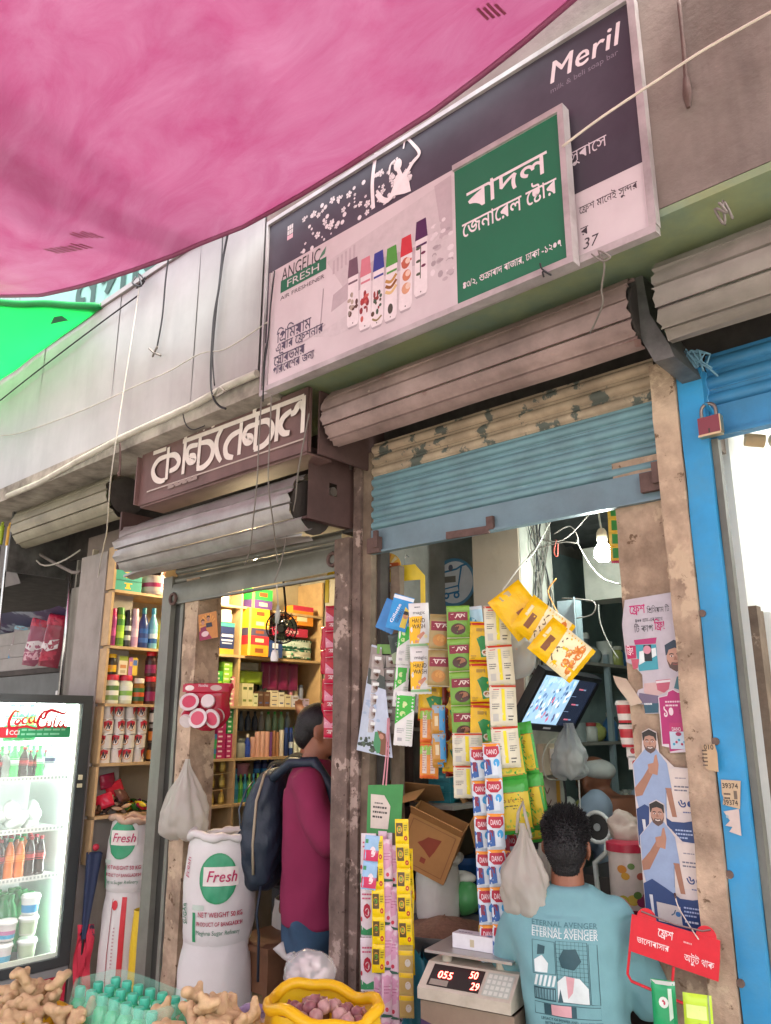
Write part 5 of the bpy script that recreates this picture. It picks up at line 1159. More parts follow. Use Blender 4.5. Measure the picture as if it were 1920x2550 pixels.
vessel('jar','white plastic jug with pink label on the top shelf','jug',(XF,2.68,2.421),.16,.075,'d8c6bd','6a4a3a',['d8c6bd','b83a68','d8c6bd'])
for lb,y,h,r,k,c,cap,band,ov in(('magenta spray can at the column end of the bottle shelf',2.43,.225,.021,'spray','9a2f78','c21f6a',['7a2468','b04a8c','9a2f78'],1),('lime green spray can among the aerosol bottles',2.476,.235,.027,'spray','7da83a','4d8a3c',['5c8a2c','a8cf4a','8dbd3e','4a8a3a'],1),('black spray can with white marks among the aerosol bottles',2.528,.225,.022,'spray','23252a','15171a',['3a3d42','b9b9b9','24262a','c9c9c9','24262a'],1),('pale lilac spray can among the aerosol bottles',2.575,.238,.024,'spray','c9a9bd','d6b8c4',['b890ae','d3b9cb','c3a2ba'],1),('dark blue bottle with teal cap on the bottle shelf',2.635,.25,.03,'bottle','2b3c74','237a8a',['3a62a8','2b3c74','27569a'],1.1),('light blue detergent bottle with white swirl on the bottle shelf',2.70,.255,.036,'bottle','7fc0d4','52a6c2',['2f5f9c','e0eef0','8fcbdc'],.8),('yellow bottle beside the grey jamb on the bottle shelf',2.765,.24,.03,'bottle','e0bd3a','e8b818',['e8cf5a','e0bd3a'],.8)):
 vessel(k,lb,'bottle' if k=='bottle' else 'spray can',(XF-.01,y,2.0905),h,r,c,cap,band,None,ov)
for lb,y,h,r,c,cap,band,z,k in(('green and white drink jar with red lid, nearer the column',2.452,.165,.042,'cfd3c4','c23347',['7c9a5a','e3e3d8','5a7d42'],1.7605,'jar'),('green and white drink jar with red lid, next to the honey jar',2.54,.165,.042,'c9d2bf','c23347',['dfe3d8','86b35a','d9ddd0'],1.7605,'jar'),('glass honey jar with white lid on the jar shelf',2.627,.15,.036,'8a5a24','d8cfc6',['2f5a38','c9582f','3a6a3a'],1.7605,'jar'),('dark coffee jar with red lid and maroon label, lower of two',2.705,.165,.036,'4a2a2a','c22a38',['8a2a58','8a2a58','3a2226'],1.7605,'jar'),('dark coffee jar with red lid and maroon label, upper of two',2.70,.15,.034,'4a2a2a','d02a34',['7a2450','8a2a58','3a2226'],1.927,'jar'),('black and yellow jar standing on the drink jars',2.44,.118,.028,'33302a','e0b52a',['d9b02a','e0a83a','3a3428'],1.927,'jar')):
 vessel(k,lb,'jar',(XF,y,z),h,r,c,cap,band)
carton('green and cream food carton on top of the drink jars','carton',(XF,2.50,1.927),(.05,.055,.11),'d9cdb0',[(0,.75,1,.25,'9aa84a'),(.15,.35,.7,.18,'c98a5a'),(.2,.1,.6,.15,'b9a888')])
carton('purple and yellow food carton beside the upper coffee jar','carton',(XF,2.565,1.927),(.05,.06,.105),'d9b84a',[(0,0,.45,1,'a86aa0'),(.1,.5,.3,.25,'e0a86a'),(.5,.55,.45,.3,'5a78b0')])
def can_art(a,seed):
 a.rect(-.03,.004,.06,.072,'d8d2cc')
CANS=None
for r_ in range(4):
 for c_ in range(4):
  z=1.4305+r_*.0805
  y=2.44+c_*.0735+.003*((r_*7+c_*3)%3)
  if CANS is None:
   t=thing('milk_tin','white and red sweetened milk tin in the four-by-four stack','tin',(XF,y,z),'milk tins stacked on the shelf')
   obj('body',MB().lathe([(p*.034,q*.08)for p,q in KIND['tin'][0]],(0,0,0),18),ink('d3cdc6',.3),t,50,loc=(0,0,0))
   obj('rim',MB().lathe([(.0345,.0765),(.0355,.0765),(.0355,.0795),(.0345,.0795)],(0,0,0),18),STEEL,t,50,loc=(0,0,0))
   a=Art()
   a.poly([(-.02,.03),(.026,.05),(.028,.068),(.0,.075),(-.024,.066)],'b8283a')
   a.ell(.004,.034,.020,.018,'c98a3a',16)
   a.ell(.004,.034,.016,.014,'e0d8d0',16)
   a.poly([(-.008,.028),(-.002,.062),(.004,.062),(.010,.040),(.014,.060),(.020,.060),(.012,.026),(.006,.026),(.001,.044),(-.002,.026)],'3a2a30')
   a.build('label_print',t,lambda x,z,o:((.0335+o)*math.cos(x/.034-.65),(.0335+o)*math.sin(x/.034-.65),z),.0003,.012,base=.0008,loc=(0,0,0))
   CANS=t
  else:
   copy(CANS,(XF,y,z),(0,0,(0,35,-20,70,12,-40)[(r_*5+c_*3)%6]))
for i,lb in enumerate(('lowest','middle','topmost')):
 vessel('jar','orange-labelled dark jam jar, %s of three beside the tins'%lb,'jar',(XF,2.755,1.4305+i*.107),.105,.034,'3a2620',('2a2420','a8a49c','c2506a')[i],[('c98a3a','d0782a','e0d0c0')[i]]*2)
rr=random.Random(21)
def sweets(label,cat,y0,y1,z0,hump,cols,n,s):
 b=MB()
 mats=[ink(c,.25)for c in cols]
 for i in range(n):
  u,v=rr.random(),rr.random()
  x,y=-4.53+.2*u,y0+(y1-y0)*v
  z=z0+s*.5+rr.random()*hump*math.sin(max(.15,v if y1>y0 else .5)*2.6)*(1-.3*u)
  b.k=rr.randrange(len(cols))
  m0=MB()
  m0.grid(lambda p,q:((p-.5)*s*2.4,s*.5*math.sin(q*6.283)*(.35+.65*math.sin(max(.0,min(1,p))*math.pi)),s*.5*math.cos(q*6.283)*(.25+.75*math.sin(p*math.pi))),4,6)
  m0.xf(Matrix.Translation((x,y,z))@Euler((rr.uniform(0,6),rr.uniform(-.8,.8),rr.uniform(0,6))).to_matrix().to_4x4())
  b.add(m0.v,m0.f)
 return tag(obj(cat.replace(' ','_')+'_pile',b,mats,None,60),label,cat,None,'stuff')
sweets('heap of brown and cream wrapped sweets on the lowest shelf','wrapped sweets',2.39,2.60,1.151,.11,('5a4030','3a2a24','c9a888','7d5a44','8a7868'),130,.026)
sweets('scatter of yellow and green wrapped sweets on the lowest shelf','bright sweets',2.60,2.78,1.151,.045,('d9c22a','3a8a3a','7a3a6a','c9c9c0','c22a44','3f6a2f'),36,.03)
for i,(y,z,c)in enumerate(((2.42,1.23,'b81f3a'),(2.48,1.29,'c42a3a'),(2.44,1.34,'8a1f3a'),(2.52,1.25,'5a3a34'))):
 me,th=pouch_mesh(.1,.08,.022,ink(c,.25),i)
 o=link('snack_packet',me,None,loc=(-4.36,y+.03,z+.03),rot=(rnd.uniform(-40,30),rnd.uniform(-30,30),60+20*i))
 tag(o,('crimson foil snack packet lying on the brown sweets','bright red foil snack packet on the lowest shelf','dark pink foil packet topmost of the snack heap','brown foil snack packet among the red packets')[i],'snack packet')
carton('navy snack carton with white window on the second bay shelf','carton',(XF,3.235,2.0905),(.08,.115,.21),'24305c',[(0,.88,1,.12,'3f9a8a'),(.1,.55,.8,.08,'d9d9e0'),(.1,.42,.8,.05,'c0c4d8'),(.15,.33,.7,.04,'a8b0c8'),(0,0,1,.18,'d9a03a')])
vessel('jar','white tub on top of the navy snack carton','tub',(XF,3.235,2.302),.085,.05,'e8e2d0','efe9d8')
vessel('tin','red and orange tin beside the navy carton','tin',(XF,3.10,2.0905),.12,.035,'c24a24',None,['d0642a','b8321f','d98a3a'])
vessel('roll','slim black pack behind the red tin','pack',(XF-.06,3.16,2.0905),.16,.03,'2a2a30',None,['33343a','8a7a3a','2a2a30'])
vessel('tin','lime tin at the edge of the second bay','tin',(XF,3.035,2.0905),.07,.022,'8ac23a',None,['a0d04a'])
vessel('bottle','yellow bottle with orange base at the edge of the second bay','bottle',(XF,3.045,1.7605),.22,.024,'e8c82a','e0b81f',['e8d03a','d0602a'])
carton('white carton with red edge above the second bay','carton',(XF,3.13,2.4205),(.12,.2,.12),'e6dcc8',[(0,0,.35,1,'b83a58'),(.94,0,.06,1,'c24a2a')])
def stack(label,cat,y,z,n,size,cols,group,x=XF,mark='e0e6c8'):
 for i in range(n):
  c=cols[i%len(cols)]
  carton(label,cat,(x,y+rnd.uniform(-.003,.003),z+i*(size[2]+.0006)),size,c,[(.1,.3,.5,.35,mark)],group)
stack('pink soap bar in the tall column at the front of the soap shelf','soap',3.115,1.7605,8,(.055,.068,.031),('d9969a','d98f92'),'pink soaps in the front column')
stack('lime soap bar capping the pink soap column','soap',3.115,2.012,1,(.055,.068,.03),('8fc24a',),None)
stack('green soap bar in the short column of the soap shelf','soap',3.19,1.7605,7,(.055,.07,.031),('4fae4a','8fc83e','3a9a44'),'green soaps in the short column')
stack('lime soap bar in the back column of the soap shelf','soap',3.265,1.7605,9,(.055,.07,.031),('9ccf45','86c040','a6d650'),'lime soaps in the back column')
stack('small pink soap bar standing on the divider side of the soap shelf','soap',3.31,1.7605,6,(.055,.05,.031),('d99aa0','d08a90'),'pink soaps by the divider')
stack('yellow soap carton in the yellow stack','soap carton',3.105,1.4305,5,(.06,.062,.031),('e0c42a','e4ca34'),'yellow soap cartons',mark='5a7a2a')
carton('red carton topping the yellow soap cartons','carton',(XF,3.12,1.592),(.06,.08,.03),'c22a38')
stack('green toothpaste carton in the middle stack of small cartons','small carton',3.172,1.4305,5,(.06,.06,.03),('3a9a5a','3f78a8','48a462'),'green and blue small cartons',mark='d9e6d9')
stack('magenta soap carton in the tall magenta wall of cartons','soap carton',3.238,1.4305,8,(.06,.066,.03),('b32a68','a8245f'),'magenta soap cartons',mark='e6c9d6')
stack('magenta soap carton by the divider under green cartons','soap carton',3.305,1.4305,5,(.06,.05,.03),('b32a68','b83070'),'magenta soap cartons by the divider',mark='e6c9d6')
stack('green soap carton stacked over the magenta cartons by the divider','soap carton',3.305,1.5845,5,(.06,.05,.03),('2f8a4a','3a964f'),'green soap cartons by the divider',mark='d9e6d0')
vessel('bottle','small yellow bottle left of the yellow soap cartons','bottle',(XF+.02,3.045,1.4305),.13,.018,'e0b83a','e8d8b0',['d8a82a'])
for i,z in enumerate((1.25,1.345)):
 tag(obj('bottle_rail',MB().tube([(-4.31,3.03,z),(-4.31,3.16,z-.012),(-4.31,3.32,z)],.003,5),mat('brass',''),None,60),('lower','upper')[i]+' thin rail holding the gold-capped bottles','rail')
GOLD=None
for r_,z in enumerate((1.151,1.2535,1.3485)):
 for c_ in range(7):
  if r_==1 and c_ in(2,3):
   continue
  p=(XF-.0-.05*(c_%2),3.035+c_*.041,z)
  if GOLD is None:
   GOLD=vessel('bottle','small oil bottle with golden cap in the wired rack','bottle',p,.088,.019,'a8924a','d0962a',['c9b05a'],'oil bottles with golden caps',n=9,name='oil_bottle')
  else:
   copy(GOLD,p)
y=3.46
for i,(c,dz,lb)in enumerate((('e09a2a',.075,'orange biscuit box at the bottom of the stack'),('c22f3a',.06,'red biscuit box second from the bottom of the stack'),('4a4560',.05,'slate biscuit box in the middle of the stack'),('e8a82a',.065,'yellow biscuit box fourth from the bottom of the stack'),('eab02e',.07,'yellow biscuit box under the purple box'),('5a3f78',.06,'purple biscuit box under the green box'),('2f9a44',.075,'green biscuit box on top of the stack'))):
 carton(lb,'biscuit box',(XF+.01,y+(.02 if i>4 else 0),2.0905+sum((.075,.06,.05,.065,.07,.06,.075)[:i])+.0008*i),(.16,.18,dz),c,[(.35,.3,.4,.4,'e8d89a' if i%2 else '8a4a2a'),(0,0,.12,1,'e8c860')])
carton('navy biscuit box beside the biscuit stack','biscuit box',(XF+.01,3.62,2.0905),(.14,.13,.115),'2a4078',[(.3,.55,.4,.3,'c9d0e0'),(.3,.15,.4,.3,'b9c4da')])
for i,z in enumerate((2.1,2.172)):
 me,th=pouch_mesh(.34,.075,.04,ink(('d0d2c4','cfe0d8')[i],.3),60+i)
 t=thing('nappy_pack',('lower','upper')[i]+' green and white nappy pack on the top shelf','nappy pack',(XF,3.86,z+.07),rot=(0,0,90))
 o=link('pouch',me,t,loc=(0,0,0))
 A=Art()
 A.rect(-.17,-.02,.34,.02,'2a6a58')
 A.rect(-.17,-.072,.34,.014,'2a6a58')
 A.rect(-.06,-.05,.03,.018,'4aa07a')
 A.build('print',o,pouch_front(th),.0002,.02,base=.001,loc=(0,0,0))
carton('pink and red gift carton on the top shelf under the fan','carton',(XF,3.78,2.25),(.14,.3,.06),'b02a4a',[(.3,.3,.4,.4,'e0a8b0')])
carton('orange carton hanging high behind the fan','carton',(XF,3.9,2.34),(.1,.2,.14),'d98a2a',[(.2,.2,.5,.3,'e8d8b0'),(0,.75,1,.25,'c2304a')])
for i in range(6):
 me,th=pouch_mesh(.075,.19,.012,ink('7a2450',.25),70)
 o=link('shampoo_pouch',me,None,loc=(-4.42+.02*(i%2),3.66+i*.048,2.068),rot=(0,0,75))
 tag(o,'plum shampoo pouch hanging under the top shelf','shampoo pouch','plum shampoo pouches')
me,th=pouch_mesh(.2,.09,.04,ink('9ab83a',.3),75)
tag(link('tissue_pack',me,None,loc=(-4.42,3.52,2.0),rot=(0,0,85)),'lime green soft pack behind the cream boxes','soft pack')
me,th=pouch_mesh(.2,.06,.03,film('clear_bag','c9d0d0',.6),76)
tag(link('clear_pack',me,None,loc=(-4.44,3.5,2.06),rot=(0,0,85)),'clear plastic pack above the lime soft pack','soft pack')
for i,(y,dy,dz,c,lb)in enumerate(((3.415,.045,.15,'cfc9a0','tall cream lotion carton with olive leaf by the divider'),(3.463,.045,.15,'d3cda6','tall cream lotion carton second from the divider'),(3.51,.038,.085,'d0d4b0','small cream carton next to the lotion cartons'),(3.553,.042,.1,'5a4034','brown face-cream carton beside the small cream carton'),(3.61,.05,.1,'6a4a3a','brown jar carton left of the white cartons'),(3.675,.065,.055,'e0d4b8','low ivory carton under another ivory carton'),(3.675,.065,.052,'e3d8be','low ivory carton on top of the other ivory carton'),(3.74,.05,.1,'e0dac8','white upright carton in the cream row'),(3.80,.055,.085,'d9d0b0','ivory and blue carton in the cream row'),(3.87,.06,.08,'c9c9d9','white and navy carton near the shelf end'),(3.93,.045,.06,'b8a8c9','lilac carton near the shelf end'),(3.98,.045,.06,'bfb0d0','pale violet carton at the shelf end'))):
 z=1.7605+(.0565 if i==6 else 0)
 carton(lb,'carton',(XF,y,z),(.05,dy,dz),c,[(.15,.72,.7,.12,'5a6a3a' if i<3 else '8a7a6a'),(.2,.2,.6,.1,'7a8a4a' if i<3 else '4a5a8a')])
for i,(y,h,r,c,cap,lb)in enumerate(((3.40,.1,.022,'b9a890','3a5a44','jar with green lid on the back of the cream shelf'),(3.62,.09,.02,'2f3336','1f2224','black roll-on bottle behind the brown cartons'),(3.66,.095,.02,'33393c','22262a','second black roll-on bottle behind the cartons'),(3.82,.14,.024,'55565a','1f2022','black-capped lotion bottle behind the white cartons'),(3.95,.15,.02,'d9cfa8','4a3a3a','small perfume bottle with dark cap at the shelf end'),(3.9,.085,.02,'c98a9a','b06a80','pink cream jar behind the violet cartons'),(4.0,.1,.022,'8a94b0','55607a','blue-grey bottle at the far end of the cream shelf'))):
 vessel('bottle' if h>.1 else 'jar',lb,'bottle' if h>.1 else 'jar',(XF-.07,y,1.7605+.06),h,r,c,cap)
for i,(y,h,r,k,c,cap,band,lb)in enumerate(((3.42,.12,.03,'jar','9aa09a','6a706a',None,'clear jar at the divider of the tube shelf'),(3.475,.15,.022,'bottle','2a449a','e0d6c4',['3452b0'],'blue bottle with cream cap on the tube shelf'),(3.52,.13,.02,'roll','d0a090',None,None,'peach tube first of the peach tubes'),(3.56,.165,.02,'roll','d8a896',None,None,'peach tube second of the peach tubes'),(3.60,.165,.02,'roll','dcae9c',None,None,'peach tube third of the peach tubes'),(3.64,.165,.02,'roll','d6a492',None,None,'peach tube last of the peach tubes'),(3.675,.16,.012,'roll','7a4a8a',None,None,'thin violet tube after the peach tubes'),(3.705,.17,.014,'roll','9a6a4a',None,None,'brown tube after the violet tube'),(3.735,.16,.014,'roll','a87a58',None,None,'tan tube beside the brown tube'),(3.772,.175,.018,'roll','d8cfc0',None,None,'ivory tube beside the navy cans'),(3.815,.19,.019,'spray','22356a','2a448a',None,'navy can first of two on the tube shelf'),(3.857,.19,.019,'spray','22356a','2a448a',['2a4078','c9d0e0','22356a'],'navy can with pale mark on the tube shelf'),(3.9,.2,.02,'spray','dfe6d8','7ac83a',None,'white bottle with lime cap, first of three'),(3.945,.2,.02,'spray','e3e8dc','7ac83a',None,'white bottle with lime cap, middle of three'),(3.99,.2,.02,'spray','dfe6d8','82cc40',None,'white bottle with lime cap, last of three'))):
 vessel(k,lb,'tube' if k=='roll' else('jar' if k=='jar' else 'bottle'),(XF,y,1.4305),h,r,c,cap,band)
for i in range(9):
 c=('5a4a44','55606a','3f4a58','3a4454','8a8a84','9fb39a','8fb08a','94b890','7d8a90')[i]
 cap=('8a6a5a','3a4248','2a3038','22303c','cfd3cc','3fae4a','46b450','4ab854','a8b4bc')[i]
 vessel('bottle',('brown','slate','dark slate','navy','grey','pale green first','pale green second','pale green third','pale blue')[i]+' bottle in the back row of the tube shelf','bottle',(XF-.1,3.43+i*.06,1.60),.13,.021,c,cap)
HW=None
for i in range(7):
 c,cap=(('3a9ab0','4ab0d0'),('7ac05a','a0d850'))[i%2]
 vessel('bottle',('clear blue','clear green')[i%2]+' hand-wash bottle in the front row of the lowest shelf','hand wash bottle',(XF,3.395+i*.036,1.1505),.175,.0175,c,cap,[('2f7a9a','4aa04a')[i%2]],('blue hand-wash bottles','green hand-wash bottles')[i%2])
vessel('bottle','white bottle with red cap after the hand-wash bottles','bottle',(XF,3.655,1.1505),.17,.022,'d9d0c6','c23a34',['d9c8c0'])
vessel('bottle','ivory lotion bottle with pump after the red-capped bottle','bottle',(XF,3.71,1.1505),.17,.027,'d6ccb8','c9bfae',['cfc4a8','6a7a4a'])
vessel('bottle','dark green bottle next to the ivory lotion','bottle',(XF,3.77,1.1505),.17,.024,'2f5a40','3a4a40',['8ab08a'])
for i in range(3):
 vessel('spray','navy spray can with light blue band on the lowest shelf, %s of three'%('first','second','third')[i],'spray can',(XF-.08,3.63+i*.062,1.29),.125,.025,'1f2c5a','26386e',['2a3c74','3a8ac0','24346a'])
vessel('tub','pink tub standing behind the hand-wash bottles','tub',(XF-.08,3.5,1.31),.08,.05,'c98a9a','cf98a4')
vessel('roll','blue cluster pack behind the hand-wash bottles','pack',(XF-.08,3.42,1.26),.1,.035,'3a7aa8')
vessel('roll','dark blue canister behind the hand-wash bottles','pack',(XF-.09,3.5,1.2),.1,.06,'24346a')
vessel('spray','magenta bottle near the black-sleeved arm','bottle',(XF-.02,3.9,1.26),.13,.03,'b82a68','d03a7a')
vessel('spray','small bottle with bright green cap near the shelf end','bottle',(XF,3.85,1.2),.12,.024,'c9d0c0','5ac03a')
tag(obj('wall_lamp',MB().lathe([(0,-.04),(.022,-.036),(.03,-.015),(.03,.005),(.018,.03),(.014,.05)],(-3.95,3.15,2.55),14).tube([(-3.95,3.15,2.6),(-3.95,3.15,2.72)],.008,6),mat('warm_bulb',(1,.78,.45),.5,var=0,emit=200),None,180),'warm glowing bulb hanging over the lit shelves','lamp')
# drinks fridge
F=thing('drinks_fridge','upright glass-door drinks fridge glowing white at the street edge','fridge',(-4.6,2.0,.0))
DK=mat('fridge_grey','34383a',.5,var=.1,vs=6)
LIN=mat('fridge_liner','dfe6e2',.4,var=.03)
x0,x1,y0,y1,zt=-4.9,-4.3,1.66,2.30,1.80
b=MB().box(x0,x1-.05,y0,y0+.03,.05,zt).box(x0,x1-.05,y1-.03,y1,.05,zt)
b.box(x0,x1-.05,y0+.03,y1-.03,zt-.04,zt-.001).box(x0,x0+.03,y0+.03,y1-.03,.05,zt-.04).box(x0+.03,x1-.05,y0+.03,y1-.03,.40,.42)
obj('cabinet',b,DK,F)
b=MB().box(x0+.031,x0+.04,y0+.032,y1-.032,.421,zt-.042).box(x0+.04,x1-.06,y0+.0305,y0+.036,.421,zt-.042).box(x0+.04,x1-.06,y1-.036,y1-.0305,.421,zt-.042)
obj('liner',b,LIN,F)
dr=obj('door',MB().box(x1-.045,x1,y1-.045,y1+.012,.43,zt).box(x1-.045,x1,y0-.01,y0+.035,.43,zt).box(x1-.045,x1,y0+.035,y1-.045,zt-.045,zt).box(x1-.045,x1,y0+.035,y1-.045,.43,.475),DK,F)
obj('pane',MB().box(x1-.018,x1-.012,y0+.036,y1-.046,.476,zt-.046),film('door_glass','e8f4f0',.10,.03,.0),dr)
obj('gasket',MB().box(x1-.03,x1-.02,y1-.055,y1-.046,.48,zt-.05).box(x1-.03,x1-.02,y0+.04,y1-.056,.476,.50),mat('gasket','c9d0c0',.6),dr)
obj('handle',MB().box(x1,x1+.012,y1-.035,y1-.015,1.35,1.375).box(x1,x1+.010,y1-.038,y1-.012,1.31,1.33),mat('sticker_cream','c9c6a8',.6),dr)
led=obj('led_strip',MB().box(x1-.075,x1-.062,y1-.052,y1-.04,.5,zt-.06),mat('led',(.92,1,.96),.5,var=0,emit=11),F)
obj('led_strip',MB().box(x0+.1,x1-.1,y0+.1,y1-.1,zt-.046,zt-.0415),mat('led_top',(.92,1,.96),.5,var=0,emit=4),F)
for z in(1.365,1.107,.87):
 b=MB().box(x0+.05,x1-.06,y0+.04,y1-.06,z-.006,z)
 rl=obj('rack',b,LIN,F)
 b=MB().box(x1-.06,x1-.055,y0+.04,y1-.06,z-.014,z+.012)
 rail=obj('price_rail',b,mat('price_rail','e6ebe6',.5),rl)
 a=Art()
 for i in range(26):
  a.rect(y0+.06+i*.02,z-.006,.011,.012,'a8b4b0')
 a.build('price_tags',rl,face_x(x1-.055),0,0)
obj('valance',MB().box(x1-.06,x1-.055,y0+.04,y1-.06,1.545,1.556),LIN,F)
obj('kick_panel',MB().box(x1-.06,x1-.01,y0,y1+.01,.05,.385),mat('red_panel','b52540',.45,var=.08,vs=4),F)
obj('lower_rail',MB().box(x1-.06,x1-.004,y0,y1+.012,.387,.426),mat('grey_rail','77797a',.5),F)
a=Art()
a.rect(y0+.04,1.575,.50,.058,'2f8a5c')
a.rect(y0+.06,1.578,.19,.052,'b8323e')
a.text('CCI',1.867,1.592,.022,'e8dcdc','l',bold=1,fit=.055)
a.poly([(1.852,1.59),(1.859,1.59),(1.860,1.61),(1.857,1.622),(1.853,1.622),(1.850,1.61)],'e8dcdc')
a.bars(1.93,1.582,.24,.046,2,'7cbf9a',3)
RD='b3202f'
def sw(w0):
 return lambda t:w0*(.35+.9*math.sin(min(1,t)*3.14))
Cs=([(1.912,1.705),(1.885,1.712),(1.866,1.685),(1.858,1.652),(1.867,1.628),(1.890,1.628),(1.914,1.638)],[(1.910,1.672),(1.894,1.663),(1.893,1.648),(1.907,1.647),(1.919,1.663),(1.910,1.672)],[(1.955,1.677),(1.938,1.677),(1.928,1.661),(1.936,1.648),(1.958,1.655)],[(1.987,1.683),(1.967,1.677),(1.963,1.661),(1.976,1.652),(1.991,1.669)],[(1.995,1.689),(1.990,1.661),(2.002,1.655),(2.012,1.663)],[(2.072,1.714),(2.045,1.712),(2.022,1.686),(2.011,1.652),(2.022,1.630),(2.052,1.633),(2.070,1.652)],[(2.024,1.692),(2.035,1.675),(2.049,1.681),(2.055,1.703),(2.078,1.718),(2.115,1.710),(2.153,1.701),(2.173,1.719)],[(2.078,1.666),(2.061,1.655),(2.067,1.632),(2.084,1.635),(2.088,1.655),(2.078,1.666)],[(2.120,1.701),(2.107,1.672),(2.102,1.638),(2.115,1.629),(2.127,1.638)],[(2.151,1.664),(2.134,1.655),(2.130,1.635),(2.146,1.632),(2.159,1.652)],[(2.162,1.667),(2.157,1.638),(2.169,1.629),(2.179,1.636)],[(1.873,1.622),(1.907,1.627),(1.952,1.634),(1.993,1.624),(2.026,1.620)])
for i,s in enumerate(Cs):
 a.line(s,sw(.0095 if i not in(0,5,6)else .013),RD,6)
a.build('door_decal',dr,face_x(x1-.0118),.0001,.0,base=.0004)
def soda(label,y,z,h,r,liquid,cap,band,x=-4.42,group=None):
 return vessel('soda',label,'drink bottle',(x,y,z),h,r,liquid,cap,band,group,n=14,name='drink_bottle',bodymat=mat('drink_'+liquid,liquid,.12,var=.05,spec=.6,coat=.5))
G_,K_,O_='2fae5a','33201c','e0761f'
for i,(y,c,cap,band)in enumerate(((1.84,G_,'2f9a4a','d8e6d8'),(1.95,G_,'2f9a4a','e0e8e0'),(2.0,G_,'38a455','dfe8d8'),(2.06,G_,'2f9a4a','d8c84a'))):
 soda('green soda bottle behind the red script, %s along the top rack'%('first','second','third','last')[i],y,1.5565,.2,.034,c,cap,band,-4.5)
soda('clear green soda bottle on the second rack',1.955,1.366,.165,.028,'4ac86a','4ab860','d9e8e0')
soda('dark cola bottle with red label beside the green bottle',2.01,1.366,.16,.026,K_,'a8202c','b8323a')
soda('cola bottle with red label at the left of the second rack',1.87,1.366,.15,.028,K_,'a8202c','b22a34')
soda('grey bottle cut off at the left of the second rack',1.91,1.366,.14,.028,'8f9a94','c9d0cc',None)
for i in range(3):
 soda('small dark cola with red top at the back of the second rack, %s of three'%('left','middle','right')[i],2.045+i*.035,1.366,.14,.018,'3a2a30','a83040','b04038',-4.5)
soda('water bottle with navy label at the right of the second rack',2.16,1.366,.175,.034,'c9d8d4','b9c8c4','4a5878')
for i,(y,c,cap,band)in enumerate(((1.885,K_,'a8202c','a83a54'),(1.94,K_,'b02a3a','9a2a38'),(1.99,O_,'3aa04a','e88a2f'),(2.045,O_,'3aa04a','ee9434'),(2.10,K_,'b02a3a','a8383a'),(2.155,K_,'b02a3a','b04444'))):
 soda(('cola bottle at the left of the third rack','cola bottle beside the orange drinks','orange drink bottle, left of the pair','orange drink bottle, right of the pair','cola bottle right of the orange drinks','cola bottle at the right of the third rack')[i],y,.871,.195,.027,c,cap,band)
for i,(y,z,r)in enumerate(((1.90,1.18,.06),(2.0,1.16,.07),(2.08,1.15,.055),(1.97,1.20,.05),(2.1,1.19,.05),(1.86,1.15,.05))):
 b=MB().ball((0,0,0),(.05,r*1.15,r*.5),18,12)
 for k,v in enumerate(b.v):
  q=V(v)
  b.v[k]=tuple(q*(1+.3*noise.noise(q*24+V((i*7,0,0)))+.12*noise.noise(q*70+V((i*7,0,0)))))
 o=tag(obj('milk_bag',b,mat('milk_bag','cfdcd6',.3,var=.08,vs=20),None,180,loc=(-4.43+.02*(i%2),y,z),rot=(20*i,10,30*i)),('crumpled white milk bag at the left of the bag rack','fat white milk bag in the middle of the bag rack','white milk bag at the right of the bag rack','white milk bag with blue spot on top of the heap','upper white milk bag by the bright strip','white milk bag cut off by the picture edge')[i],'milk bag')
soda('large green bottle lying at the bottom of the fridge',2.02,.5,.28,.045,'2f9a55','2f8a4a',None,-4.5)
for i,(y,z,c,band,lb)in enumerate(((2.01,.585,'e6e0de',['3fa8cf','c878a8','e6e0de'],'white tub with blue and pink print, upper of the left stack'),(2.0,.48,'e6e0de',['4ab0d4','e0d8d8'],'white tub at the bottom of the left stack'),(2.12,.69,'eef2f0',['3a9ad0','3a9ad0','eef2f0'],'white tub with bright blue band at the top right'),(2.12,.59,'d8e0d0',['b8c8a8'],'pale green tub in the right stack'),(2.125,.48,'d8e0d0',['c0cfb0'],'pale green tub at the bottom of the right stack'))):
 vessel('tub',lb,'tub',(-4.40,y,z),.095,.048,c,'f0f2f0',band)
soda('cola bottle with red top at the bottom left of the fridge',1.945,.5,.2,.03,K_,'c23040','8a2a30')
# open-fronted grocery: hanging sachets
def A_red(a,w,h):
 a.rect(-w/2,-.18*h,w,.16*h,'a8142e')
 a.poly([(-w*.42,-.18*h),(w*.42,-.18*h),(0,-.42*h)],'b5162c')
 a.poly([(-w*.46,-.22*h),(0,-.46*h),(w*.46,-.22*h),(w*.46,-.62*h),(-w*.46,-.62*h)],'d58aa0')
 a.ell(-w*.3,-.46*h,w*.1,w*.08,'e3c0c8',10)
 a.rect(-w*.46,-.86*h,w*.92,.24*h,'b51f3c')
 a.text('~েFশ',0,-.80*h,.13*h,'ecdcdc',fit=w*.6,bold=.5)
 a.rect(-w/2,-h,w,.025*h,'e8d0d4')
strip('crimson tea sachet strip hanging beside the rusty steel post','sachet strip',(-2.577,2.52,2.17),5,.082,.117,.012,ink('c21f46',.22),A_red,25,1.5,sag=.8,seed=1)
for i in range(2):
 strip(('crumpled crimson sachet strip behind the tea strip, upper','crumpled crimson sachet strip behind the tea strip, lower')[i],'sachet strip',((-2.696,2.58,2.09),(-2.694,2.58,1.849))[i],2,.05,.11,.01,ink('b81c3c',.2),None,-20,2,seed=31+i)
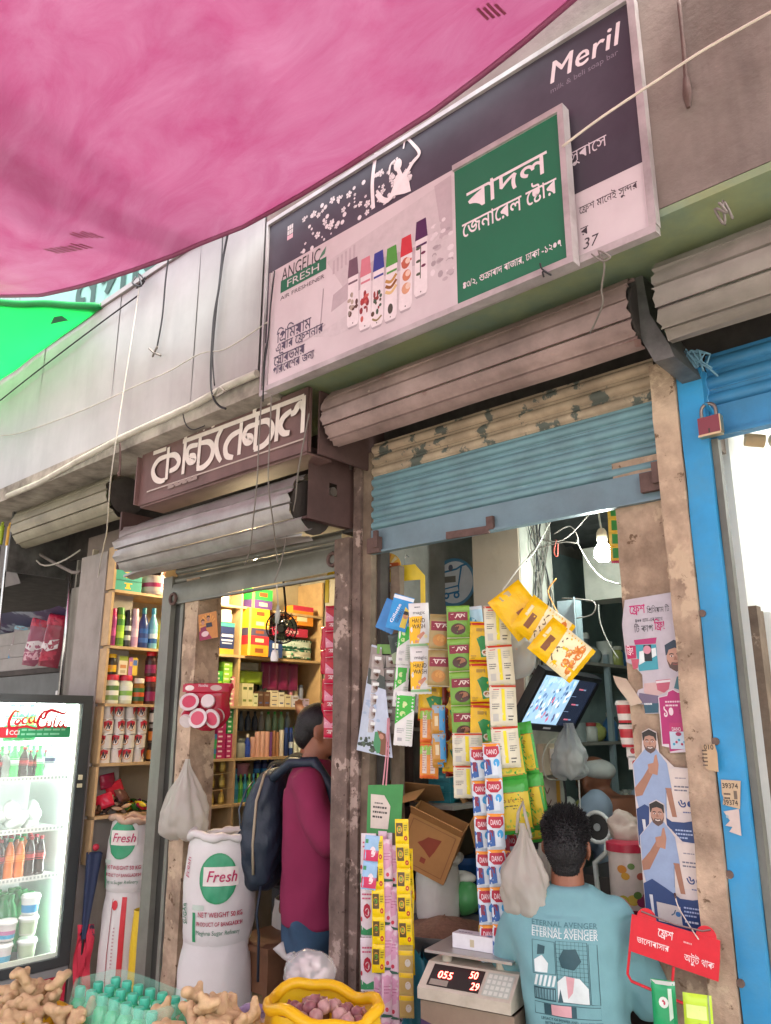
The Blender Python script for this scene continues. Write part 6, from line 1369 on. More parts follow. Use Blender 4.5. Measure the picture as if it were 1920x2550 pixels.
def A_hand(a,w,h):
 a.poly([(-w/2,-.30*h),(w*.18,-.30*h),(-.05*w,-.9*h),(-w/2,-.9*h)],'e8b61f')
 a.text('magic',.02*w,-.25*h,.075*h,'3a3c40',fit=w*.62)
 a.bars(-.2*w,-.12*h,.4*w,.05*h,1,'55585c',2)
 a.text('HAND',-.02*w,-.44*h,.1*h,'4a3a1c',fit=w*.66,bold=1)
 a.text('WASH',-.02*w,-.57*h,.1*h,'4a3a1c',fit=w*.66,bold=1)
 a.poly([(-.25*w,-.88*h),(-.1*w,-.72*h),(.2*w,-.64*h),(.28*w,-.68*h),(.05*w,-.8*h),(-.1*w,-.9*h)],'c98a70')
 a.ell(.3*w,-.75*h,.09*w,.04*h,'e3d8a8',10)
 a.rect(-w/2,-.96*h,w,.05*h,'8ab88a')
 a.rect(.28*w,-.95*h,.16*w,.05*h,'c9b82a')
WH=mat('sachet_white','d9d9d6',.16,var=.04,vs=30,bump=.3,bs=60)
strip('white and yellow hand-wash sachet pair with bold lettering','sachet strip',(-1.896,2.3,2.09),2,.076,.168,.008,WH,A_hand,32,0,seed=3)
def A_green(a,w,h):
 a.poly([(-w/2,-.08*h),(w/2,-.08*h),(w/2,-.34*h),(-w/2,-.62*h)],'3fae3a')
 a.ell(-.05*w,-.25*h,.18*w,.06*h,'c9dc9a',12)
 a.ell(-.1*w,-.42*h,.16*w,.05*h,'bfd890',12)
 a.bars(-.35*w,-.78*h,.4*w,.1*h,3,'9a9aa0',5)
 a.rect(-.3*w,-.92*h,.25*w,.06*h,'a8a8ac')
 a.bars(.15*w,-.92*h,.3*w,.4*h,9,'9ab09a',6)
strip('green and white soap sachet strip behind the hand-wash pair','sachet strip',(-1.991,2.34,2.025),2,.055,.158,.006,WH,A_green,30,3,seed=4)
strip('long white and green sachet hanging lowest of the soap sachets','sachet strip',(-1.959,2.3,1.765),1,.07,.195,.006,WH,A_green,30,5,seed=5)
def A_blue(a,w,h):
 a.rect(-w/2,-.12*h,w,.10*h,'d8dfe6')
 a.text('Gillette',-.12*w,-.55*h,.10*h,'e6ecf2',rot=78,fit=.6*h,bold=1)
 a.text('GUARD',.1*w,-.6*h,.10*h,'1f3a7a',rot=78,fit=.42*h,bold=1)
 a.poly([(.16*w,-.9*h),(.44*w,-.9*h),(.44*w,-.4*h),(.2*w,-.3*h)],'d9c24a')
 a.ell(.32*w,-.55*h,.13*w,.09*h,'c0876a',12)
 a.poly([(.18*w,-.52*h),(.46*w,-.52*h),(.46*w,-.42*h),(.2*w,-.42*h)],'2a2420')
strip('bright blue razor pack hanging at the head of the sachets','razor pack',(-1.981,2.32,2.129),1,.082,.135,.004,ink('2f8fd0',.25),A_blue,25,17,seed=6,name='razor_pack',part='card')
strip('second blue razor pack half hidden behind the first','razor pack',(-2.064,2.36,2.12),1,.08,.125,.004,ink('3a7fc0',.25),None,20,26,seed=7,name='razor_pack',part='card')
def A_black(a,w,h):
 a.ell(0,-.4*h,.4*w,.3*h,'22302c',18)
 a.poly([(-w/2,-.66*h),(w/2,-.5*h),(w/2,-h),(-w/2,-h)],'8a9a7a')
 a.ell(.05*w,-.72*h,.14*w,.07*h,'d0c0a8',10)
 a.bars(-.2*w,-.42*h,.4*w,.12*h,2,'7f8a80',8)
strip('black and green shampoo sachet below the razor pack','sachet',(-2.028,2.33,1.99),1,.082,.115,.006,ink('3a4440',.25),A_black,25,-12,seed=8,name='sachet')
CLR=film('clear_pouch','d8cfc8',.45,.12,.2)
sp=mat('whole_spice','5a4034',.7,var=.5,vs=120,bump=.5,bs=200)
t=thing('spice_card','hanging card of small clear spice pouches with white tags','spice card',(-2.104,2.35,1.94),rot=(0,3,22))
obj('card_header',MB().box(-.04,.04,.002,.004,-.025,.012),ink('6a9a4a'),t,loc=(0,0,0))
me,th=pouch_mesh(.055,.047,.007,CLR,40,6,6)
fm=MB().ball((0,-.002,-.028),(.02,.006,.014),8,6)
fmesh=mesh(fm,sp,'spice',180)
tgm=mesh(MB().box(-.014,.014,-.0105,-.010,-.02,-.008),ink('d8dcd8'),'tag')
for r_ in range(6):
 for c_ in range(2):
  o=link('pouch',me,t,loc=(-.028+.056*c_,-.003,-.03-r_*.05),rot=(0,rnd.uniform(-4,4),rnd.uniform(-8,8)))
  link('spice',fmesh,o,loc=(0,0,0))
  link('paper_tag',tgm,o,loc=(rnd.uniform(-.004,.004),0,0))
t=thing('spice_card','twisted strip of clear spice pouches left of the white tags','spice card',(-2.192,2.37,1.957),rot=(0,2,-30))
for r_ in range(6):
 o=link('pouch',me,t,loc=(0,0,-r_*.05),rot=(0,3,0))
 link('spice',fmesh,o,loc=(0,0,0))
t=thing('paper_dispenser','pale blue printed paper dispenser sheet with dark foliage at its foot','paper sheet',(-2.194,2.36,1.966))
P4=[V(p)for p in[(-2.192,2.360,1.958),(-2.121,2.340,1.941),(-2.028,2.300,1.525),(-2.272,2.360,1.547)]]
def sheet4(P,bow=.012):
 return lambda u,v:P[0].lerp(P[1],u).lerp(P[3].lerp(P[2],u),v)+V((.4,-1,0)).normalized()*bow*math.sin(u*3.14)*math.sin(v*2.5)
sf=sheet4(P4)
obj('sheet',MB().grid(sf,6,14),ink('b9c4d4',.4),t,180)
def onsheet(f,d=(.55,-.83,0)):
 d=V(d)
 return lambda a,b,o:tuple(f(a,b)+d*o)
a=Art()
a.poly([(0,.30),(1,.36),(1,.02),(0,.02)],'8c8078')
a.poly([(.02,.22),(1,.28),(1,.40),(.05,.37)],'3a4038')
for i in range(40):
 a.ell(U(.03,.97),U(.86,.99),U(.03,.08),U(.01,.022),rnd.choice(('2c352c','3d4a3a','4a5a44','222a24')),7)
a.poly([(.55,.80),(.75,.78),(.78,.95),(.6,.99),(.5,.92)],'3f8a5a')
a.poly([(.62,.78),(.86,.80),(.9,.99),(.68,.99),(.72,.88)],'7a4a30')
a.ell(.74,.83,.07,.025,'b5806a',12)
for i in range(7):
 a.ell(U(.1,.8),U(.45,.7),U(.06,.15),U(.01,.03),'9fb3cc',9)
a.build('print',t,onsheet(sf),.0002,.12,base=.0012)
def A_tea(a,w,h):
 a.rect(-w/2,-.10*h,w,.06*h,'b8321f')
 a.rect(-.2*w,-.26*h,.4*w,.08*h,'a8862a')
 a.poly([(-.18*w,-.44*h),(.05*w,-.36*h),(.46*w,-.40*h),(.46*w,-.86*h),(.05*w,-.9*h),(-.02*w,-.66*h)],'2f8a4a')
 a.ell(.24*w,-.78*h,.2*w,.08*h,'e0d8c8',14)
 a.ell(.24*w,-.77*h,.12*w,.04*h,'a0622a',12)
 a.bars(-.42*w,-.94*h,.25*w,.1*h,3,'8a6a1a',2)
 a.rect(-w/2,-h,w,.04*h,'b8321f')
YEL=mat('tea_yellow','e0b51c',.16,var=.06,vs=25,bump=.3,bs=60)
strip('yellow tea pouch pair with green leaf behind the hand-wash sachets','pouch strip',(-1.892,2.38,1.948),2,.098,.145,.014,YEL,A_tea,28,4,seed=10,part='pouch',name='pouch_strip')
strip('column of three yellow tea pouches right of the green spice strip','pouch strip',(-1.624,2.32,1.999),3,.078,.142,.012,YEL,A_tea,34,1,seed=11,part='pouch',name='pouch_strip')
def A_spice(c1,c2,lab):
 def f(a,w,h):
  a.rect(-w/2,-.16*h,w,.12*h,c1)
  a.rect(-.42*w,-.46*h,.84*w,.26*h,lab)
  a.line([(-.3*w,-.36*h),(-.2*w,-.26*h),(-.1*w,-.38*h),(0,-.27*h),(.1*w,-.37*h),(.2*w,-.28*h),(.3*w,-.36*h)],.05*w,'dcc8c0',3)
  a.line([(-.3*w,-.27*h),(.32*w,-.27*h)],.03*w,'dcc8c0')
  a.ell(0,-.72*h,.32*w,.17*h,c2,16)
  a.ell(-.08*w,-.70*h,.16*w,.08*h,c2,10)
  a.ell(.05*w,-.68*h,.2*w,.09*h,'9a6a50' if c2!='b07a3a' else 'c08a44',12)
  a.rect(-w/2,-h,w,.03*h,'d9d0b8')
 return f
strip('tan curry-powder sachet strip with maroon labels','sachet strip',(-1.781,2.29,2.036),2,.08,.13,.012,mat('tan_sachet','9a8658',.16,var=.08,vs=25,bump=.3,bs=60),A_spice('8a7a48','b07a3a','7d1f34'),32,2,seed=12)
strip('green spice sachet strip with maroon labels and chilli bowls','sachet strip',(-1.696,2.28,2.059),5,.083,.117,.012,mat('green_sachet','6d9a3c',.16,var=.08,vs=25,bump=.3,bs=60),A_spice('7aa844','4a2f28','7d1f34'),34,-1,seed=13)
strip('dark red coffee sachet strip between green and yellow strips','sachet strip',(-1.685,2.34,1.989),4,.05,.125,.008,mat('red_brown_sachet','7a2420',.16,var=.12,vs=20,bump=.3,bs=60),A_spice('8a1f24','5a3424','5a1a1c'),28,0,seed=14)
def A_milkb(a,w,h):
 a.poly([(-w/2,-.1*h),(w/2,-.1*h),(w/2,-.5*h),(0,-.62*h),(-w/2,-.5*h)],'9fc4d8')
 a.ell(0,-.42*h,.26*w,.12*h,'3a8ac0',14)
 a.rect(-w/2,-h,w,.34*h,'b01f48')
 a.ell(0,-.8*h,.3*w,.06*h,'d9d0d4',10)
strip('pale blue and magenta milk-powder sachet draped over the line','sachet strip',(-1.683,2.33,2.058),1,.092,.135,.012,mat('pale_sachet','c4d3d8',.16,var=.06,vs=25,bump=.3,bs=60),A_milkb,30,-6,seed=15)
def A_back(a,w,h):
 a.rect(-.06*w,-h,.12*w,h,'dfd02a')
 a.rect(-w/2,-.07*h,w,.05*h,'b83a24')
 for sx in(-.42,.14):
  a.bars(sx*w,-.36*h,.26*w,.2*h,4,'9a9a94',3)
  a.bars(sx*w,-.62*h,.26*w,.16*h,3,'55565a',4)
 a.rect(-.4*w,-.9*h,.2*w,.18*h,'b0b0a8')
 a.bars(.16*w,-.9*h,.2*w,.16*h,2,'3a3a3c',5)
 a.rect(-.36*w,-.14*h,.22*w,.02*h,'b8324a')
BK=mat('ivory_sachet','cfcbb4',.16,var=.05,vs=25,bump=.3,bs=60)
strip('ivory sachet strip showing its backs with a yellow seam','sachet strip',(-1.51,2.25,2.038),4,.088,.132,.012,BK,A_back,36,-1.5,seed=16)
strip('shorter ivory sachet strip below the green spice strip','sachet strip',(-1.662,2.27,1.618),2,.102,.105,.010,BK,A_back,30,1,seed=17)
def A_orange(a,w,h):
 a.rect(-w/2,-.34*h,w,.26*h,'8ab84a')
 a.rect(-w/2,-.12*h,w,.08*h,'d0622a')
 for sx in(-.34,.1):
  a.rect(sx*w,-.86*h,.24*w,.74*h,'cfc0b0')
  a.bars(sx*w+.01*w,-.8*h,.2*w,.6*h,9,'a06a70',3)
 a.rect(-w/2,-h,w,.1*h,'d0622a')
strip('orange and lime drink-powder sachet strip below the tea pouches','sachet strip',(-1.897,2.36,1.706),2,.07,.125,.008,mat('orange_sachet','d98a3a',.16,var=.1,vs=20,bump=.3,bs=60),A_orange,25,1,seed=18)
strip('slim blue and amber sachet strip beside the drink powder','sachet strip',(-1.831,2.33,1.715),2,.05,.1,.008,mat('amber_sachet','b8863a',.16,var=.15,vs=20,bump=.3,bs=60),lambda a,w,h:(a.rect(-w/2,-.3*h,w,.28*h,'8fa3b0'),a.rect(.1*w,-h,.4*w,.9*h,'4a9ad0'),a.rect(-.25*w,-.75*h,.28*w,.35*h,'d8c8a0')),25,0,seed=19)
def A_dano(a,w,h):
 a.rect(-w/2,-.12*h,w,.1*h,'d98a2a')
 a.poly([(-.4*w,-.10*h),(.4*w,-.10*h),(.44*w,-.3*h),(.2*w,-.42*h),(-.2*w,-.42*h),(-.44*w,-.3*h)],'a81f38')
 a.text('DANO',0,-.33*h,.15*h,'e3d4d8',fit=.62*w,bold=1)
 a.poly([(-w/2,-.45*h),(-.1*w,-.5*h),(-.05*w,-.9*h),(-w/2,-.95*h)],'2f5a9a')
 a.ell(.24*w,-.58*h,.18*w,.12*h,'3a9ad0',12)
 a.poly([(0,-.62*h),(.22*w,-.55*h),(.3*w,-.92*h),(-.05*w,-.94*h)],'c9d4dc')
 a.rect(-.38*w,-.75*h,.22*w,.28*h,'7a2440')
DN=mat('dano_sachet','c3ced8',.16,var=.06,vs=30,bump=.3,bs=60)
strip('red and blue milk sachet strip, left half of the long milk curtain','sachet strip',(-1.59,2.23,1.577),6,.056,.107,.008,DN,A_dano,36,-.5,seed=20)
strip('red and blue milk sachet strip, right half of the long milk curtain','sachet strip',(-1.531,2.22,1.588),6,.056,.107,.008,DN,A_dano,36,-1,seed=21)
strip('milk sachet strip hanging behind the long milk curtain','sachet strip',(-1.562,2.32,1.573),6,.05,.107,.008,mat('maroon_sachet','8a3444',.16,var=.12,vs=25,bump=.3,bs=60),A_dano,-10,-1,seed=22)
def A_saf(a,w,h):
 a.rect(-.46*w,-.9*h,.92*w,.66*h,'c9b02c')
 a.rect(-w/2,-.25*h,w,.02*h,'8a6a1f')
 a.text('Safeeb',-.02*w,-.42*h,.1*h,'7a3f1a',fit=.62*w)
 a.bars(-.28*w,-.56*h,.55*w,.1*h,2,'4a4a1c',6)
 r3=random.Random(4)
 for i in range(18):
  a.rect(-.46*w+r3.random()*.86*w,-.88*h+r3.random()**2*.26*h,.06*w,.05*h,'86a83a')
 a.rect(-w/2,-.93*h,w,.03*h,'a8862a')
SF=mat('green_pouch','3f9a3c',.16,var=.08,vs=25,bump=.3,bs=60)
strip('pair of green and yellow powder pouches below the ivory strip','pouch strip',(-1.523,2.28,1.636),2,.108,.165,.016,SF,A_saf,34,-7,seed=23,part='pouch',name='pouch_strip')
strip('second pair of green and yellow powder pouches, farther right','pouch strip',(-1.514,2.36,1.651),2,.105,.168,.016,SF,A_saf,-5,-8,seed=24,part='pouch',name='pouch_strip')
strip('single green and yellow pouch hanging by the wooden post','pouch strip',(-1.497,2.4,1.488),1,.08,.18,.016,SF,A_saf,10,-4,seed=25,part='pouch',name='pouch_strip')
def A_chip(a,w,h):
 a.poly([(-w/2,-.45*h),(w/2,-.35*h),(w/2,-.92*h),(-w/2,-.92*h)],'e8dcb0')
 a.line([(-.35*w,-.5*h),(-.25*w,-.42*h),(-.15*w,-.5*h),(-.05*w,-.42*h),(.05*w,-.5*h),(.15*w,-.43*h),(.3*w,-.47*h)],.035*w,'5a4a2a',3)
 for x,y in((-.2,-.7),(0,-.66),(.2,-.72),(-.1,-.8),(.12,-.82),(.28,-.8),(-.28,-.84)):
  a.ell(x*w,y*h,.13*w,.06*h,'c9762a',12)
  a.ell(x*w+.01*w,y*h+.01*h,.06*w,.025*h,'e0a050',10)
 a.rect(-.3*w,-.3*h,.4*w,.12*h,'7a4a24')
 a.rect(-.05*w,-.14*h,.3*w,.06*h,'d9d0a0')
CH=mat('crisp_yellow','e3b50e',.16,var=.08,vs=15,bump=.3,bs=60)
for i,(p,lean,rz,sd,lb)in enumerate((((-1.462,2.22,2.079),-38,30,41,'topmost yellow crisp packet hanging from the white cord'),((-1.378,2.2,2.004),-52,36,42,'middle yellow crisp packet with ring snacks'),((-1.303,2.18,1.926),-50,36,43,'lowest yellow crisp packet above the screen'))):
 strip(lb,'crisp packet',p,1,.13,.165,.022,CH,A_chip if i else(lambda a,w,h:(a.rect(-.2*w,-.2*h,.3*w,.12*h,'b0a070'),a.rect(-.1*w,-.7*h,.3*w,.16*h,'8a5a2a'))),rz,lean,seed=sd,name='crisp_packet',part='packet')
cable('white cord holding up the yellow crisp packets',[(-1.462,2.220,2.082),(-1.466,2.300,2.148),(-1.486,2.400,2.208),(-1.562,2.600,2.288),(-1.571,2.750,2.437)],.0028,WIREW)
b=MB().ball((0,0,0),(.075,.05,.075),18,12)
for k,v in enumerate(b.v):
 q=V(v)
 b.v[k]=tuple(q*(1+.2*noise.noise(q*22)))
t=thing('puffed_rice_bag','clear plastic bag of puffed rice behind the crisp packets','snack bag',(-1.502,2.36,1.872))
obj('bag',b,film('clear_bag','c9d0d0',.6),t,180,loc=(0,0,0))
b2=MB()
rr=random.Random(9)
for i in range(160):
 d=V((rr.gauss(0,.5),rr.gauss(0,.5),rr.gauss(0,.5)))
 d=d.normalized()*min(1,d.length)if d.length else d
 b2.ball((d.x*.062,d.y*.04,d.z*.06),(.010,.006,.006),5,4,rot=(rr.uniform(0,180),rr.uniform(0,180),0))
tag(obj('puffed_grains',b2,ink('b59a8a',.7),t,180,loc=(0,0,0)),kind='stuff')
def hanger(label,p,w,h,rot):
 t=thing('display_hanger',label,'display hanger',p,rot=(0,0,rot))
 o,i_=[(-w/2,-h),(-w/2,-.28*h),(-.26*w,0),(.26*w,0),(w/2,-.28*h),(w/2,-h)],None
 b=MB().prism([(-w/2,-h),(-w/2+.02,-h),(-w/2+.02,-.36*h),(-w/2,-.28*h)],-.003,.003)
 b.prism([(w/2-.02,-h),(w/2,-h),(w/2,-.28*h),(w/2-.02,-.36*h)],-.003,.003)
 b.prism([(-w/2,-.28*h),(-w/2+.0195,-.361*h),(w/2-.0195,-.361*h),(w/2,-.28*h),(.26*w,0),(-.26*w,0)],-.0028,.0028)
 obj('frame',b,ink('d9b62a',.35),t,loc=(0,0,0))
 obj('hook',MB().tube([(0,0,0),(0,0,.03),(.01,0,.045),(.02,0,.035)],.002,5),STEEL,t,loc=(0,0,0))
hanger('yellow plastic hanger frame left of the steel post',(-2.58,2.56,2.363),.16,.17,15)
hanger('yellow plastic hanger frame behind the razor packs',(-2.185,2.56,2.312),.19,.19,15)
t=thing('shelf_talker','round orange and cream sunburst card above the yellow frame','card',(-2.265,2.54,2.312),rot=(0,0,20))
obj('disc',MB().tube([(0,0,0),(0,.003,0)],.062,24),ink('d9a84a'),t,loc=(0,0,0))
a=Art()
for i in range(10):
 an=R(i*36)
 a.poly([(0,0),(.058*math.cos(an),.058*math.sin(an)),(.058*math.cos(an+.3),.058*math.sin(an+.3))],'d9c9a0' if i%2 else 'd0783a')
a.rect(-.05,-.005,.1,.022,'b8522a')
a.bars(-.04,.0,.08,.014,1,'ecd8c0',2)
a.build('print',t,lambda p,q,o:(p,-o,q),.0003,.03,loc=(0,0,0))
t=thing('shelf_talker','white and mustard price card under the sunburst card','card',(-2.238,2.52,2.172),rot=(0,6,20))
obj('card',MB().box(-.034,.034,0,.002,-.045,.045),ink('d8d4cc'),t,loc=(0,0,0))
a=Art()
a.rect(-.022,-.005,.044,.03,'c0a03a')
a.text('~৩০',0,-.035,.026,'a8862a',bold=.5)
a.build('print',t,lambda p,q,o:(p,-o,q),.0003,.03,loc=(0,0,0))
t=thing('round_sign','round white sign with blue shopping trolley inside the grocery','sign',(-2.219,2.95,2.292),rot=(0,0,12))
obj('disc',MB().tube([(0,0,0),(0,.004,0)],.115,36),ink('4a7a9a'),t,loc=(0,0,0))
a=Art()
a.ell(.006,0,.096,.1,'c4c6cc',30)
CB='2f6f9a'
a.line([(-.06,.05),(.02,.062),(.045,.075),(.075,.082)],.009,CB)
a.line([(-.058,.05),(-.055,-.03),(.028,-.018),(.045,.072)],.009,CB)
a.line([(.028,-.018),(.03,-.045),(-.04,-.055),(-.05,-.05)],.009,CB)
for x in(-.035,.018):
 a.ell(x,-.062,.016,.016,CB,14)
 a.ell(x,-.062,.007,.007,'c4c6cc',10)
a.ell(-.01,.07,.012,.016,'55586a',10)
a.rect(-.045,.0,.06,.03,'6a6660')
a.build('print',t,lambda p,q,o:(p,-o,q),.0004,.05,loc=(0,0,0))
t=thing('card_holder','green die-cut card holder with a pale panel hanging on pink ribbon','card holder',(-2.056,2.28,1.339),rot=(0,4,24))
obj('holder',MB().prism([(-.066,.085),(.07,.10),(.07,-.05),(.078,-.11),(.062,-.07),(.03,-.07),(.03,-.13),(.018,-.08),(-.05,-.08),(-.054,-.1),(-.06,-.07)],0,.003),ink('3f8a4a',.5),t,loc=(0,0,0))
obj('pale_panel',MB().prism([(-.052,.055),(.0,.055),(.026,.02),(.022,-.06),(-.045,-.062)],-.002,-.0005),ink('cfc3b8'),t,loc=(0,0,0))
a=Art()
a.bars(-.04,-.03,.055,.05,3,'4a4644',7)
a.bars(-.035,.02,.045,.012,1,'6a6664',8)
a.build('print',t,lambda p,q,o:(p,-.002-o,q),.0003,.05,loc=(0,0,0))
obj('ribbon',MB().tube([(-.008,0,.09),(-.006,.01,.2),(-.012,.02,.33)],.003,5).tube([(.004,0,.09),(.002,.01,.2),(-.006,.02,.33)],.003,5),ink('c98a94',.6),t,loc=(0,0,0))
def A_nood(a,w,h):
 a.rect(-.42*w,-.7*h,.5*w,.55*h,'5a4a2a')
 a.ell(-.17*w,-.42*h,.2*w,.16*h,'cf9a3a',12)
 a.ell(-.17*w,-.42*h,.12*w,.09*h,'5a9a3a',10)
 a.rect(.14*w,-.5*h,.3*w,.32*h,'c8b41c')
 a.bars(.17*w,-.48*h,.24*w,.26*h,3,'5a4a14',3)
 a.ell(.28*w,-.78*h,.13*w,.1*h,'b02a20',12)
 a.ell(.28*w,-.78*h,.06*w,.04*h,'e0a84a',8)
MY=mat('noodle_yellow','e6c516',.16,var=.05,vs=30,bump=.3,bs=60)
def A_pinkw(a,w,h):
 a.poly([(-w/2,-.78*h),(-.1*w,-.86*h),(.3*w,-.8*h),(w/2,-.84*h),(w/2,-.96*h),(-w/2,-.96*h)],'3a8a5a')
 a.ell(-.05*w,-.5*h,.26*w,.15*h,'b02a40',8)
 a.ell(-.05*w,-.52*h,.15*w,.08*h,'dcc4c8',8)
 a.bars(-.38*w,-.3*h,.75*w,.16*h,2,'c25a78',5)
 a.ell(-.44*w,-.66*h,.06*w,.05*h,'b02a40',8)
PW=mat('shampoo_white','d9cdd2',.16,var=.06,vs=25,bump=.3,bs=60)
def A_pinkv(a,w,h):
 a.poly([(-w/2,-.08*h),(w/2,-.08*h),(w/2,-.6*h),(-w/2,-.75*h)],'cf9ab4')
 a.ell(0,-.82*h,.16*w,.05*h,'b8324a',8)
 a.bars(-.3*w,-.5*h,.6*w,.2*h,3,'b06a88',4)
 a.poly([(-w/2,-.9*h),(w/2,-.94*h),(w/2,-.99*h),(-w/2,-.99*h)],'3f6a58')
PV=mat('shampoo_pink','d8bcc8',.16,var=.08,vs=25,bump=.3,bs=60)
strip('white and red shampoo sachet strip, front left of the bunch under the green card','sachet strip',(-2.017,2.16,1.278),4,.052,.165,.005,PW,A_pinkw,32,.5,sag=.8,seed=51)
strip('yellow noodle sachet strip hanging left in the bunch','sachet strip',(-1.961,2.14,1.276),5,.043,.084,.004,MY,A_nood,34,.5,sag=.6,seed=52)
strip('yellow noodle sachet strip hanging right in the bunch','sachet strip',(-1.882,2.18,1.333),5,.046,.078,.004,MY,A_nood,34,-1,seed=53)
strip('pink shampoo sachet strip, leftmost of the three pink strips','sachet strip',(-1.984,2.18,1.246),5,.034,.135,.006,PV,A_pinkv,10,.2,seed=54)
strip('pink shampoo sachet strip, middle of the three pink strips','sachet strip',(-1.943,2.17,1.264),5,.036,.135,.006,PV,A_pinkv,50,0,seed=55)
strip('pink shampoo sachet strip, rightmost of the three pink strips','sachet strip',(-1.932,2.19,1.244),5,.036,.132,.006,PV,A_pinkv,25,-.3,seed=56)
strip('narrow lilac shampoo sachet strip tucked behind the pink strips','sachet strip',(-1.939,2.22,1.221),5,.032,.13,.006,mat('shampoo_lilac','c9aec8',.16,var=.08,vs=25,bump=.3,bs=60),A_pinkv,15,-.4,seed=57)
def A_clry(a,w,h):
 a.rect(-w/2,-.22*h,w,.2*h,'e0bd1c')
 a.rect(-.4*w,-.85*h,.8*w,.58*h,'b59a5a')
 a.ell(.14*w,-.56*h,.2*w,.18*h,'d0ccc0',10)
strip('clear and yellow toy sachet strip on the right of the bunch','sachet strip',(-1.887,2.2,1.121),6,.048,.066,.004,mat('clear_yellow','c0a868',.16,var=.08,vs=25,bump=.3,bs=60),A_clry,32,-.3,seed=58)
strip('blue and pink toffee sachet strip at the head of the bunch','sachet strip',(-1.97,2.13,1.278),2,.05,.085,.004,mat('toffee_blue','8fb4d4',.16,var=.08,vs=25,bump=.3,bs=60),lambda a,w,h:(a.rect(-.5*w,-.95*h,w,.4*h,'c2305a'),a.ell(.1*w,-.6*h,.2*w,.2*h,'e0d0d4',10),a.rect(-.45*w,-.3*h,.2*w,.15*h,'3a8a5a')),36,3,seed=59)
# grocery: fittings and stock
SAGE=mat('sage_wall','8fa3a0')
obj('wall_lining',MB().box(-2.257,-2.245,3.37,4.49,.12,2.6),SAGE,B)
T=thing('counter_shelf','grey shelf with spice bags below the hanging sachets','shelf',(-2.05,3.05,1.0))
obj('shelf_board',MB().box(-2.25,-1.995,2.62,3.28,1.32,1.335),mat('grey_shelf','8a877e',.7,var=.15,dirt=('5a564e',.5,6.)),T)
obj('shelf_board',MB().box(-2.25,-1.995,2.62,3.28,1.62,1.633),mat('grey_shelf',''),T)
obj('shelf_board',MB().box(-2.25,-1.995,2.62,3.28,.85,.865),mat('grey_shelf',''),T)
obj('upright',MB().box(-2.25,-2.22,2.62,2.65,.12,1.95),mat('dark_timber','4a3a34',.8,var=.2,vs=10),T)
for i in range(4):
 carton('teal soap carton in the teal stack, %s from the bottom'%('first','second','third','fourth')[i],'soap carton',(-2.13,2.75,1.336+i*.041),(.1,.12,.04),'1f6a74',[(.3,.3,.4,.3,'3a8a90')],None,12,side=[(.3,.35,.4,.25,'3f8f94')])
bcols=('5a4a3a','7a6455','8a7468','a08a80','8f4a34','d9d0c8','6a5a48')
k=0
for(y0,n)in((2.86,4),(2.97,7),(3.08,5)):
 for i in range(n):
  me,th=pouch_mesh(.14,.1,.018,ink(bcols[(k*3+i)%7],.35),90+k)
  o=link('spice_bag',me,None,loc=(-2.06,y0-.02,1.345+.03*i),rot=(80,rnd.uniform(-4,4),40+rnd.uniform(-8,8)))
  tag(o,'flat spice bag in the %s stack, number %s up from the shelf'%(('near','middle','far')[k],('one','two','three','four','five','six','seven')[i]),'spice bag','spice bags stacked on the grey shelf')
 k+=1
for i,(x,z,c,lb)in enumerate(((-2.12,1.636,'7a2a34','red sachet box on the upper grey shelf'),(-2.06,1.636,'c9a82a','yellow sachet box on the upper grey shelf'),(-2.02,1.345,'c22a4a','red and purple toy pack beside the teal cartons'),(-2.10,1.50,'2a4aa0','bright blue sweets pack above the teal cartons'))):
 carton(lb,'carton',(x,2.70+.1*(i%3),z),(.08,.1,.11),c,[(.2,.3,.5,.3,'d9c8b0')],None,20,side=[(.2,.3,.5,.3,'d0b8c8')])
CARD=mat('cardboard','b07f4c',.75,var=.1,vs=8,bump=.05,dirt=('8f6238',.4,5.))
def cbox(label,loc,size,rot,flap=True,mark=None,m=CARD):
 t=thing('cardboard_box',label,'cardboard box',loc,rot=rot)
 dx,dy,dz=(s/2 for s in size)
 b=MB()
 b.box(-dx,dx,-dy,-dy+.004,-dz,dz).box(-dx,dx,dy-.004,dy,-dz,dz)
 b.box(-dx,-dx+.004,-dy+.004,dy-.004,-dz,dz).box(dx-.004,dx,-dy+.004,dy-.004,-dz,dz)
 b.box(-dx+.004,dx-.004,-dy+.004,dy-.004,-dz,-dz+.004)
 obj('box_body',b,m,t,loc=(0,0,0))
 if flap:
  for s,(ax,an)in enumerate((((-1,0),40),((1,0),55),((0,-1),35))):
   f=MB().obox((ax[0]*(dx+dz*.35)if ax[0]else 0,ax[1]*(dy+dz*.35)if ax[1]else 0,dz+.02),((dz*.9 if ax[0]else 2*dx),(dz*.9 if ax[1]else 2*dy),.003),(an*-ax[1]*-1 if ax[1]else 0,an*ax[0]if ax[0]else 0,0))
   obj('flap',f,m,t,loc=(0,0,0))
 if mark:
  a=Art()
  mark(a,size)
  a.build('print',t,lambda p,q,o:(p,-dy-o,q),.0004,0,loc=(0,0,0))
 return t
def A_box(a,s):
 x,z=s[0],s[2]
 for r_ in((-.42,-.42,.84,.012),(-.42,.40,.84,.012),(-.42,-.42,.012,.83),(.41,-.42,.012,.83)):
  a.rect(r_[0]*x,r_[1]*z,r_[2]*x,r_[3]*z,'8a5a3a')
 a.poly([(-.05*x,.2*z),(.2*x,.25*z),(.15*x,0),(.1*x,-.15*z),(-.05*x,-.05*z),(-.2*x,.02*z),(-.12*x,.1*z)],'8f4534')
 a.rect(-.05*x,-.3*z,.1*x,.1*z,'8f4534')
cbox('tilted orange cardboard box with a printed square and open flaps',(-2.057,2.56,1.208),(.21,.15,.2),(12,24,30),True,A_box)
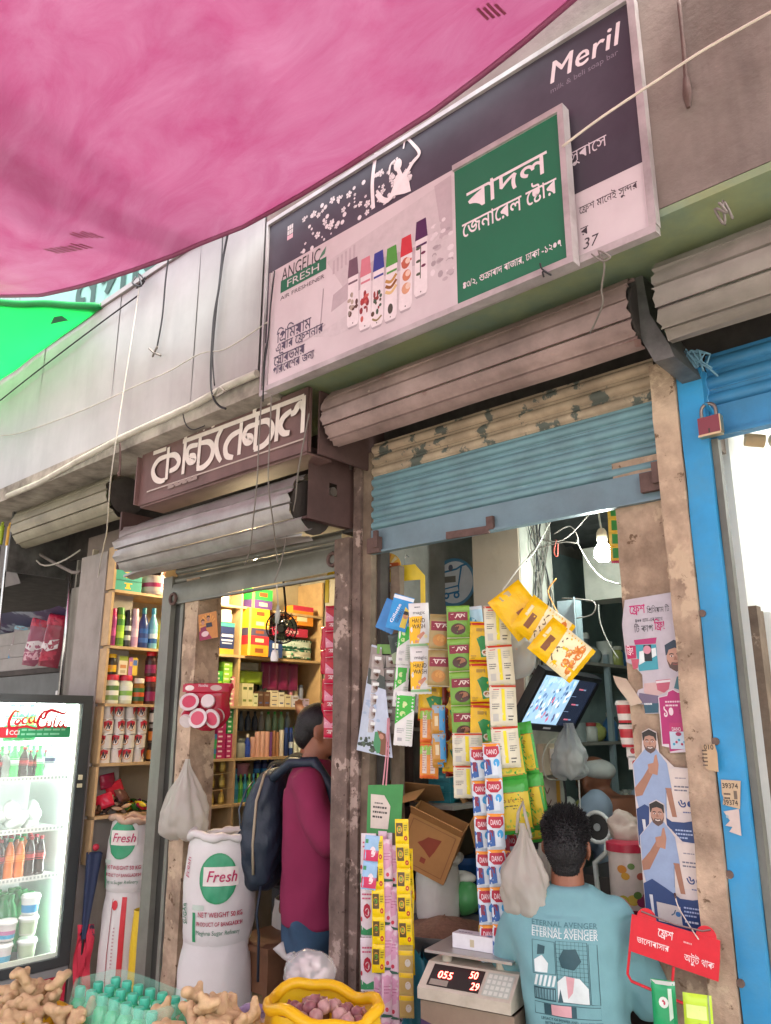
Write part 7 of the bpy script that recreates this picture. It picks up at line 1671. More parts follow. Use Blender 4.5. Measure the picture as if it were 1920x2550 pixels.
cbox('upright brown cardboard box behind the tilted box',(-2.263,2.75,1.21),(.24,.2,.3),(0,4,24),True,None,mat('brown_card','9a7048',.75,var=.12,vs=8))
cbox('large brown cardboard box at the back under the grey shelf',(-2.383,2.98,1.128),(.3,.26,.46),(0,0,8),False,None,mat('dull_card','8a7358',.8,var=.1,vs=6))
SACK=mat('woven_sack','c4c2ba',.6,var=.06,vs=10,bump=.25,bs=90)
def sack(label,loc,r,h,m=SACK,open_=True,fillc='d8cfa8',seed=0,lean=(0,0),art=None,art_rot=0,cat='sack',squash=1.,rimc=None):
 t=thing('sack',label,cat,loc)
 def prof(v):
  return r*(.90+.10*math.sin(min(1,max(0,v)*1.05)*math.pi)**.5-.04*v)
 def fn(u,v,o=0):
  a_=2*math.pi*u
  q=prof(v)*(1+.05*noise.noise(V((math.cos(a_)*2,math.sin(a_)*2,v*3+seed)))+.025*noise.noise(V((math.cos(a_)*7,math.sin(a_)*7,v*8+seed))))+o
  return(lean[0]*v*h+q*math.cos(a_),lean[1]*v*h+q*squash*math.sin(a_),v*h)
 b=MB().grid(lambda u,v:fn(u,v),36,22,cu=True)
 o=obj('sack_body',b,m,t,180,loc=(0,0,0))
 if open_:
  pts,rs=[],[]
  for q in range(48):
   a_=q*6.2832/48
   c_,s_=math.cos(a_),math.sin(a_)
   k_=prof(1)+.004+.012*noise.noise(V((c_*3,s_*3,seed+2)))
   pts.append((lean[0]*h+k_*c_,lean[1]*h+k_*squash*s_,h+.028*noise.noise(V((c_*1.6,s_*1.6,seed+9)))+.008*noise.noise(V((c_*6,s_*6,seed)))))
   rs.append(.017+.008*noise.noise(V((c_*4,s_*4,seed+4))))
  obj('rolled_rim',MB().tube(pts,rs,9,closed=True),rimc or m,t,180,loc=(0,0,0))
  obj('contents',MB().grid(lambda u,v:(lean[0]*h+prof(1)*.96*v*math.cos(6.2832*u),lean[1]*h+prof(1)*.96*squash*v*math.sin(6.2832*u),h-.03+.03*(1-v*v)),24,5,cu=True),ink(fillc,.8),t,180,loc=(0,0,0))
 if art:
  A=Art()
  art(A)
  A.build('print',o,lambda x,z,of:V(fn((x/r+R(art_rot))/6.2832,z/h,.0015+of)),.0012,.014,base=.0015,loc=(0,0,0))
 return t
sack('white rice sack with rolled rim beside the cardboard box',(-2.077,2.62,0.927),.088,.21,fillc='d9d3b0',seed=3)
sack('white sack with a green stripe under the rice sack',(-2.02,2.74,.42),.12,.40,open_=False,seed=4,art=lambda A:(A.rect(.02,.05,.016,.33,'3a8a6a'),A.text('G',-.06,.2,.05,'9a4a5a',rot=80),A.rect(.12,.05,.05,.3,'c9a8b0')),art_rot=-50)
sack('crumpled white sack with an open mouth left of the rice sack',(-2.16,2.58,.52),.075,.34,fillc='8f8a80',seed=6)
sack('small half-folded white sack behind the hanging bunch',(-2.20,2.66,.60),.07,.40,fillc='9a9488',seed=8,rimc=ink('d8643a',.6))
t=thing('plastic_tub','blue plastic tub behind the rice sack','tub',(-2.208,2.95,0.988))
obj('tub_wall',MB().lathe([(.0,-.1),(.13,-.1),(.16,.1),(.175,.1),(.175,.125),(.155,.125),(.15,.1)],(0,0,0),28),ink('2f5f9a',.35),t,50,loc=(0,0,0))
b=MB().ball((0,0,0),(.07,.06,.06),14,10)
for k_,v in enumerate(b.v):
 b.v[k_]=tuple(V(v)*(1+.2*noise.noise(V(v)*25)))
tag(obj('green_bag',b,ink('4f9a5a',.35),None,180,loc=(-2.003,2.7,0.996)),'bulging green plastic bag beside the rice sack','plastic bag')
b=MB().ball((0,0,0),(.06,.05,.025),12,8)
tag(obj('white_bundle',b,ink('d3d0c8',.5),None,180,loc=(-2.035,2.72,1.061)),'white knotted bundle on the green bag','bundle')
t=thing('metal_bowl','wide dull metal bowl full of brown rice','bowl',(-1.951,2.5,0.82))
obj('bowl',MB().lathe([(.09,0),(.12,.01),(.175,.09),(.205,.115),(.205,.122),(.17,.1),(.1,.03)],(0,0,0),32),mat('dull_alu','77777a',.4,m=.7,var=.12,vs=8),t,60,loc=(0,0,0))
obj('grain',MB().grid(lambda u,v:(.17*v*math.cos(6.283*u),.17*v*math.sin(6.283*u),.105+.045*(1-v)+.012*noise.noise(V((u*8,v*4,1)))),26,8,cu=True),mat('brown_rice','7d5f4c',.9,var=.25,vs=90,bump=.5,bs=150),t,180,loc=(0,0,0))
tag(obj('bowl_stand',MB().lathe([(.11,0),(.12,.7)],(0,0,0),20),mat('drum_grey','6f675c',.6,m=.2,var=.15,vs=6,dirt=('4a443c',.6,5.)),None,50,loc=tuple(V((-1.951,2.5,0.82))-V((0,0,.702)))),'grey drum standing under the metal bowl','drum')
b=MB().grid(lambda u,v:((.055+.02*math.sin(u*18.8+v*3)-.035*v**2)*math.cos(6.283*u),(.045+.012*math.sin(u*12.5))*math.sin(6.283*u),-.26+.36*v+.02*math.sin(u*25)*(v>.95)),30,14,cu=True)
tag(obj('teal_bag',b,mat('teal_bag','2f7d90',.35,var=.12,vs=12),None,180,loc=(-1.934,2.32,0.79)),'twisted teal plastic bag below the metal bowl','plastic bag')
t=thing('monitor','black flat monitor tilted down on the pillar with a bluish picture','monitor',(-1.53,2.67,1.726),rot=(33.6,2.6,88.6))
w_,h_=.40,.24
b=MB().box(-w_/2,w_/2,0,.03,-h_/2,h_/2)
obj('casing',b,mat('monitor_black','1c1e22',.35,var=.05),t,loc=(0,0,0))
b=MB().box(-w_/2,w_/2,-.008,-.0005,-h_/2,-h_/2+.026).box(-w_/2,w_/2,-.008,-.0005,h_/2-.018,h_/2).box(-w_/2,-w_/2+.018,-.008,-.0005,-h_/2+.026,h_/2-.018).box(w_/2-.018,w_/2,-.008,-.0005,-h_/2+.026,h_/2-.018)
obj('bezel',b,mat('monitor_black',''),t,loc=(0,0,0))
sc_=obj('screen',MB().box(-w_/2+.018,w_/2-.018,-.003,-.0015,-h_/2+.026,h_/2-.018),mat('screen_base','232a3c',.25,var=0,emit=.2),t,loc=(0,0,0))
a=Art()
gl={}
def lit(h,e=.75):
 k_='lit_'+h
 return mat(k_,h,.3,var=.15,vs=40,emit=.3)
a.rect(-.182,-.094,.235,.196,lit('8fb0cc'))
rr=random.Random(12)
for i in range(110):
 x=rr.uniform(-.175,.042)
 z=rr.uniform(-.09,.095)
 cc=rr.choice(('4f86b4','3a6a9a','c4cede','8aa8c4','a8b8cc','2f4a70','d0d4e0','5a7aa4'))if z<.05 else rr.choice(('a8c8dc','9abcd4','6a9cc0','b4c8d4'))
 if z<-.04 and rr.random()<.5:
  cc=rr.choice(('c4c8da','a8acc8','4a4a70','b8607a','d0d0dc'))
 s1,s2=rr.uniform(.005,.012),rr.uniform(.014,.034)
 z=min(z,.099-s2)
 a.L.append(([(x,z),(x+s1,z+s2*.4),(x+s1*.4,z+s2),(x-s1*.6,z+s2*.5)],[(0,1,2,3)],lit(cc)))
a.poly([(-.055,-.005),(-.045,-.005),(-.046,.02),(-.053,.02)],lit('c9506a'))
for i in range(3):
 a.rect(.085,.06-i*.065,.03,.006,lit('b05a6a'))
 a.rect(.117,.06-i*.065,.018,.006,lit('6a7a90'))
 a.rect(.055,.03-i*.065,.035,.002,lit('6a7a90'))
a.build('picture',sc_,lambda p,q,o:(p,-.003-o,q),.00008,0,base=.0003,loc=(0,0,0))
obj('maker_mark',MB().box(-.03,.02,-.0085,-.008,-h_/2+.009,-h_/2+.016),ink('c9ced4'),t,loc=(0,0,0))
tag(obj('wall_bracket',MB().tube([(-1.75,2.85,1.86),(-1.62,2.75,1.80),(-1.56,2.69,1.75)],.014,8),DARK,None,50),'dark bracket arm holding the monitor to the pillar','bracket')
t=thing('switch_board','cream electric switch board with two plugs on the pillar','switch board',(-1.742,2.943,1.51))
px,py,pz=t.location
obj('board',MB().box(px-.006,px+.022,py-.085,py+.085,pz-.06,pz+.06),mat('cream_plastic','b9a892',.5,var=.06),t)
obj('faceplate',MB().box(px+.0225,px+.03,py-.045,py+.04,pz-.045,pz+.045),mat('cream_plastic2','c9bba6',.5,var=.05),t)
obj('white_charger',MB().box(px+.031,px+.07,py-.05,py+.02,pz+.005,pz+.04),ink('e3e3de',.35),t)
obj('black_plug',MB().ball((px+.05,py+.0,pz-.03),(.022,.022,.026),12,8),ink('1f2022',.4),t,180)
pl=[px,py,pz]
cable('white charger lead hanging from the switch board',[(px+.06,py+.02,pz+.02),(px+.08,py+.06,pz+.01),(px+.085,py+.07,pz-.1),(px+.08,py+.065,pz-.35),(px+.06,py+.06,pz-.5)],.0035,ink('d9d9d4',.4))
cable('thick black lead hanging from the black plug',[(px+.05,py+.0,pz-.05),(px+.06,py+.005,pz-.15),(px+.05,py-.02,pz-.32),(px+.04,py-.05,pz-.5)],.0045)
cable('grey lead looping left of the switch board',[(px+.02,py+.02,pz+.08),(px+.03,py-.06,pz+.06),(px+.03,py-.11,pz+.0),(px+.03,py-.08,pz-.07),(px+.03,py+.04,pz-.08)],.003,WIREW)
t=thing('paper_notice','cream paper notice with an amber margin below the switch board','notice',(-1.742,2.913,1.365))
px,py,pz=t.location
obj('sheet',MB().box(px,px+.002,py-.10,py+.10,pz-.075,pz+.075),ink('b5a498',.6),t)
a=Art()
a.rect(py+.062,pz-.075,.03,.15,'c08a2a')
a.line([(py-.07,pz+.035),(py-.05,pz+.015),(py-.03,pz+.04),(py-.01,pz+.015),(py+.01,pz+.035)],.007,'6a3f38',3)
a.line([(py-.07,pz-.01),(py-.05,pz-.03),(py-.03,pz-.005),(py-.005,pz-.03),(py+.02,pz-.01)],.007,'6a3f38',3)
a.bars(py-.06,pz-.07,.08,.02,1,'77685e',3)
a.build('print',t,face_x(px+.002),.0003,0)
t=thing('glue_card','black card with yellow SUPER GLUE lettering below the notice','card',(-1.735,2.832,1.275))
px,py,pz=t.location
obj('card',MB().box(px,px+.002,py-.085,py+.085,pz-.09,pz+.06),ink('22201f',.5),t)
a=Art()
a.text('UPER',py+.005,pz+.03,.026,'b8982a',fit=.07,bold=1)
a.text('GLUE',py+.005,pz-.005,.028,'b8982a',fit=.08,bold=1)
a.bars(py-.06,pz-.05,.13,.035,3,'a8a49c',6)
a.build('print',t,face_x(px+.002),.0003,0)
bx,by,bz=(-1.336,2.72,2.27)
t=thing('light_bulb','glowing white light bulb hanging in the grocery','light bulb',(bx,by,bz))
obj('glass',MB().lathe([(0,-.034),(.02,-.03),(.032,-.012),(.034,.004),(.028,.022),(.018,.036),(.014,.042)],(bx,by,bz),18),mat('lit_bulb',(.9,1,.95),.5,var=0,emit=75),t,180)
obj('holder',MB().lathe([(.016,.042),(.02,.05),(.02,.08),(.012,.095),(0,.095)],(bx,by,bz),12),ink('b9ae98',.5),t,50)
obj('flex',MB().tube([(bx,by,bz+.095),(bx-.01,by+.01,bz+.14),(bx-.03,by+.02,2.68)],.004,6),WIREW,t)
rr=random.Random(31)
for i in range(9):
 p0=V((-1.725,2.75,2.412))
 pts=[(-1.745+rr.uniform(0,.02),2.84+rr.uniform(0,.2),2.62),(-1.735,2.84+rr.uniform(0,.2),2.45+rr.uniform(-.05,.05)),(-1.735,2.85+rr.uniform(0,.18),2.2+rr.uniform(-.1,.1)),(-1.735,2.9+rr.uniform(-.03,.1),1.9+rr.uniform(-.1,.1)),(-1.735,2.92+rr.uniform(-.03,.1),1.65)]
 cable('thin wire running down the lit pillar, number %s of the bundle'%('one','two','three','four','five','six','seven','eight','nine')[i],pts,rr.uniform(.002,.004),rr.choice((WIRE,mat('grey_wire',''))))
for i,(lb,pts,m)in enumerate((('tangled orange cable on the lit pillar',[(-1.586,2.800,2.215),(-1.626,2.800,2.171),(-1.599,2.780,2.117),(-1.575,2.780,2.066),(-1.569,2.780,2.018)],ink('c98a4a',.5)),('loop of cable hanging from the grocery ceiling',[(-1.683,2.750,2.474),(-1.604,2.720,2.371),(-1.505,2.720,2.347),(-1.413,2.720,2.405),(-1.373,2.750,2.468)],mat('grey_wire','')),('second loop of cable under the grocery ceiling',[(-1.556,2.750,2.385),(-1.482,2.750,2.406),(-1.452,2.750,2.336),(-1.522,2.750,2.347),(-1.670,2.780,2.340),(-1.723,2.800,2.300)],mat('grey_wire','')),('red wire loop near the ceiling of the grocery',[(-1.565,2.780,2.367),(-1.578,2.780,2.319),(-1.564,2.780,2.300),(-1.557,2.780,2.357)],ink('a8463a',.5)),('white twisted lead crossing to the bulb side',[(-1.487,2.800,2.358),(-1.430,2.780,2.257),(-1.356,2.740,2.180),(-1.277,2.720,2.145)],WIREW),('dark cable loop beside the grey meter box',[(-1.565,2.800,2.132),(-1.484,2.780,2.118),(-1.416,2.780,2.099),(-1.428,2.780,2.053),(-1.517,2.800,2.047)],mat('grey_wire','')),('white pull cord hanging in the back of the grocery',[(-1.511,3.000,2.124),(-1.508,3.000,2.049),(-1.479,3.000,1.966),(-1.441,3.000,1.900)],WIREW))):
 cable(lb,pts,.0026,m if m is not WIREW else mat('dull_lead','8f8c84',.6))
t=thing('meter_box','small open grey metal box hanging below the tangled wires','meter box',(-1.56,2.82,2.045))
px,py,pz=t.location
obj('box_body',MB().box(px-.04,px+.04,py-.0,py+.05,pz-.09,pz+.08),mat('meter_grey','8fa0a4',.5,m=.2,var=.1),t)
obj('open_door',MB().obox((px+.055,py-.03,pz-.005),(.004,.07,.17),(0,0,25)),mat('meter_grey',''),t)
for i in range(4):
 tag(obj('wall_conduit',MB().tube([(-1.735+.0,2.83+i*.012,2.0-i*.07),(-1.70,3.0,1.93-i*.07)],.007,6),mat('meter_grey',''),None,50),'short grey conduit stub on the lit pillar, %s from the top'%('first','second','third','fourth')[i],'conduit')
def bagmesh(seed,w,d,h,neck=.25,n=40):
 def fn(u,v):
  a_=2*math.pi*u
  k_=neck+(1-neck)*(.5-.5*math.cos(min(1,v*1.35)*math.pi))**.8
  c_,s_=math.cos(a_),math.sin(a_)
  f=1+.22*math.sin(a_*4+seed+v*3)*(1-v)**1.2+.12*math.sin(a_*9+seed*2-v*4)*(1-v)+.22*noise.noise(V((c_*2,s_*2,v*3+seed)))+.12*noise.noise(V((c_*5,s_*5,v*9+seed)))
  if v>.9:
   k_*=max(.05,(1-v)/.1)**.5
  return(w*k_*f*c_+.15*w*noise.noise(V((v*3,seed,0))),d*k_*f*s_,-h*min(v,.97)+.03*noise.noise(V((c_,s_,seed)))*(v>.8))
 return MB().grid(fn,n+24,34,cu=True)
WB=film('carrier_film','c6bfb4',.9,.3,.45)
t=thing('carrier_bag','full white carrier bag hanging beside the black-haired man','carrier bag',(-1.412,2.2,1.354))
obj('bag',bagmesh(1,.078,.055,.27,.10),WB,t,180,loc=(0,0,0))
obj('handle',MB().tube([(-.02,0,-.03),(-.012,0,.03),(0,.01,.06),(.012,0,.03),(.03,0,-.04)],.005,6),WB,t,180,loc=(0,0,0))
t=thing('carrier_bag','smaller white carrier bag behind the full one','carrier bag',(-1.479,2.42,1.268))
obj('bag',bagmesh(4,.07,.05,.22,.15),WB,t,180,loc=(0,0,0))
t=thing('clear_bag','clear knotted bag hanging under the monitor','plastic bag',(-1.564,2.78,1.651))
obj('bag',bagmesh(7,.07,.05,.2,.3),film('clear_bag',''),t,180,loc=(0,0,0))
obj('contents',MB().ball((.01,0,-.14),(.045,.035,.05),12,8),ink('a8a08c',.6),t,180,loc=(0,0,0))
T=thing('back_shelf','dim shelves crowded with pots at the back of the grocery','shelf',(-2.1,3.9,1.0))
for z in(1.21,1.56,1.95):
 obj('shelf_board',MB().box(-2.244,-1.93,3.38,4.48,z-.015,z),mat('grey_shelf',''),T)
obj('post',MB().box(-1.96,-1.935,3.9,3.925,.9,2.0),mat('meter_grey',''),T)
rr=random.Random(17)
names=('dented pot','grey jar','plastic tub','cloth bundle','folded bag','small bottle','tin')
cl=('7f8a88','a8aca4','5f6a68','b9bcb4','8a4a44','6f7a5a','9aa05a','4a4f52','c4c2b4','3f6a94')
n_=0
for zi,z in enumerate((1.211,1.561,1.951)):
 for k_ in range(9):
  y=3.43+k_*.115
  c=cl[(k_*3+zi*4)%10]
  pos=('first','second','third','fourth','fifth','sixth','seventh','eighth','ninth')[k_]
  sh=('lowest','middle','top')[zi]
  if k_%3==1:
   b=MB().ball((0,0,.045),(.05,.055,.05),12,8)
   b.v=[tuple(V(v)*(1+.22*noise.noise(V(v)*22+V((n_,0,0)))))for v in b.v]
   tag(obj('cloth_bundle',b,ink(c,.7),None,180,loc=(-2.02,y,z)),'%s bundle, %s along the %s dim shelf'%(('grey','pale','dull')[zi],pos,sh),'bundle')
  else:
   vessel(('jar','tub','bottle','tin')[(k_+zi)%4],'%s, %s along the %s dim back shelf'%(('dull pot','faded tub','dusty bottle','dull tin')[(k_+zi)%4],pos,sh),'container',(-2.0,y,z),rr.uniform(.08,.16),rr.uniform(.03,.045),c,rr.choice(('5a5f60','b0b0a8','9a3a3a')),None,n=12)
  n_+=1
for i in range(2):
 vessel('tub',('red and white ice-cream tub hanging by the poster pillar, upper','red and white ice-cream tub hanging by the poster pillar, lower')[i],'tub',((-1.18,2.491,1.651),(-1.18,2.501,1.576))[i],.07,.035,'c23a44','d8d0c8',['d8d0c8','b82a38'])
for i in range(2):
 p=((-1.181,2.5,1.564),(-1.177,2.5,1.527))[i]
 t=thing('price_tag',('upper','lower')[i]+' white tag with red dot at the pillar edge','tag',p)
 obj('card',MB().box(-.016,.016,0,.002,-.02,.02),ink('d8d4d0'),t,loc=(0,0,0))
 obj('dot',MB().tube([(0.006,-.001,0),(.006,-.0002,0)],.009,12),ink('b82a38'),t,loc=(0,0,0))
vessel('roll','tall plastic storage canister with printed fruit and red lid','canister',(-1.28,2.62,1.054),.20,.062,'cfc4b8',None,None,oval=.9,name='storage_canister')
c_=V((-1.28,2.62,1.054))
t=[o for o in col.objects if o.name.startswith('storage_canister')][0]
obj('lid',MB().lathe([(.062,.19),(.068,.19),(.068,.215),(.05,.22),(0,.22)],(0,0,0),20,sy=.9),ink('b52a44',.35),t,50,loc=(0,0,0))
obj('foot_band',MB().lathe([(.0635,0),(.0645,0),(.0645,.02),(.0635,.02)],(0,0,0),20,sy=.9),ink('7a1f38',.35),t,50,loc=(0,0,0))
a=Art()
for x,z,s,c in((-.03,.14,.016,'d08a3a'),(-.02,.12,.014,'d0a03a'),(.0,.15,.012,'6a8a4a'),(.03,.12,.014,'b05a4a'),(.0,.05,.02,'c9b04a'),(.03,.045,.02,'8a2f5a'),(-.03,.05,.016,'b0a83a'),(.015,.065,.014,'5a7a3a'),(.045,.06,.014,'a04a6a')):
 a.ell(x,z,s,s*.8,c,12)
a.build('print',t,lambda x,z,o:((.0625+o)*math.cos(x/.062-1.0),(.0562+o)*math.sin(x/.062-1.0),z),.0004,.015,loc=(0,0,0))
b=MB().ball((0,0,0),(.065,.055,.06),30,22)
b.v=[tuple(V(v)*(1+.45*noise.noise(V(v)*16)+.2*noise.noise(V(v)*45)))for v in b.v]
tag(obj('beige_bag',b,mat('beige_bag','b5a698',.5,var=.1,vs=14),None,180,loc=(-1.305,2.68,1.296)),'beige plastic bag on top of the storage canister','plastic bag')
t=thing('table_fan','small black and white desk lamp with ring at the back of the grocery','lamp',(-1.581,3,1.258))
obj('ring',MB().tube([(.055*math.cos(R(a_)),0,.055*math.sin(R(a_)))for a_ in range(0,360,20)],.008,7,closed=True),ink('d8dcd8',.3),t,180,loc=(0,0,0))
obj('disc',MB().tube([(0,0,0),(0,.01,0)],.05,22),ink('1c1e20',.3),t,50,loc=(0,0,0))
obj('hub',MB().tube([(0,-.006,0),(0,0,0)],.014,14),ink('9aa0a0',.3),t,50,loc=(0,0,0))
obj('neck',MB().tube([(.04,0,-.04),(.03,0,-.09),(-.02,0,-.13),(-.015,0,-.22),(0,0,-.34)],.011,7),ink('c4cac4',.4),t,180,loc=(0,0,0))
tag(obj('low_cabinet',MB().box(-1.72,-1.0,3.0,3.4,.12,1.08),mat('dark_cabinet','3a342f',.6,var=.2,vs=8),None),'dark wooden cabinet at the back of the grocery','cabinet')
strip('green and amber sachet strip near the bulb at the pillar top','sachet strip',(-1.207,2.55,2.4),4,.035,.05,.004,ink('c9a03a',.3),lambda a,w,h:a.rect(-.2*w,-.85*h,.6*w,.7*h,'2f7a3a'),30,0,seed=80)
strip('pink sachet strip below the green one near the bulb','sachet strip',(-1.208,2.56,2.313),2,.035,.06,.004,ink('a8305a',.3),None,30,0,seed=81)
T=thing('glass_door','white framed glass showcase door in the bright shop','door',(-.77,2.9,.1))
obj('frame',MB().box(-.788,-.755,2.66,2.72,.12,1.99).box(-.788,-.755,2.721,3.6,1.93,1.99).box(-.788,-.755,2.721,3.6,1.2,1.25),mat('white_frame','d9dfdc',.4,var=.03),T)
obj('jamb_strip',MB().box(-.79,-.765,2.56,2.6,.12,2.0).box(-.79,-.77,2.61,2.64,.12,1.99),mat('bare_timber',''),T)
obj('pane',MB().box(-.775,-.771,2.721,3.6,1.251,1.929),film('case_glass','bfe0d8',.35,.05,.1),T)
obj('paper_patch',MB().box(-.7695,-.7685,2.75,2.83,1.80,1.87),ink('b5ac94',.7),T)
for i,(y,z,c,lb)in enumerate(((2.8,1.62,'6a6a90','violet picture carton behind the showcase glass'),(2.82,1.45,'c9a06a','amber carton behind the showcase glass'),(2.92,1.26,'b88a74','brown packets heap behind the showcase glass'))):
 carton(lb,'carton',(-.785+.005,y,z),(.006,.1,.14),c,[(.2,.3,.5,.3,'d0c0b0')])
t=thing('lamp_holder','beige taped lamp holder in the bright shop doorway','lamp holder',(-0.72,2.624,2.54))
obj('socket',MB().tube([(-.03,-.02,.01),(.02,.01,0)],.022,12),ink('b59a74',.6),t,50,loc=(0,0,0))
obj('bulb',MB().ball((.055,.03,.0),(.03,.03,.03),14,10),ink('d0cdc0',.3),t,180,loc=(0,0,0))
obj('flex',MB().tube([(-.03,-.02,.02),(-.02,0,.07),(.02,.04,.06),(.05,.03,.13)],.004,6),WIREW,t,180,loc=(0,0,0))
tag(obj('tube_lamp',MB().tube([(-.2,2.9,2.6),(-.2,4.2,2.6)],.018,10),mat('lit_tube',(.94,1,.98),.5,var=0,emit=22),None,50),'lit tube lamp on the ceiling of the bright shop','lamp')
# posters on the poster pillar
def poster(label,pts,y,c,art,name='poster'):
 x,z=sum(p[0]for p in pts)/len(pts),min(p[1]for p in pts)
 t=thing(name,label,'poster' if name=='poster' else 'sticker',(x,y,z))
 obj('sheet',MB().prism(pts,y,y+.0015),ink(c,.5),t)
 a=Art()
 art(a)
 a.build('print',t,face_y(y),.00025,0)
 return t
Z_=lambda*p:p
def face(a,x,z,s,skin='b98a72',hair='25262c',beard=True,turn=0):
 a.ell(x,z,.66*s,.95*s,skin,22)
 a.poly([(x-.7*s,z+.2*s),(x-.72*s,z+.95*s),(x,z+1.3*s),(x+.72*s,z+.95*s),(x+.7*s,z+.2*s),(x+.6*s,z+.25*s),(x+.45*s,z+.6*s),(x,z+.72*s),(x-.45*s,z+.6*s),(x-.6*s,z+.25*s)],hair)
 if beard:
  a.poly([(x-.66*s,z-.05*s),(x-.5*s,z-.68*s),(x,z-1.0*s),(x+.5*s,z-.68*s),(x+.66*s,z-.05*s),(x+.4*s,z-.5*s),(x+.3*s,z-.3*s),(x,z-.34*s),(x-.3*s,z-.3*s),(x-.4*s,z-.5*s)],'5a4640')
 for d in(-.27,.27):
  a.line([(x+(d-.17)*s,z+.26*s),(x+d*s,z+.32*s),(x+(d+.17)*s,z+.26*s)],.07*s,'2a2024')
  a.ell(x+d*s,z+.13*s,.13*s,.06*s,'d8ccc4',10)
  a.ell(x+d*s,z+.13*s,.06*s,.06*s,'2a2024',8)
 a.poly([(x-.06*s,z+.1*s),(x+.06*s,z+.1*s),(x+.13*s,z-.16*s),(x-.13*s,z-.16*s)],'9a6f5c')
 a.line([(x-.24*s,z-.42*s),(x,z-.48*s),(x+.24*s,z-.42*s)],.09*s,'d9cfc8' if beard==2 else '8a4f48')
def A_teaposter(a):
 a.text('~েFশ',-1.100,1.986,.03,'b81f68','l',fit=.052,bold=.6)
 a.text('~িPিমyাম িট',-1.042,1.984,.018,'4a484c','l',fit=.072)
 a.text('~৪০০ Gাম-এর সােথ',-1.084,1.958,.012,'55535a','l',fit=.09)
 a.text('~িট কাপ',-1.089,1.927,.022,'5a585e','l',fit=.062,bold=.3)
 a.text('~িF!',-1.022,1.931,.026,'b81f68','l',fit=.034,bold=.6)
 a.poly([(-1.093,1.904),(-1.018,1.907),(-1.023,1.888),(-1.091,1.889)],'a8306a')
 a.poly([(-1.089,1.889),(-1.022,1.886),(-1.021,1.810),(-1.084,1.807)],'3f98a8')
 a.poly([(-1.078,1.867),(-1.024,1.876),(-1.023,1.852),(-1.082,1.826)],'d8e3e3')
 a.rect(*(lambda p:(p[0],p[1]-.048,.025,.05))([(-1.063,1.884)][0]),'23262c')
 a.ell(-1.052,1.871,.013,.013,'c98a9a',14)
 a.poly([(-1.122,1.888),(-1.088,1.886),(-1.090,1.847),(-1.119,1.846)],'b02a58')
 a.text('~িF!',-1.119,1.860,.022,'e3d0d8','l',fit=.022,bold=.5)
 a.poly([(-1.107,1.845),(-1.080,1.844),(-1.087,1.817),(-1.102,1.812)],'b8566a')
 face(a,-0.965,1.842,.042,'b58c78','2c3a4a')
 a.poly([(-0.981,1.784),(-0.936,1.791),(-0.939,1.737),(-1.022,1.736),(-1.007,1.767)],'b9b0b4')
 a.poly([(-0.966,1.786),(-0.938,1.791),(-0.941,1.740),(-0.978,1.752)],'3a6a74')
 a.poly([(-1.071,1.769),(-1.034,1.771),(-1.008,1.756),(-1.016,1.736),(-1.059,1.728),(-1.074,1.743)],'bfa3a0')
 a.poly([(-1.033,1.777),(-0.986,1.780),(-0.994,1.750),(-1.010,1.739),(-1.030,1.748)],'b0566a')
 a.poly([(-1.032,1.775),(-0.987,1.778),(-0.988,1.771),(-1.032,1.768)],'d3cdd0')
 a.poly([(-1.089,1.741),(-1.028,1.731),(-1.031,1.708),(-1.095,1.709)],'6a6078')
 a.poly([(-1.078,1.709),(-1.030,1.709),(-1.033,1.681),(-1.075,1.680)],'2f5566')
 a.bars(-1.075,1.701,.036,.012,1,'d0d4d8',3)
poster('torn tea poster with a bearded man and pink Bengali lettering',[(-1.113,2.033),(-0.938,2.043),(-0.939,1.819),(-0.939,1.734),(-0.945,1.679),(-1.075,1.678),(-1.077,1.706),(-1.114,1.709),(-1.092,1.750),(-1.076,1.755),(-1.075,1.796),(-1.104,1.827),(-1.124,1.837),(-1.127,1.904),(-1.129,1.956),(-1.120,2.001)],2.394,'b5b0b8',A_teaposter)
b=MB().grid(lambda u,v:V((-1.126,2.39,1.785)).lerp(V((-1.08,2.39,1.711)),v)+V((-.03*u,-.03*u-.012*math.sin(v*5)*u,.01*u-.02*u*v)),5,8)
tag(obj('torn_flap',b,ink('b5a38f',.6),None,180),'torn paper flap curling off the tea poster','paper flap')
def A_danop(a):
 a.poly([(-1.026,1.725),(-1.000,1.730),(-0.996,1.741),(-0.981,1.747),(-0.967,1.738),(-0.949,1.739),(-0.939,1.726),(-0.943,1.580),(-1.007,1.568),(-1.008,1.590),(-1.027,1.590)],'a8286a')
 a.bars(-1.008,1.696,.05,.022,2,'dcc0cc',4)
 a.text('~১০',-1.018,1.669,.034,'e0ccd4','l',fit=.034,bold=.8)
 a.text('~Gাম',-0.970,1.677,.014,'8a2456','l',fit=.022)
 a.rect(*(lambda p:(p[0],p[1]-.07,.052,.07))([(-1.002,1.651)][0]),'b02f68')
 a.rect(*(lambda p:(p[0],p[1]-.05,.052,.05))([(-1.003,1.626)][0]),'b5c6d4')
 a.text('DANO',-0.995,1.628,.011,'dccdd4','l',fit=.028,bold=1)
 a.ell(-0.976,1.619,.009,.006,'9a2a58',12)
 for i in range(6):
  a.ell(-1.02+.028+.008*i,1.59+.006*(i%3),.004,.004,('3a9ab8','a83a58')[i%2],7)
poster('magenta milk-powder poster with scalloped top on the pillar',[(-1.029,1.727),(-1.001,1.732),(-0.997,1.745),(-0.980,1.749),(-0.965,1.741),(-0.948,1.741),(-0.937,1.727),(-0.942,1.569),(-1.007,1.565),(-1.008,1.580),(-1.030,1.584)],2.391,'d0c6cc',A_danop)
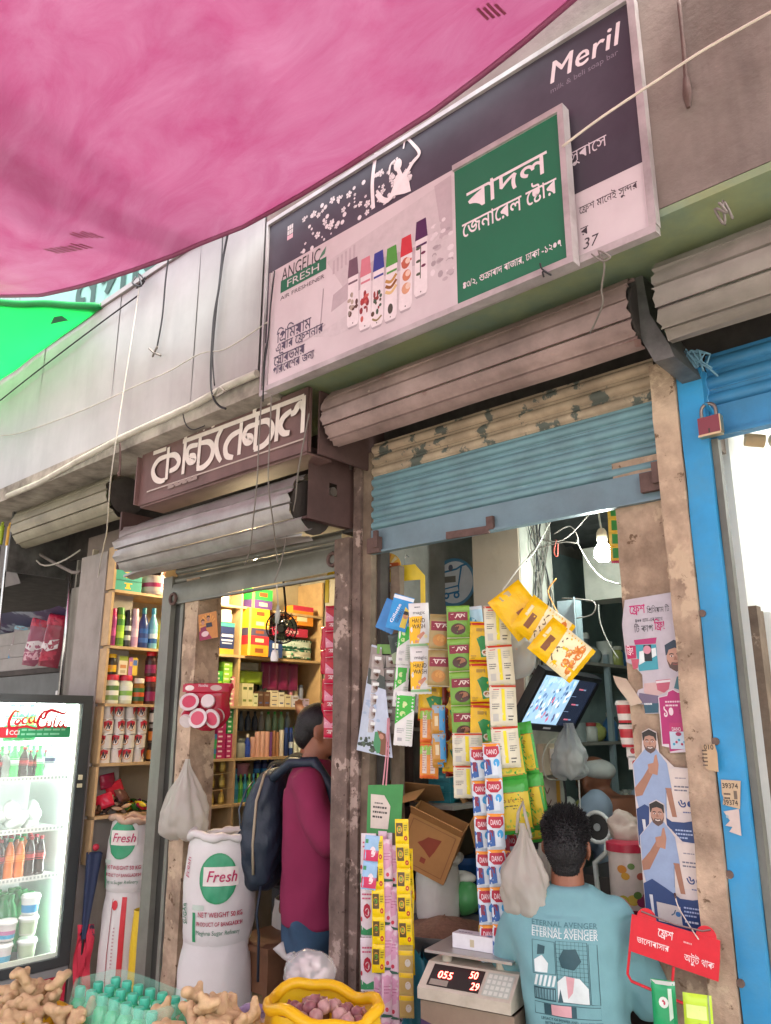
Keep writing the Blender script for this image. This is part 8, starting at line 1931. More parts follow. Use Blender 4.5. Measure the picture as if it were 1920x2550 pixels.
def toothman(o):
 dx,dz=o
 def f(a):
  X=lambda x,z:(x+dx,z+dz)
  a.poly([X(-1.045,1.52),X(-.948,1.52),X(-.948,1.40),X(-1.045,1.40)],'cfc4bc')
  a.bars(-1.0+dx,1.49+dz,.045,.008,1,'8a8690',2)
  a.bars(-1.005+dx,1.455+dz,.05,.02,2,'6a6a78',5)
  a.text('~৬০',-.998+dx,1.412+dz,.026,'2f4478','l',fit=.05,bold=.6)
  a.bars(-.985+dx,1.396+dz,.03,.008,1,'5a628a',6)
  a.poly([X(-1.127,1.53),X(-1.085,1.575),X(-1.05,1.575),X(-1.02,1.535),X(-1.012,1.46),X(-1.03,1.46),X(-1.034,1.38),X(-1.115,1.38),X(-1.125,1.43)],'8c9fbd')
  a.poly([X(-1.032,1.465),X(-1.014,1.465),X(-1.004,1.385),X(-1.018,1.385)],'9a6f5a')
  a.poly([X(-1.128,1.46),X(-1.126,1.435),X(-1.105,1.44),X(-1.066,1.505),X(-1.075,1.525),X(-1.1,1.49)],'9a6f5a')
  a.line([X(-1.03,1.46),X(-1.034,1.40)],.002,'74879f')
  face(a,-1.068+dx,1.592+dz,.031,'ac8472','2a2625',2)
  a.poly([X(-1.078,1.505),X(-1.052,1.50),X(-1.046,1.53),X(-1.05,1.56),X(-1.056,1.556),X(-1.062,1.535),X(-1.08,1.53)],'a87c66')
  a.poly([X(-1.127,1.40),X(-1.10,1.415),X(-1.06,1.395),X(-1.02,1.372),X(-.985,1.372),X(-.948,1.38),X(-.948,1.28),X(-1.11,1.28),X(-1.127,1.30)],'28406f')
  a.poly([X(-1.092,1.355),X(-1.022,1.35),X(-1.02,1.30),X(-1.09,1.305)],'b9b4b0')
  a.line([X(-1.05,1.325),X(-1.042,1.33),X(-1.037,1.34)],.003,'33506a')
  a.ell(-1.03+dx,1.33+dz,.008,.007,'3a6a9a',10)
  a.poly([X(-1.112,1.372),X(-1.102,1.372),X(-1.10,1.305),X(-1.106,1.305)],'c4c8cc')
  a.bars(-1.012+dx,1.325+dz,.05,.03,3,'9fb0cf',7)
  a.bars(-1.012+dx,1.308+dz,.055,.012,1,'c4cede',9)
 return f
for i,o in enumerate(((0,0),(.006,-.205))):
 f=lambda x,z:(x+o[0],z+o[1])
 poster(('upper','lower')[i]+' toothpaste poster with a smiling man in pale blue',[f(*q)for q in((-1.129,1.53),(-1.096,1.566),(-1.0925,1.6),(-1.091,1.624),(-1.068,1.635),(-1.045,1.624),(-1.0435,1.6),(-1.042,1.566),(-1.015,1.54),(-1.0,1.525),(-.946,1.522),(-.946,1.278),(-1.112,1.276),(-1.129,1.295))],(2.393,2.39)[i],'c9c0bc',toothman(o))
poster('torn buff rental sticker with digits on the narrow pillar',[(-0.893,1.590),(-0.859,1.593),(-0.854,1.569),(-0.856,1.518),(-0.880,1.522),(-0.890,1.527),(-0.893,1.554)],2.35,'b59a78',lambda a:(a.text('010',-0.890,1.578,.014,'3a3230','l',bold=1,fit=.028),a.bars(-0.896,1.530,.014,.05,5,'4a403a',3)),'sticker')
poster('buff rental sticker with telephone digits on the blue post',[(-0.857,1.497),(-0.804,1.496),(-0.814,1.422),(-0.859,1.431),(-0.855,1.450),(-0.858,1.459)],2.366,'b9a284',lambda a:(a.text('39374',-0.856,1.475,.014,'37302e','l',bold=1,fit=.044),a.text('39374',-0.857,1.431,.014,'37302e','l',bold=1,fit=.04),a.bars(-0.853,1.443,.018,.022,2,'4a403c',3),a.rect(-0.826,1.447,.009,.022,'6a5c50')),'sticker')
poster('ragged white paper scrap left on the blue post',[(-0.859,1.413),(-0.817,1.422),(-0.818,1.353),(-0.849,1.361),(-0.839,1.374),(-0.858,1.376),(-0.844,1.390)],2.366,'c4b4ac',lambda a:a.ell(-.85,1.40,.004,.004,'8fa8b4',8),'sticker')
t=thing('display_hanger','red plastic display hanger with white Bengali lettering','display hanger',(-1.001,2.28,1.061),rot=(0,10,12))
RD2=ink('c9202f',.35)
obj('board',MB().prism([(-.115,.055),(.115,.055),(.118,.0),(.118,-.045),(-.115,-.04)],0,.004),RD2,t,loc=(0,0,0))
for x in(-.075,.08):
 obj('ear',MB().tube([(x,.001,.055),(x,.0035,.055)],.026,18),RD2,t,loc=(0,0,0))
obj('wire_frame',MB().tube([(-.112,.002,-.04),(-.112,.002,-.10),(-.10,.002,-.115),(.03,.002,-.125),(.10,.002,-.13)],.004,6).tube([(.005,.002,-.045),(.005,.002,-.12)],.004,6),RD2,t,60,loc=(0,0,0))
obj('rod',MB().tube([(-.09,-.002,.07),(0,-.002,.062),(.07,-.002,.066),(.09,-.002,.075)],.0025,5),mat('worn_steel',''),t,loc=(0,0,0))
a=Art()
a.text('~েFশ',-.042,.02,.022,'e6d4d4','l',fit=.04,bold=.6)
a.bars(.025,.02,.03,.01,1,'d89a9a',2)
a.text('~ভােলাবাসার'.replace('ো','া'),-.095,-.012,.016,'e6d4d4','l',fit=.085,bold=.2)
a.text('~অটুট থাক',.03,-.02,.018,'e0cccc','l',fit=.075,bold=.2)
a.build('lettering',t,lambda p,q,o:(p,-o,q),.0003,0,loc=(0,0,0))
strip('emerald green detergent packet on the red hanger','packet',(-1.033,2.27,0.982),1,.062,.17,.012,ink('1f9a5f',.25),lambda a,w,h:(a.rect(-w/2,-.06*h,w,.05*h,'b9c4b9'),a.ell(.0,-.3*h,.2*w,.08*h,'d8e0d8',12),a.ell(0,-.3*h,.08*w,.04*h,'b02a48',8),a.poly([(.2*w,-.1*h),(.35*w,-.1*h),(.36*w,-.5*h),(.2*w,-.55*h)],'c4dcc8'),a.rect(-.3*w,-.85*h,.3*w,.1*h,'c9d4c9')),20,0,seed=83,name='packet',part='pouch')
strip('lime yellow detergent packet on the red hanger','packet',(-0.934,2.25,0.972),1,.07,.16,.01,ink('b5d63a',.25),lambda a,w,h:(a.rect(-.4*w,-.35*h,.7*w,.2*h,'d3e68a'),a.rect(.0,-.7*h,.12*w,.3*h,'8a8a70'),a.rect(.36*w,-h,.06*w,h,'8a9a6a')),15,0,seed=84,name='packet',part='pouch')
tag(obj('nail',MB().tube([(-1.030,2.390,1.178),(-1.016,2.360,1.174)],.003,6),mat('rust_red',''),None),'nail below the lower toothpaste poster','nail')
cable('string hanging the red hanger from the nail',[(-1.021,2.370,1.177),(-1.005,2.350,1.151),(-0.955,2.300,1.116),(-0.928,2.280,1.095)],.0018,mat('jute_rope',''))
# people
from mathutils.bvhtree import BVHTree
SKIN=mat('brown_skin','8a5a44',.5,var=.1,vs=12,bump=.04,bs=120)
HAIR=mat('black_hair','141214',.45,var=.3,vs=60,bump=.5,bs=140)
def cloth(name,c,**k):
 return mat(name,c,.85,var=.08,vs=7,bump=.3,bs=9,**k)
def torso(mb,secs,n=26):
 """stacked rounded sections (z, half width, half depth, forward shift)"""
 def fn(u,v):
  q=v*(len(secs)-1)
  i=min(int(q),len(secs)-2)
  f=q-i
  f=f*f*(3-2*f)
  z,w_,d,s=(secs[i][j]*(1-f)+secs[i+1][j]*f for j in range(4))
  a_=6.2832*u
  c,s_=math.cos(a_),math.sin(a_)
  e=.75
  return(w_*abs(c)**e*(1 if c>0 else-1),s+d*abs(s_)**e*(1 if s_>0 else-1),z)
 m=len(secs)*4
 mb.grid(fn,n,m,cu=True)
 o=len(mb.v)-n*(m+1)
 mb.f+=[tuple(o+i for i in range(n))[::-1],tuple(o+n*m+i for i in range(n))]
 mb.m+=[0,0]
def wrinkle(me,amp,sc_,seed,z0=-9,z1=9):
 for v in me.vertices:
  if z0<v.co.z<z1:
   q=v.co*sc_+V((seed,0,0))
   v.co+=v.normal*(noise.noise(V((q.x,q.y,q.z*.55)))*amp+noise.noise(V((q.x*2.3+q.z*1.6,q.y*2.3,q.z*.8)))*amp*.7)
def hand(mb,p,d,side,s=1.):
 """palm and five bent fingers growing from the wrist p along d"""
 d=V(d).normalized()
 x=d.cross(V((0,0,1)))
 x=(x if x.length>.1 else V((1,0,0))).normalized()*side
 n_=x.cross(d).normalized()
 p=V(p)
 limb(mb,[p,p+d*.045*s,p+d*.085*s],[.026*s,.034*s,.032*s],10)
 for i,(o,l)in enumerate(((-.026,.062),(-.009,.072),(.009,.068),(.026,.052))):
  b_=p+d*.085*s+x*o*s
  k1=b_+d*l*.5*s-n_*.006*s
  k2=k1+(d*.8-n_*.5).normalized()*l*.32*s
  k3=k2+(d*.45-n_*.8).normalized()*l*.28*s
  limb(mb,[b_,k1,k2,k3],[.0095*s,.009*s,.008*s,.007*s],8)
 t0=p+d*.03*s-x*.03*s
 t1=t0+(d*.7-x*.7).normalized()*.035*s
 limb(mb,[t0,t1,t1+(d*.9-x*.1-n_*.3).normalized()*.03*s],[.013*s,.0105*s,.008*s],8)
def head(mb,c,yaw=0.,s=1.):
 m=Matrix.Translation(V(c))@Matrix.Rotation(R(yaw),4,'Z')@Matrix.Scale(s,4)
 b=MB()
 b.ball((0,-.004,.03),(.074,.092,.086),22,16)
 b.ball((0,.02,-.045),(.058,.07,.07),18,12)
 b.ball((0,.055,-.09),(.03,.03,.026),12,8)
 b.ball((0,.1,-.022),(.013,.018,.022),10,8)
 b.ball((0,.085,.012),(.05,.014,.012),12,8)
 b.ball((0,.087,-.062),(.022,.010,.007),10,6)
 for sx in(-1,1):
  b.ball((sx*.03,.084,-.002),(.013,.009,.008),8,6)
  b.ball((sx*.079,-.004,-.018),(.010,.022,.034),10,8,rot=(0,0,sx*25))
  b.ball((sx*.074,.006,-.048),(.008,.012,.012),8,6)
 b.xf(m)
 mb.add(b.v,b.f)
 return m
def bake(mb,m,voxel,sm,name,parent,wr=None):
 me=solid(mb,voxel,sm)
 me.materials.append(m)
 if wr:
  wrinkle(me,*wr)
 return link(name,me,parent,loc=(0,0,0))
P1=thing('person','seated black-haired man in a teal printed T-shirt seen from behind','person',(-1.315,2.29,.235),rot=(0,0,24))
P1.scale=(.86,.86,.86)
b=MB()
head(b,(0,.02,1.235),-14)
limb(b,[(0,-.015,1.17),(0,-.025,1.06)],[.054,.062],14)
limb(b,[(-.15,-.01,1.03),(-.2,.1,.84),(-.12,.3,.8)],[.05,.042,.028])
hand(b,(-.12,.3,.8),(.3,1,-.1),1)
limb(b,[(.16,-.01,1.03),(.235,.03,.82),(.24,.25,.74)],[.05,.042,.028])
hand(b,(.24,.25,.74),(-.2,1,-.1),-1)
torso(b,[(.46,.13,.1,0),(.7,.13,.09,-.02),(.95,.15,.09,-.03),(1.04,.1,.06,-.02)])
bake(b,SKIN,.0075,5,'body',P1)
b=MB()
torso(b,[(.46,.168,.125,.02),(.6,.172,.125,-.005),(.8,.178,.12,-.035),(.95,.188,.11,-.045),(1.03,.178,.09,-.04),(1.075,.135,.075,-.03),(1.108,.078,.07,-.026)])
limb(b,[(-.145,-.03,1.02),(-.195,.02,.90),(-.225,.09,.81)],[.068,.072,.068],16)
limb(b,[(.145,-.03,1.02),(.205,.0,.88),(.25,.02,.76)],[.068,.074,.072],16)
TEAL=cloth('teal_cotton','6d9aa0')
sh=bake(b,TEAL,.011,8,'shirt',P1,(.016,5.,3,-9,1.02))
bvh=BVHTree.FromPolygons([v.co for v in sh.data.vertices],[tuple(p.vertices)for p in sh.data.polygons])
def onback(x,z,o):
 x,z=x*.80-.004,.998+(z-.985)*.78
 h=bvh.ray_cast(V((x,-1,z)),V((0,1,0)))
 return(x,(h[0].y if h[0]else-.13)-.0008-o,z)
a=Art()
LK,WK='2f4f58','c9d3d3'
for i,(z,c)in enumerate(((.985,'3f6d76'),(.962,'b9c6c8'),(.944,WK))):
 a.text('ETERNAL AVENGER',-.005,z-.004,.021,c,fit=.27,bold=1)
def frame(x0,z0,x1,z1,c=LK,w=.0025):
 a.line([(x0,z0),(x1,z0),(x1,z1),(x0,z1),(x0,z0)],w,c)
frame(-.138,.80,-.045,.925)
frame(-.04,.70,.085,.93)
frame(.09,.70,.125,.925)
for i in range(8):
 a.line([(-.04+.0155*i,.70),(-.04+.0155*i,.93)],.0012,LK)
for i in range(14):
 a.line([(-.04,.703+.0165*i),(.085,.703+.0165*i)],.0012,LK)
a.poly([(-.04,.702),(-.04,.775),(-.01,.80),(.05,.795),(.083,.76),(.083,.702)],WK)
a.poly([(-.005,.799),(.0,.715),(.02,.74),(.03,.797)],'c99aa0')
a.poly([(-.02,.83),(.03,.825),(.06,.86),(.04,.905),(-.01,.90),(-.03,.865)],LK)
a.poly([(-.04,.702),(-.02,.702),(-.03,.75)],LK)
a.poly([(-.13,.805),(-.132,.85),(-.10,.87),(-.075,.84),(-.08,.805)],WK)
a.poly([(-.12,.87),(-.09,.875),(-.085,.905),(-.115,.91)],LK)
for i in range(5):
 a.poly([(-.136+i*.018,.755),(-.126+i*.018,.755),(-.116+i*.018,.795),(-.126+i*.018,.795)],WK)
a.rect(-.138,.70,.09,.05,LK)
for i in range(14):
 a.rect(-.134+i*.006,.706,.002+.002*(i%2),.038,'6f98a0')
frame(-.138,.645,.125,.69)
a.rect(-.10,.647,.13,.041,LK)
a.rect(-.07,.647,.08,.041,'c99aa0')
a.text('LEGACY OF POWER AND',-.04,.625,.011,LK,fit=.15,bold=1)
a.text('BETRAYED BY FATE',-.035,.609,.011,LK,fit=.13,bold=1)
a.text('NOT AS A',-.045,.593,.011,LK,fit=.06,bold=1)
for i in range(3):
 frame(.045+i*.03,.605,.068+i*.03,.632,LK,.002)
 a.ell(.0565+i*.03,.618,.007,.007,LK,12)
a.build('shirt_print',sh,onback,.00025,.012,base=.0004,loc=(0,0,0))
b=MB()
b.ball((0,.012,1.272),(.082,.1,.084),24,16)
b.ball((0,-.040,1.225),(.072,.062,.08),20,14)
b.ball((0,-.05,1.165),(.05,.034,.04),14,10)
hr=bake(b,HAIR,.0075,3,'hair',P1)
b=MB()
r4=random.Random(5)
for p in hr.data.vertices:
 n_=p.normal
 top=max(0,min(1,(p.co.z-1.20)/.12))
 l=(.003+.013*top)*r4.uniform(.5,1.3)
 d=(n_*(.35+.5*top)+V((r4.uniform(-.5,.5),r4.uniform(-.5,.5),-.75+1.1*top))).normalized()
 q=p.co+d*l*.5
 b.tube([p.co-n_*.004,q,q+(d+V((r4.uniform(-.4,.4),r4.uniform(-.4,.4),r4.uniform(-.7,.2)))).normalized()*l*.6],[.0026,.002,.0005],3,cap=False)
obj('hair_strands',b,HAIR,hr,180,loc=(0,0,0))
b=MB()
torso(b,[(.42,.17,.14,.04),(.52,.175,.14,.03),(.56,.16,.12,.02)])
for s in(-1,1):
 limb(b,[(s*.09,.05,.5),(s*.13,.46,.5),(s*.13,.44,.08)],[.085,.065,.05])
bake(b,cloth('dark_trousers','2c3038'),.014,5,'trousers',P1)
b=MB()
for s in(-1,1):
 limb(b,[(s*.13,.42,.05),(s*.14,.56,.035)],[.035,.03],10)
bake(b,ink('3a322c',.7),.012,3,'sandals',P1)
tag(obj('stool',MB().lathe([(.15,0),(.13,.36),(.16,.37),(.16,.4),(0,.405)],(-1.28,2.31,.2),20),ink('8a2f34',.4),None,50),'low plastic stool under the seated man','stool')
tag(obj('wooden_platform',MB().box(-1.75,-.98,2.05,2.9,.121,.205),WALLG,None),'low platform under the seated man and his stool','platform')
P2=thing('person','standing man in a maroon shirt wearing a navy backpack','person',(-2.76,2.6,.12),rot=(0,0,-60))
b=MB()
head(b,(0,.03,1.50),0)
limb(b,[(0,0,1.44),(0,-.01,1.33)],[.055,.065],14)
limb(b,[(.19,.02,1.27),(.2,.14,1.05),(.14,.36,1.02)],[.05,.042,.028])
hand(b,(.14,.36,1.02),(-.1,1,.1),-1)
limb(b,[(-.2,0,1.27),(-.25,-.13,1.0),(-.25,-.2,.76)],[.05,.042,.028])
hand(b,(-.25,-.2,.76),(0,-.15,-1),1)
torso(b,[(.8,.14,.1,0),(1.1,.15,.1,0),(1.3,.15,.07,0)])
bake(b,SKIN,.011,5,'body',P2)
b=MB()
torso(b,[(.70,.19,.15,.02),(.8,.19,.15,.02),(1.0,.188,.14,.01),(1.2,.20,.125,0),(1.3,.185,.1,-.005),(1.345,.13,.08,-.01),(1.375,.075,.07,-.01)])
limb(b,[(.165,.01,1.28),(.19,.06,1.15),(.2,.13,1.06)],[.075,.076,.072],16)
limb(b,[(-.175,0,1.28),(-.22,-.06,1.12),(-.235,-.1,1.04)],[.075,.07,.066],16)
bake(b,cloth('maroon_cotton','7d2146'),.013,7,'shirt',P2,(.016,5.,8,-9,1.25))
b=MB()
torso(b,[(.62,.17,.13,.01),(.78,.18,.14,.02),(.86,.17,.13,.02)])
for s in(-1,1):
 limb(b,[(s*.095,.01,.72),(s*.105,.02,.42),(s*.11,-.01,.06)],[.1,.078,.066],14)
bake(b,cloth('blue_denim','34506a',dirt=('22344a',.6,8.)),.014,5,'trousers',P2,(.012,6.,2))
b=MB()
for s in(-1,1):
 limb(b,[(s*.11,-.03,.035),(s*.12,.15,.03)],[.042,.036],10)
bake(b,ink('2a2622',.6),.012,3,'shoes',P2)
b=MB().ball((0,.0,1.535),(.082,.1,.085),18,12).ball((0,-.05,1.49),(.07,.06,.08),16,10)
bake(b,HAIR,.01,2,'hair',P2)
NAVY=mat('navy_nylon','1e2a38',.5,var=.2,vs=9,bump=.5,bs=18)
P3=thing('backpack','navy backpack with pale piping on the maroon man','backpack',(-2.76,2.6,.12),rot=(0,0,-60))
b=MB()
torso(b,[(.82,.11,.04,-.22),(.86,.145,.075,-.225),(1.02,.155,.09,-.235),(1.2,.145,.085,-.225),(1.3,.11,.055,-.205),(1.33,.06,.03,-.195)])
bake(b,NAVY,.011,4,'pack_body',P3,(.018,8.,5))
b=MB()
torso(b,[(.86,.10,.02,-.30),(.9,.12,.03,-.31),(1.03,.12,.03,-.32),(1.07,.10,.02,-.31)])
bake(b,NAVY,.011,4,'front_pocket',P3)
for s in(-1,1):
 b=MB().tube([(s*.10,-.17,1.29),(s*.12,-.08,1.36),(s*.125,.03,1.365),(s*.13,.115,1.25),(s*.135,.13,1.12),(s*.15,.11,1.0)],[.02,.024,.026,.026,.022,.012],8)
 obj('shoulder_strap',b,NAVY,P3,180,loc=(0,0,0))
obj('piping',MB().tube([(.15,-.225,.9),(.158,-.23,1.02),(.147,-.225,1.2),(.10,-.21,1.305),(0,-.21,1.335)],.006,6),ink('9a8f78',.5),P3,180,loc=(0,0,0))
obj('grab_handle',MB().tube([(-.03,-.2,1.31),(-.02,-.2,1.34),(.02,-.2,1.34),(.03,-.2,1.31)],.008,6),NAVY,P3,180,loc=(0,0,0))
obj('loose_strap',MB().tube([(.12,-.2,.85),(.13,-.21,.74),(.12,-.2,.66),(.11,-.2,.48)],.006,5),NAVY,P3,180,loc=(0,0,0))
obj('zip',MB().tube([(.13,-.30,1.08),(.12,-.315,1.16),(.08,-.30,1.24),(0,-.30,1.27)],.004,5),ink('3f4a56',.4),P3,180,loc=(0,0,0))
P4=thing('person','shopkeeper in a black T-shirt reaching up to the shelves','person',(-3.24,3.0,.12),rot=(0,0,82))
b=MB()
head(b,(0.05,.03,1.52),10)
limb(b,[(.03,0,1.46),(0,-.01,1.34)],[.055,.065],14)
limb(b,[(.18,0,1.30),(.26,.16,1.36),(.24,.38,1.55)],[.05,.042,.03])
hand(b,(.24,.38,1.55),(0,.8,.7),-1)
limb(b,[(-.19,0,1.28),(-.26,.05,1.02),(-.25,.2,.82)],[.05,.042,.028])
hand(b,(-.25,.2,.82),(0,.4,-1),1)
torso(b,[(.8,.14,.1,0),(1.1,.15,.1,0),(1.3,.15,.07,0)])
bake(b,SKIN,.011,5,'body',P4)
b=MB()
torso(b,[(.72,.18,.14,.01),(1.0,.18,.135,.0),(1.2,.195,.12,0),(1.31,.18,.1,0),(1.36,.12,.08,0),(1.38,.075,.07,0)])
limb(b,[(.17,0,1.30),(.22,.07,1.335),(.255,.14,1.35)],[.078,.076,.07],14)
limb(b,[(-.175,0,1.28),(-.23,.02,1.1)],[.075,.074],14)
bake(b,cloth('black_cotton','202224'),.014,6,'shirt',P4,(.010,6.,4))
b=MB()
torso(b,[(.62,.16,.12,.01),(.8,.17,.13,.01),(.86,.16,.12,.01)])
for s in(-1,1):
 limb(b,[(s*.09,.01,.72),(s*.1,.02,.42),(s*.105,-.01,.02)],[.095,.075,.06])
bake(b,cloth('grey_trousers','3a3c40'),.015,5,'trousers',P4)
b=MB().ball((.05,.0,1.555),(.082,.1,.085),18,12).ball((.05,-.05,1.51),(.07,.06,.08),16,10)
bake(b,HAIR,.01,2,'hair',P4)
P5=thing('person','man in a pale blue shirt and white cap bending at the back','person',(-1.72,3.62,.12),rot=(0,0,78))
b=MB()
head(b,(0,.22,1.26),0)
limb(b,[(0,.19,1.2),(0,.1,1.15)],[.055,.06],12)
limb(b,[(.19,.06,1.16),(.24,.16,.98),(.16,.34,.98)],[.05,.042,.028])
hand(b,(.16,.34,.98),(-.3,1,0),-1)
limb(b,[(-.19,.06,1.16),(-.24,.16,.98),(-.16,.34,.98)],[.05,.042,.028])
hand(b,(-.16,.34,.98),(.3,1,0),1)
torso(b,[(.8,.14,.1,0),(1.0,.15,.1,.03),(1.2,.15,.07,.06)])
bake(b,SKIN,.012,5,'body',P5)
b=MB()
torso(b,[(.72,.17,.13,0),(.9,.18,.13,.02),(1.04,.19,.13,.06),(1.13,.17,.11,.09),(1.18,.09,.08,.11)])
for s in(-1,1):
 limb(b,[(s*.17,.06,1.17),(s*.235,.12,1.04),(s*.23,.19,.98)],[.075,.07,.06],14)
bake(b,cloth('pale_blue_cotton','9fb0c4'),.014,6,'shirt',P5,(.014,6.,6))
b=MB()
torso(b,[(.6,.16,.12,0),(.8,.165,.125,0),(.84,.155,.115,0)])
for s in(-1,1):
 limb(b,[(s*.09,0,.7),(s*.1,.01,.4),(s*.1,-.01,.02)],[.095,.075,.06])
bake(b,cloth('grey_trousers',''),.016,5,'trousers',P5)
bake(MB().ball((0,.2,1.31),(.082,.1,.055),18,10),ink('c9ccc8',.7),.01,2,'cap',P5)
# lit shop: what hangs and stands in the doorway
def A_sugar(A):
 A.ell(.035,.265,.085,.10,'2f8a5c',30)
 A.ell(.035,.265,.078,.093,'38936a',28)
 A.rect(-.03,.235,.155,.075,'d8d2cc')
 A.text('Fresh',.05,.252,.045,'b0305c',shear=.25,bold=1,fit=.135)
 A.text('Fresh',-.115,.30,.03,'b0305c',shear=.2,rot=90,fit=.085)
 A.text('SUGAR',-.115,.12,.024,'2f7a5a',rot=90,fit=.085,bold=1)
 A.rect(-.075,.015,.016,.115,'2f8a5c')
 A.rect(-.075,.14,.055,.02,'b4c4b8')
 A.text('NET WEIGHT 50 KG',-.045,.115,.02,'a8304c','l',bold=1,fit=.2)
 A.text('PRODUCT OF BANGLADESH',-.052,.08,.016,'a8304c','l',bold=1,fit=.21)
 A.text('Meghna Sugar Refinery',-.055,.045,.018,'3f7a5f','l',fit=.2)
BAGW=mat('laminated_sack','cbc8c6',.4,var=.04,vs=8,bump=.2,bs=14)
sack('white and green sugar sack with pink lettering on the lower sack',(-3.09,2.34,.745),.158,.42,BAGW,fillc='d8cba4',seed=12,art=A_sugar,art_rot=-52)
sack('plain white sack under the printed sugar sack',(-3.09,2.34,.12),.165,.63,BAGW,open_=False,seed=13)
sack('second printed sugar sack below the sweets shelf',(-4.17,2.55,.78),.13,.36,BAGW,fillc='c97a4a',seed=14,art=A_sugar,art_rot=-75,rimc=ink('b09684',.6))
sack('white sack with a red stripe under the second sugar sack',(-4.17,2.55,.12),.135,.66,BAGW,open_=False,seed=15,art=lambda A:(A.rect(.04,.02,.028,.62,'c22a34'),A.rect(-.02,.03,.004,.6,'9a2a3a'),A.ell(.0,.6,.018,.024,'c22a34',14),A.ell(0,.1,.018,.024,'b0262f',14),A.bars(.005,.3,.01,.2,12,'b0858a',3)),art_rot=-62)
sack('bright yellow sack standing by the grey jamb',(-3.92,2.5,.12),.062,.6,ink('d6b52a',.45),open_=False,seed=16)
sack('white and green narrow sack leaning by the grey jamb',(-3.95,2.56,.6),.06,.40,BAGW,open_=False,seed=17,art=lambda A:A.rect(.02,.02,.02,.36,'3a9a6a'),art_rot=-40)
sack('cream sack with crumpled top behind the sugar sack',(-3.2,3.05,.12),.17,.92,mat('cream_sack','b5a58c',.7,var=.1,vs=8,bump=.3,bs=20),open_=False,seed=18)
sack('large white flour sack behind the wooden stool',(-3.05,2.85,.12),.19,.72,BAGW,open_=False,seed=19)
T=thing('wooden_stool','brown wooden box stool behind the sugar sack','stool',(-2.98,2.56,.12))
WD=mat('brown_wood','6b4a34',.6,var=.2,vs=9,bump=.1)
obj('seat',MB().box(-3.15,-2.84,2.42,2.7,.70,.725),WD,T)
obj('apron',MB().box(-3.13,-2.86,2.44,2.68,.54,.699),WD,T)
for x in(-3.12,-2.9):
 for y in(2.45,2.64):
  obj('leg',MB().box(x,x+.035,y,y+.035,.121,.539),WD,T)
t=thing('carrier_bag','limp white carrier bag tied on the brown column','carrier bag',(-3.329,2.3,1.485))
obj('bag',bagmesh(11,.125,.09,.36,.08),film('carrier_film2','d0ccc4',.86,.3,.5),t,180,loc=(0,0,0))
b=MB()
torso_=[(0,.10,.02,0),(-.03,.095,.05,0),(-.12,.09,.055,0),(-.17,.06,.04,0),(-.185,.02,.015,0)]
def nb(u,v):
 q=v*4
 i=min(int(q),3)
 f=q-i
 z,w_,d,_=(torso_[i][j]*(1-f)+torso_[i+1][j]*f for j in range(4))
 k_=1+.12*noise.noise(V((math.cos(6.283*u)*2,math.sin(6.283*u)*2,v*4)))
 return(w_*k_*math.cos(6.283*u),d*k_*math.sin(6.283*u),z)
b.grid(nb,30,16,cu=True)
t=thing('noodle_cup_bag','red bag of white noodle cups hanging on the brown column','snack bag',(-3.239,2.33,1.836),rot=(0,0,35))
t.scale=(1.2,1.2,1.2)
obj('bag',b,film('red_film','b5203f',.86,.12,.2),t,180,loc=(0,0,0))
a=Art()
a.rect(-.095,-.035,.19,.03,'a81c3a')
a.ell(-.06,-.02,.022,.011,'d8c8c4',12)
a.ell(.05,-.02,.022,.011,'b9a09a',12)
a.text('Noodles',0,-.016,.012,'e0d0d4',fit=.04)
a.build('header_print',t,lambda x,z,o:(x,-.062*math.sqrt(max(.05,1-(x/.11)**2))-o,z),.0004,.02,loc=(0,0,0))
for i,(x,z,rx,ry)in enumerate(((-.055,-.085,60,20),(.02,-.075,-110,30),(-.01,-.14,80,-20),(.055,-.13,120,50),(-.06,-.14,-60,10))):
 me=mesh(MB().lathe([(.0,-.02),(.026,-.02),(.034,.02),(.038,.021),(.038,.026),(0,.026)],(0,0,0),18),[ink('cfc4c4',.35)],'cup',50)
 o=link('noodle_cup',me,t,loc=(x,-.05,z),rot=(rx,ry,0))
 obj('lid_print',MB().tube([(0,0,.0262),(0,0,.0268)],.027,18),ink('c24a62',.35),o,50,loc=(0,0,0))
 obj('cup_band',MB().lathe([(.0285,-.01),(.0335,.014)],(0,0,0),18),ink('b02844',.35),o,50,loc=(0,0,0))
t=thing('picture_card','orange picture card with a couple above the noodle bag','card',(-3.37,2.4,2.127),rot=(0,-8,20))
obj('card',MB().box(-.055,.055,0,.002,-.065,.07),ink('b8783a',.35),t,loc=(0,0,0))
a=Art()
for i in range(9):
 an=R(20+i*20)
 a.poly([(.01,.01),(.05*math.cos(an),.01+.055*math.sin(an)),(.05*math.cos(an+.17),.01+.055*math.sin(an+.17))],'cf9246')
a.poly([(-.055,-.065),(.02,-.065),(-.02,.0),(-.055,-.02)],'8a1f44')
face(a,-.028,.025,.014,'b5826a','2a1c1c',False)
face(a,.006,.038,.014,'a8765e','221a1a',False)
a.poly([(-.045,.0),(-.012,.004),(-.012,-.02),(-.045,-.02)],'7a2448')
a.poly([(-.010,.018),(.024,.018),(.028,-.005),(-.010,-.005)],'2a2c38')
a.ell(-.02,-.035,.022,.014,'cfb0b4',14)
a.build('print',t,lambda p,q,o:(p,-o,q),.0003,0,loc=(0,0,0))
fx,fy,fz=(-3.311,2.85,2.162)
t=thing('hanging_fan','black wire-cage fan hanging in the lit shop doorway','fan',(fx,fy,fz),rot=(20,0,35))
BKM=mat('fan_black','232324',.4,m=.4,var=.1)
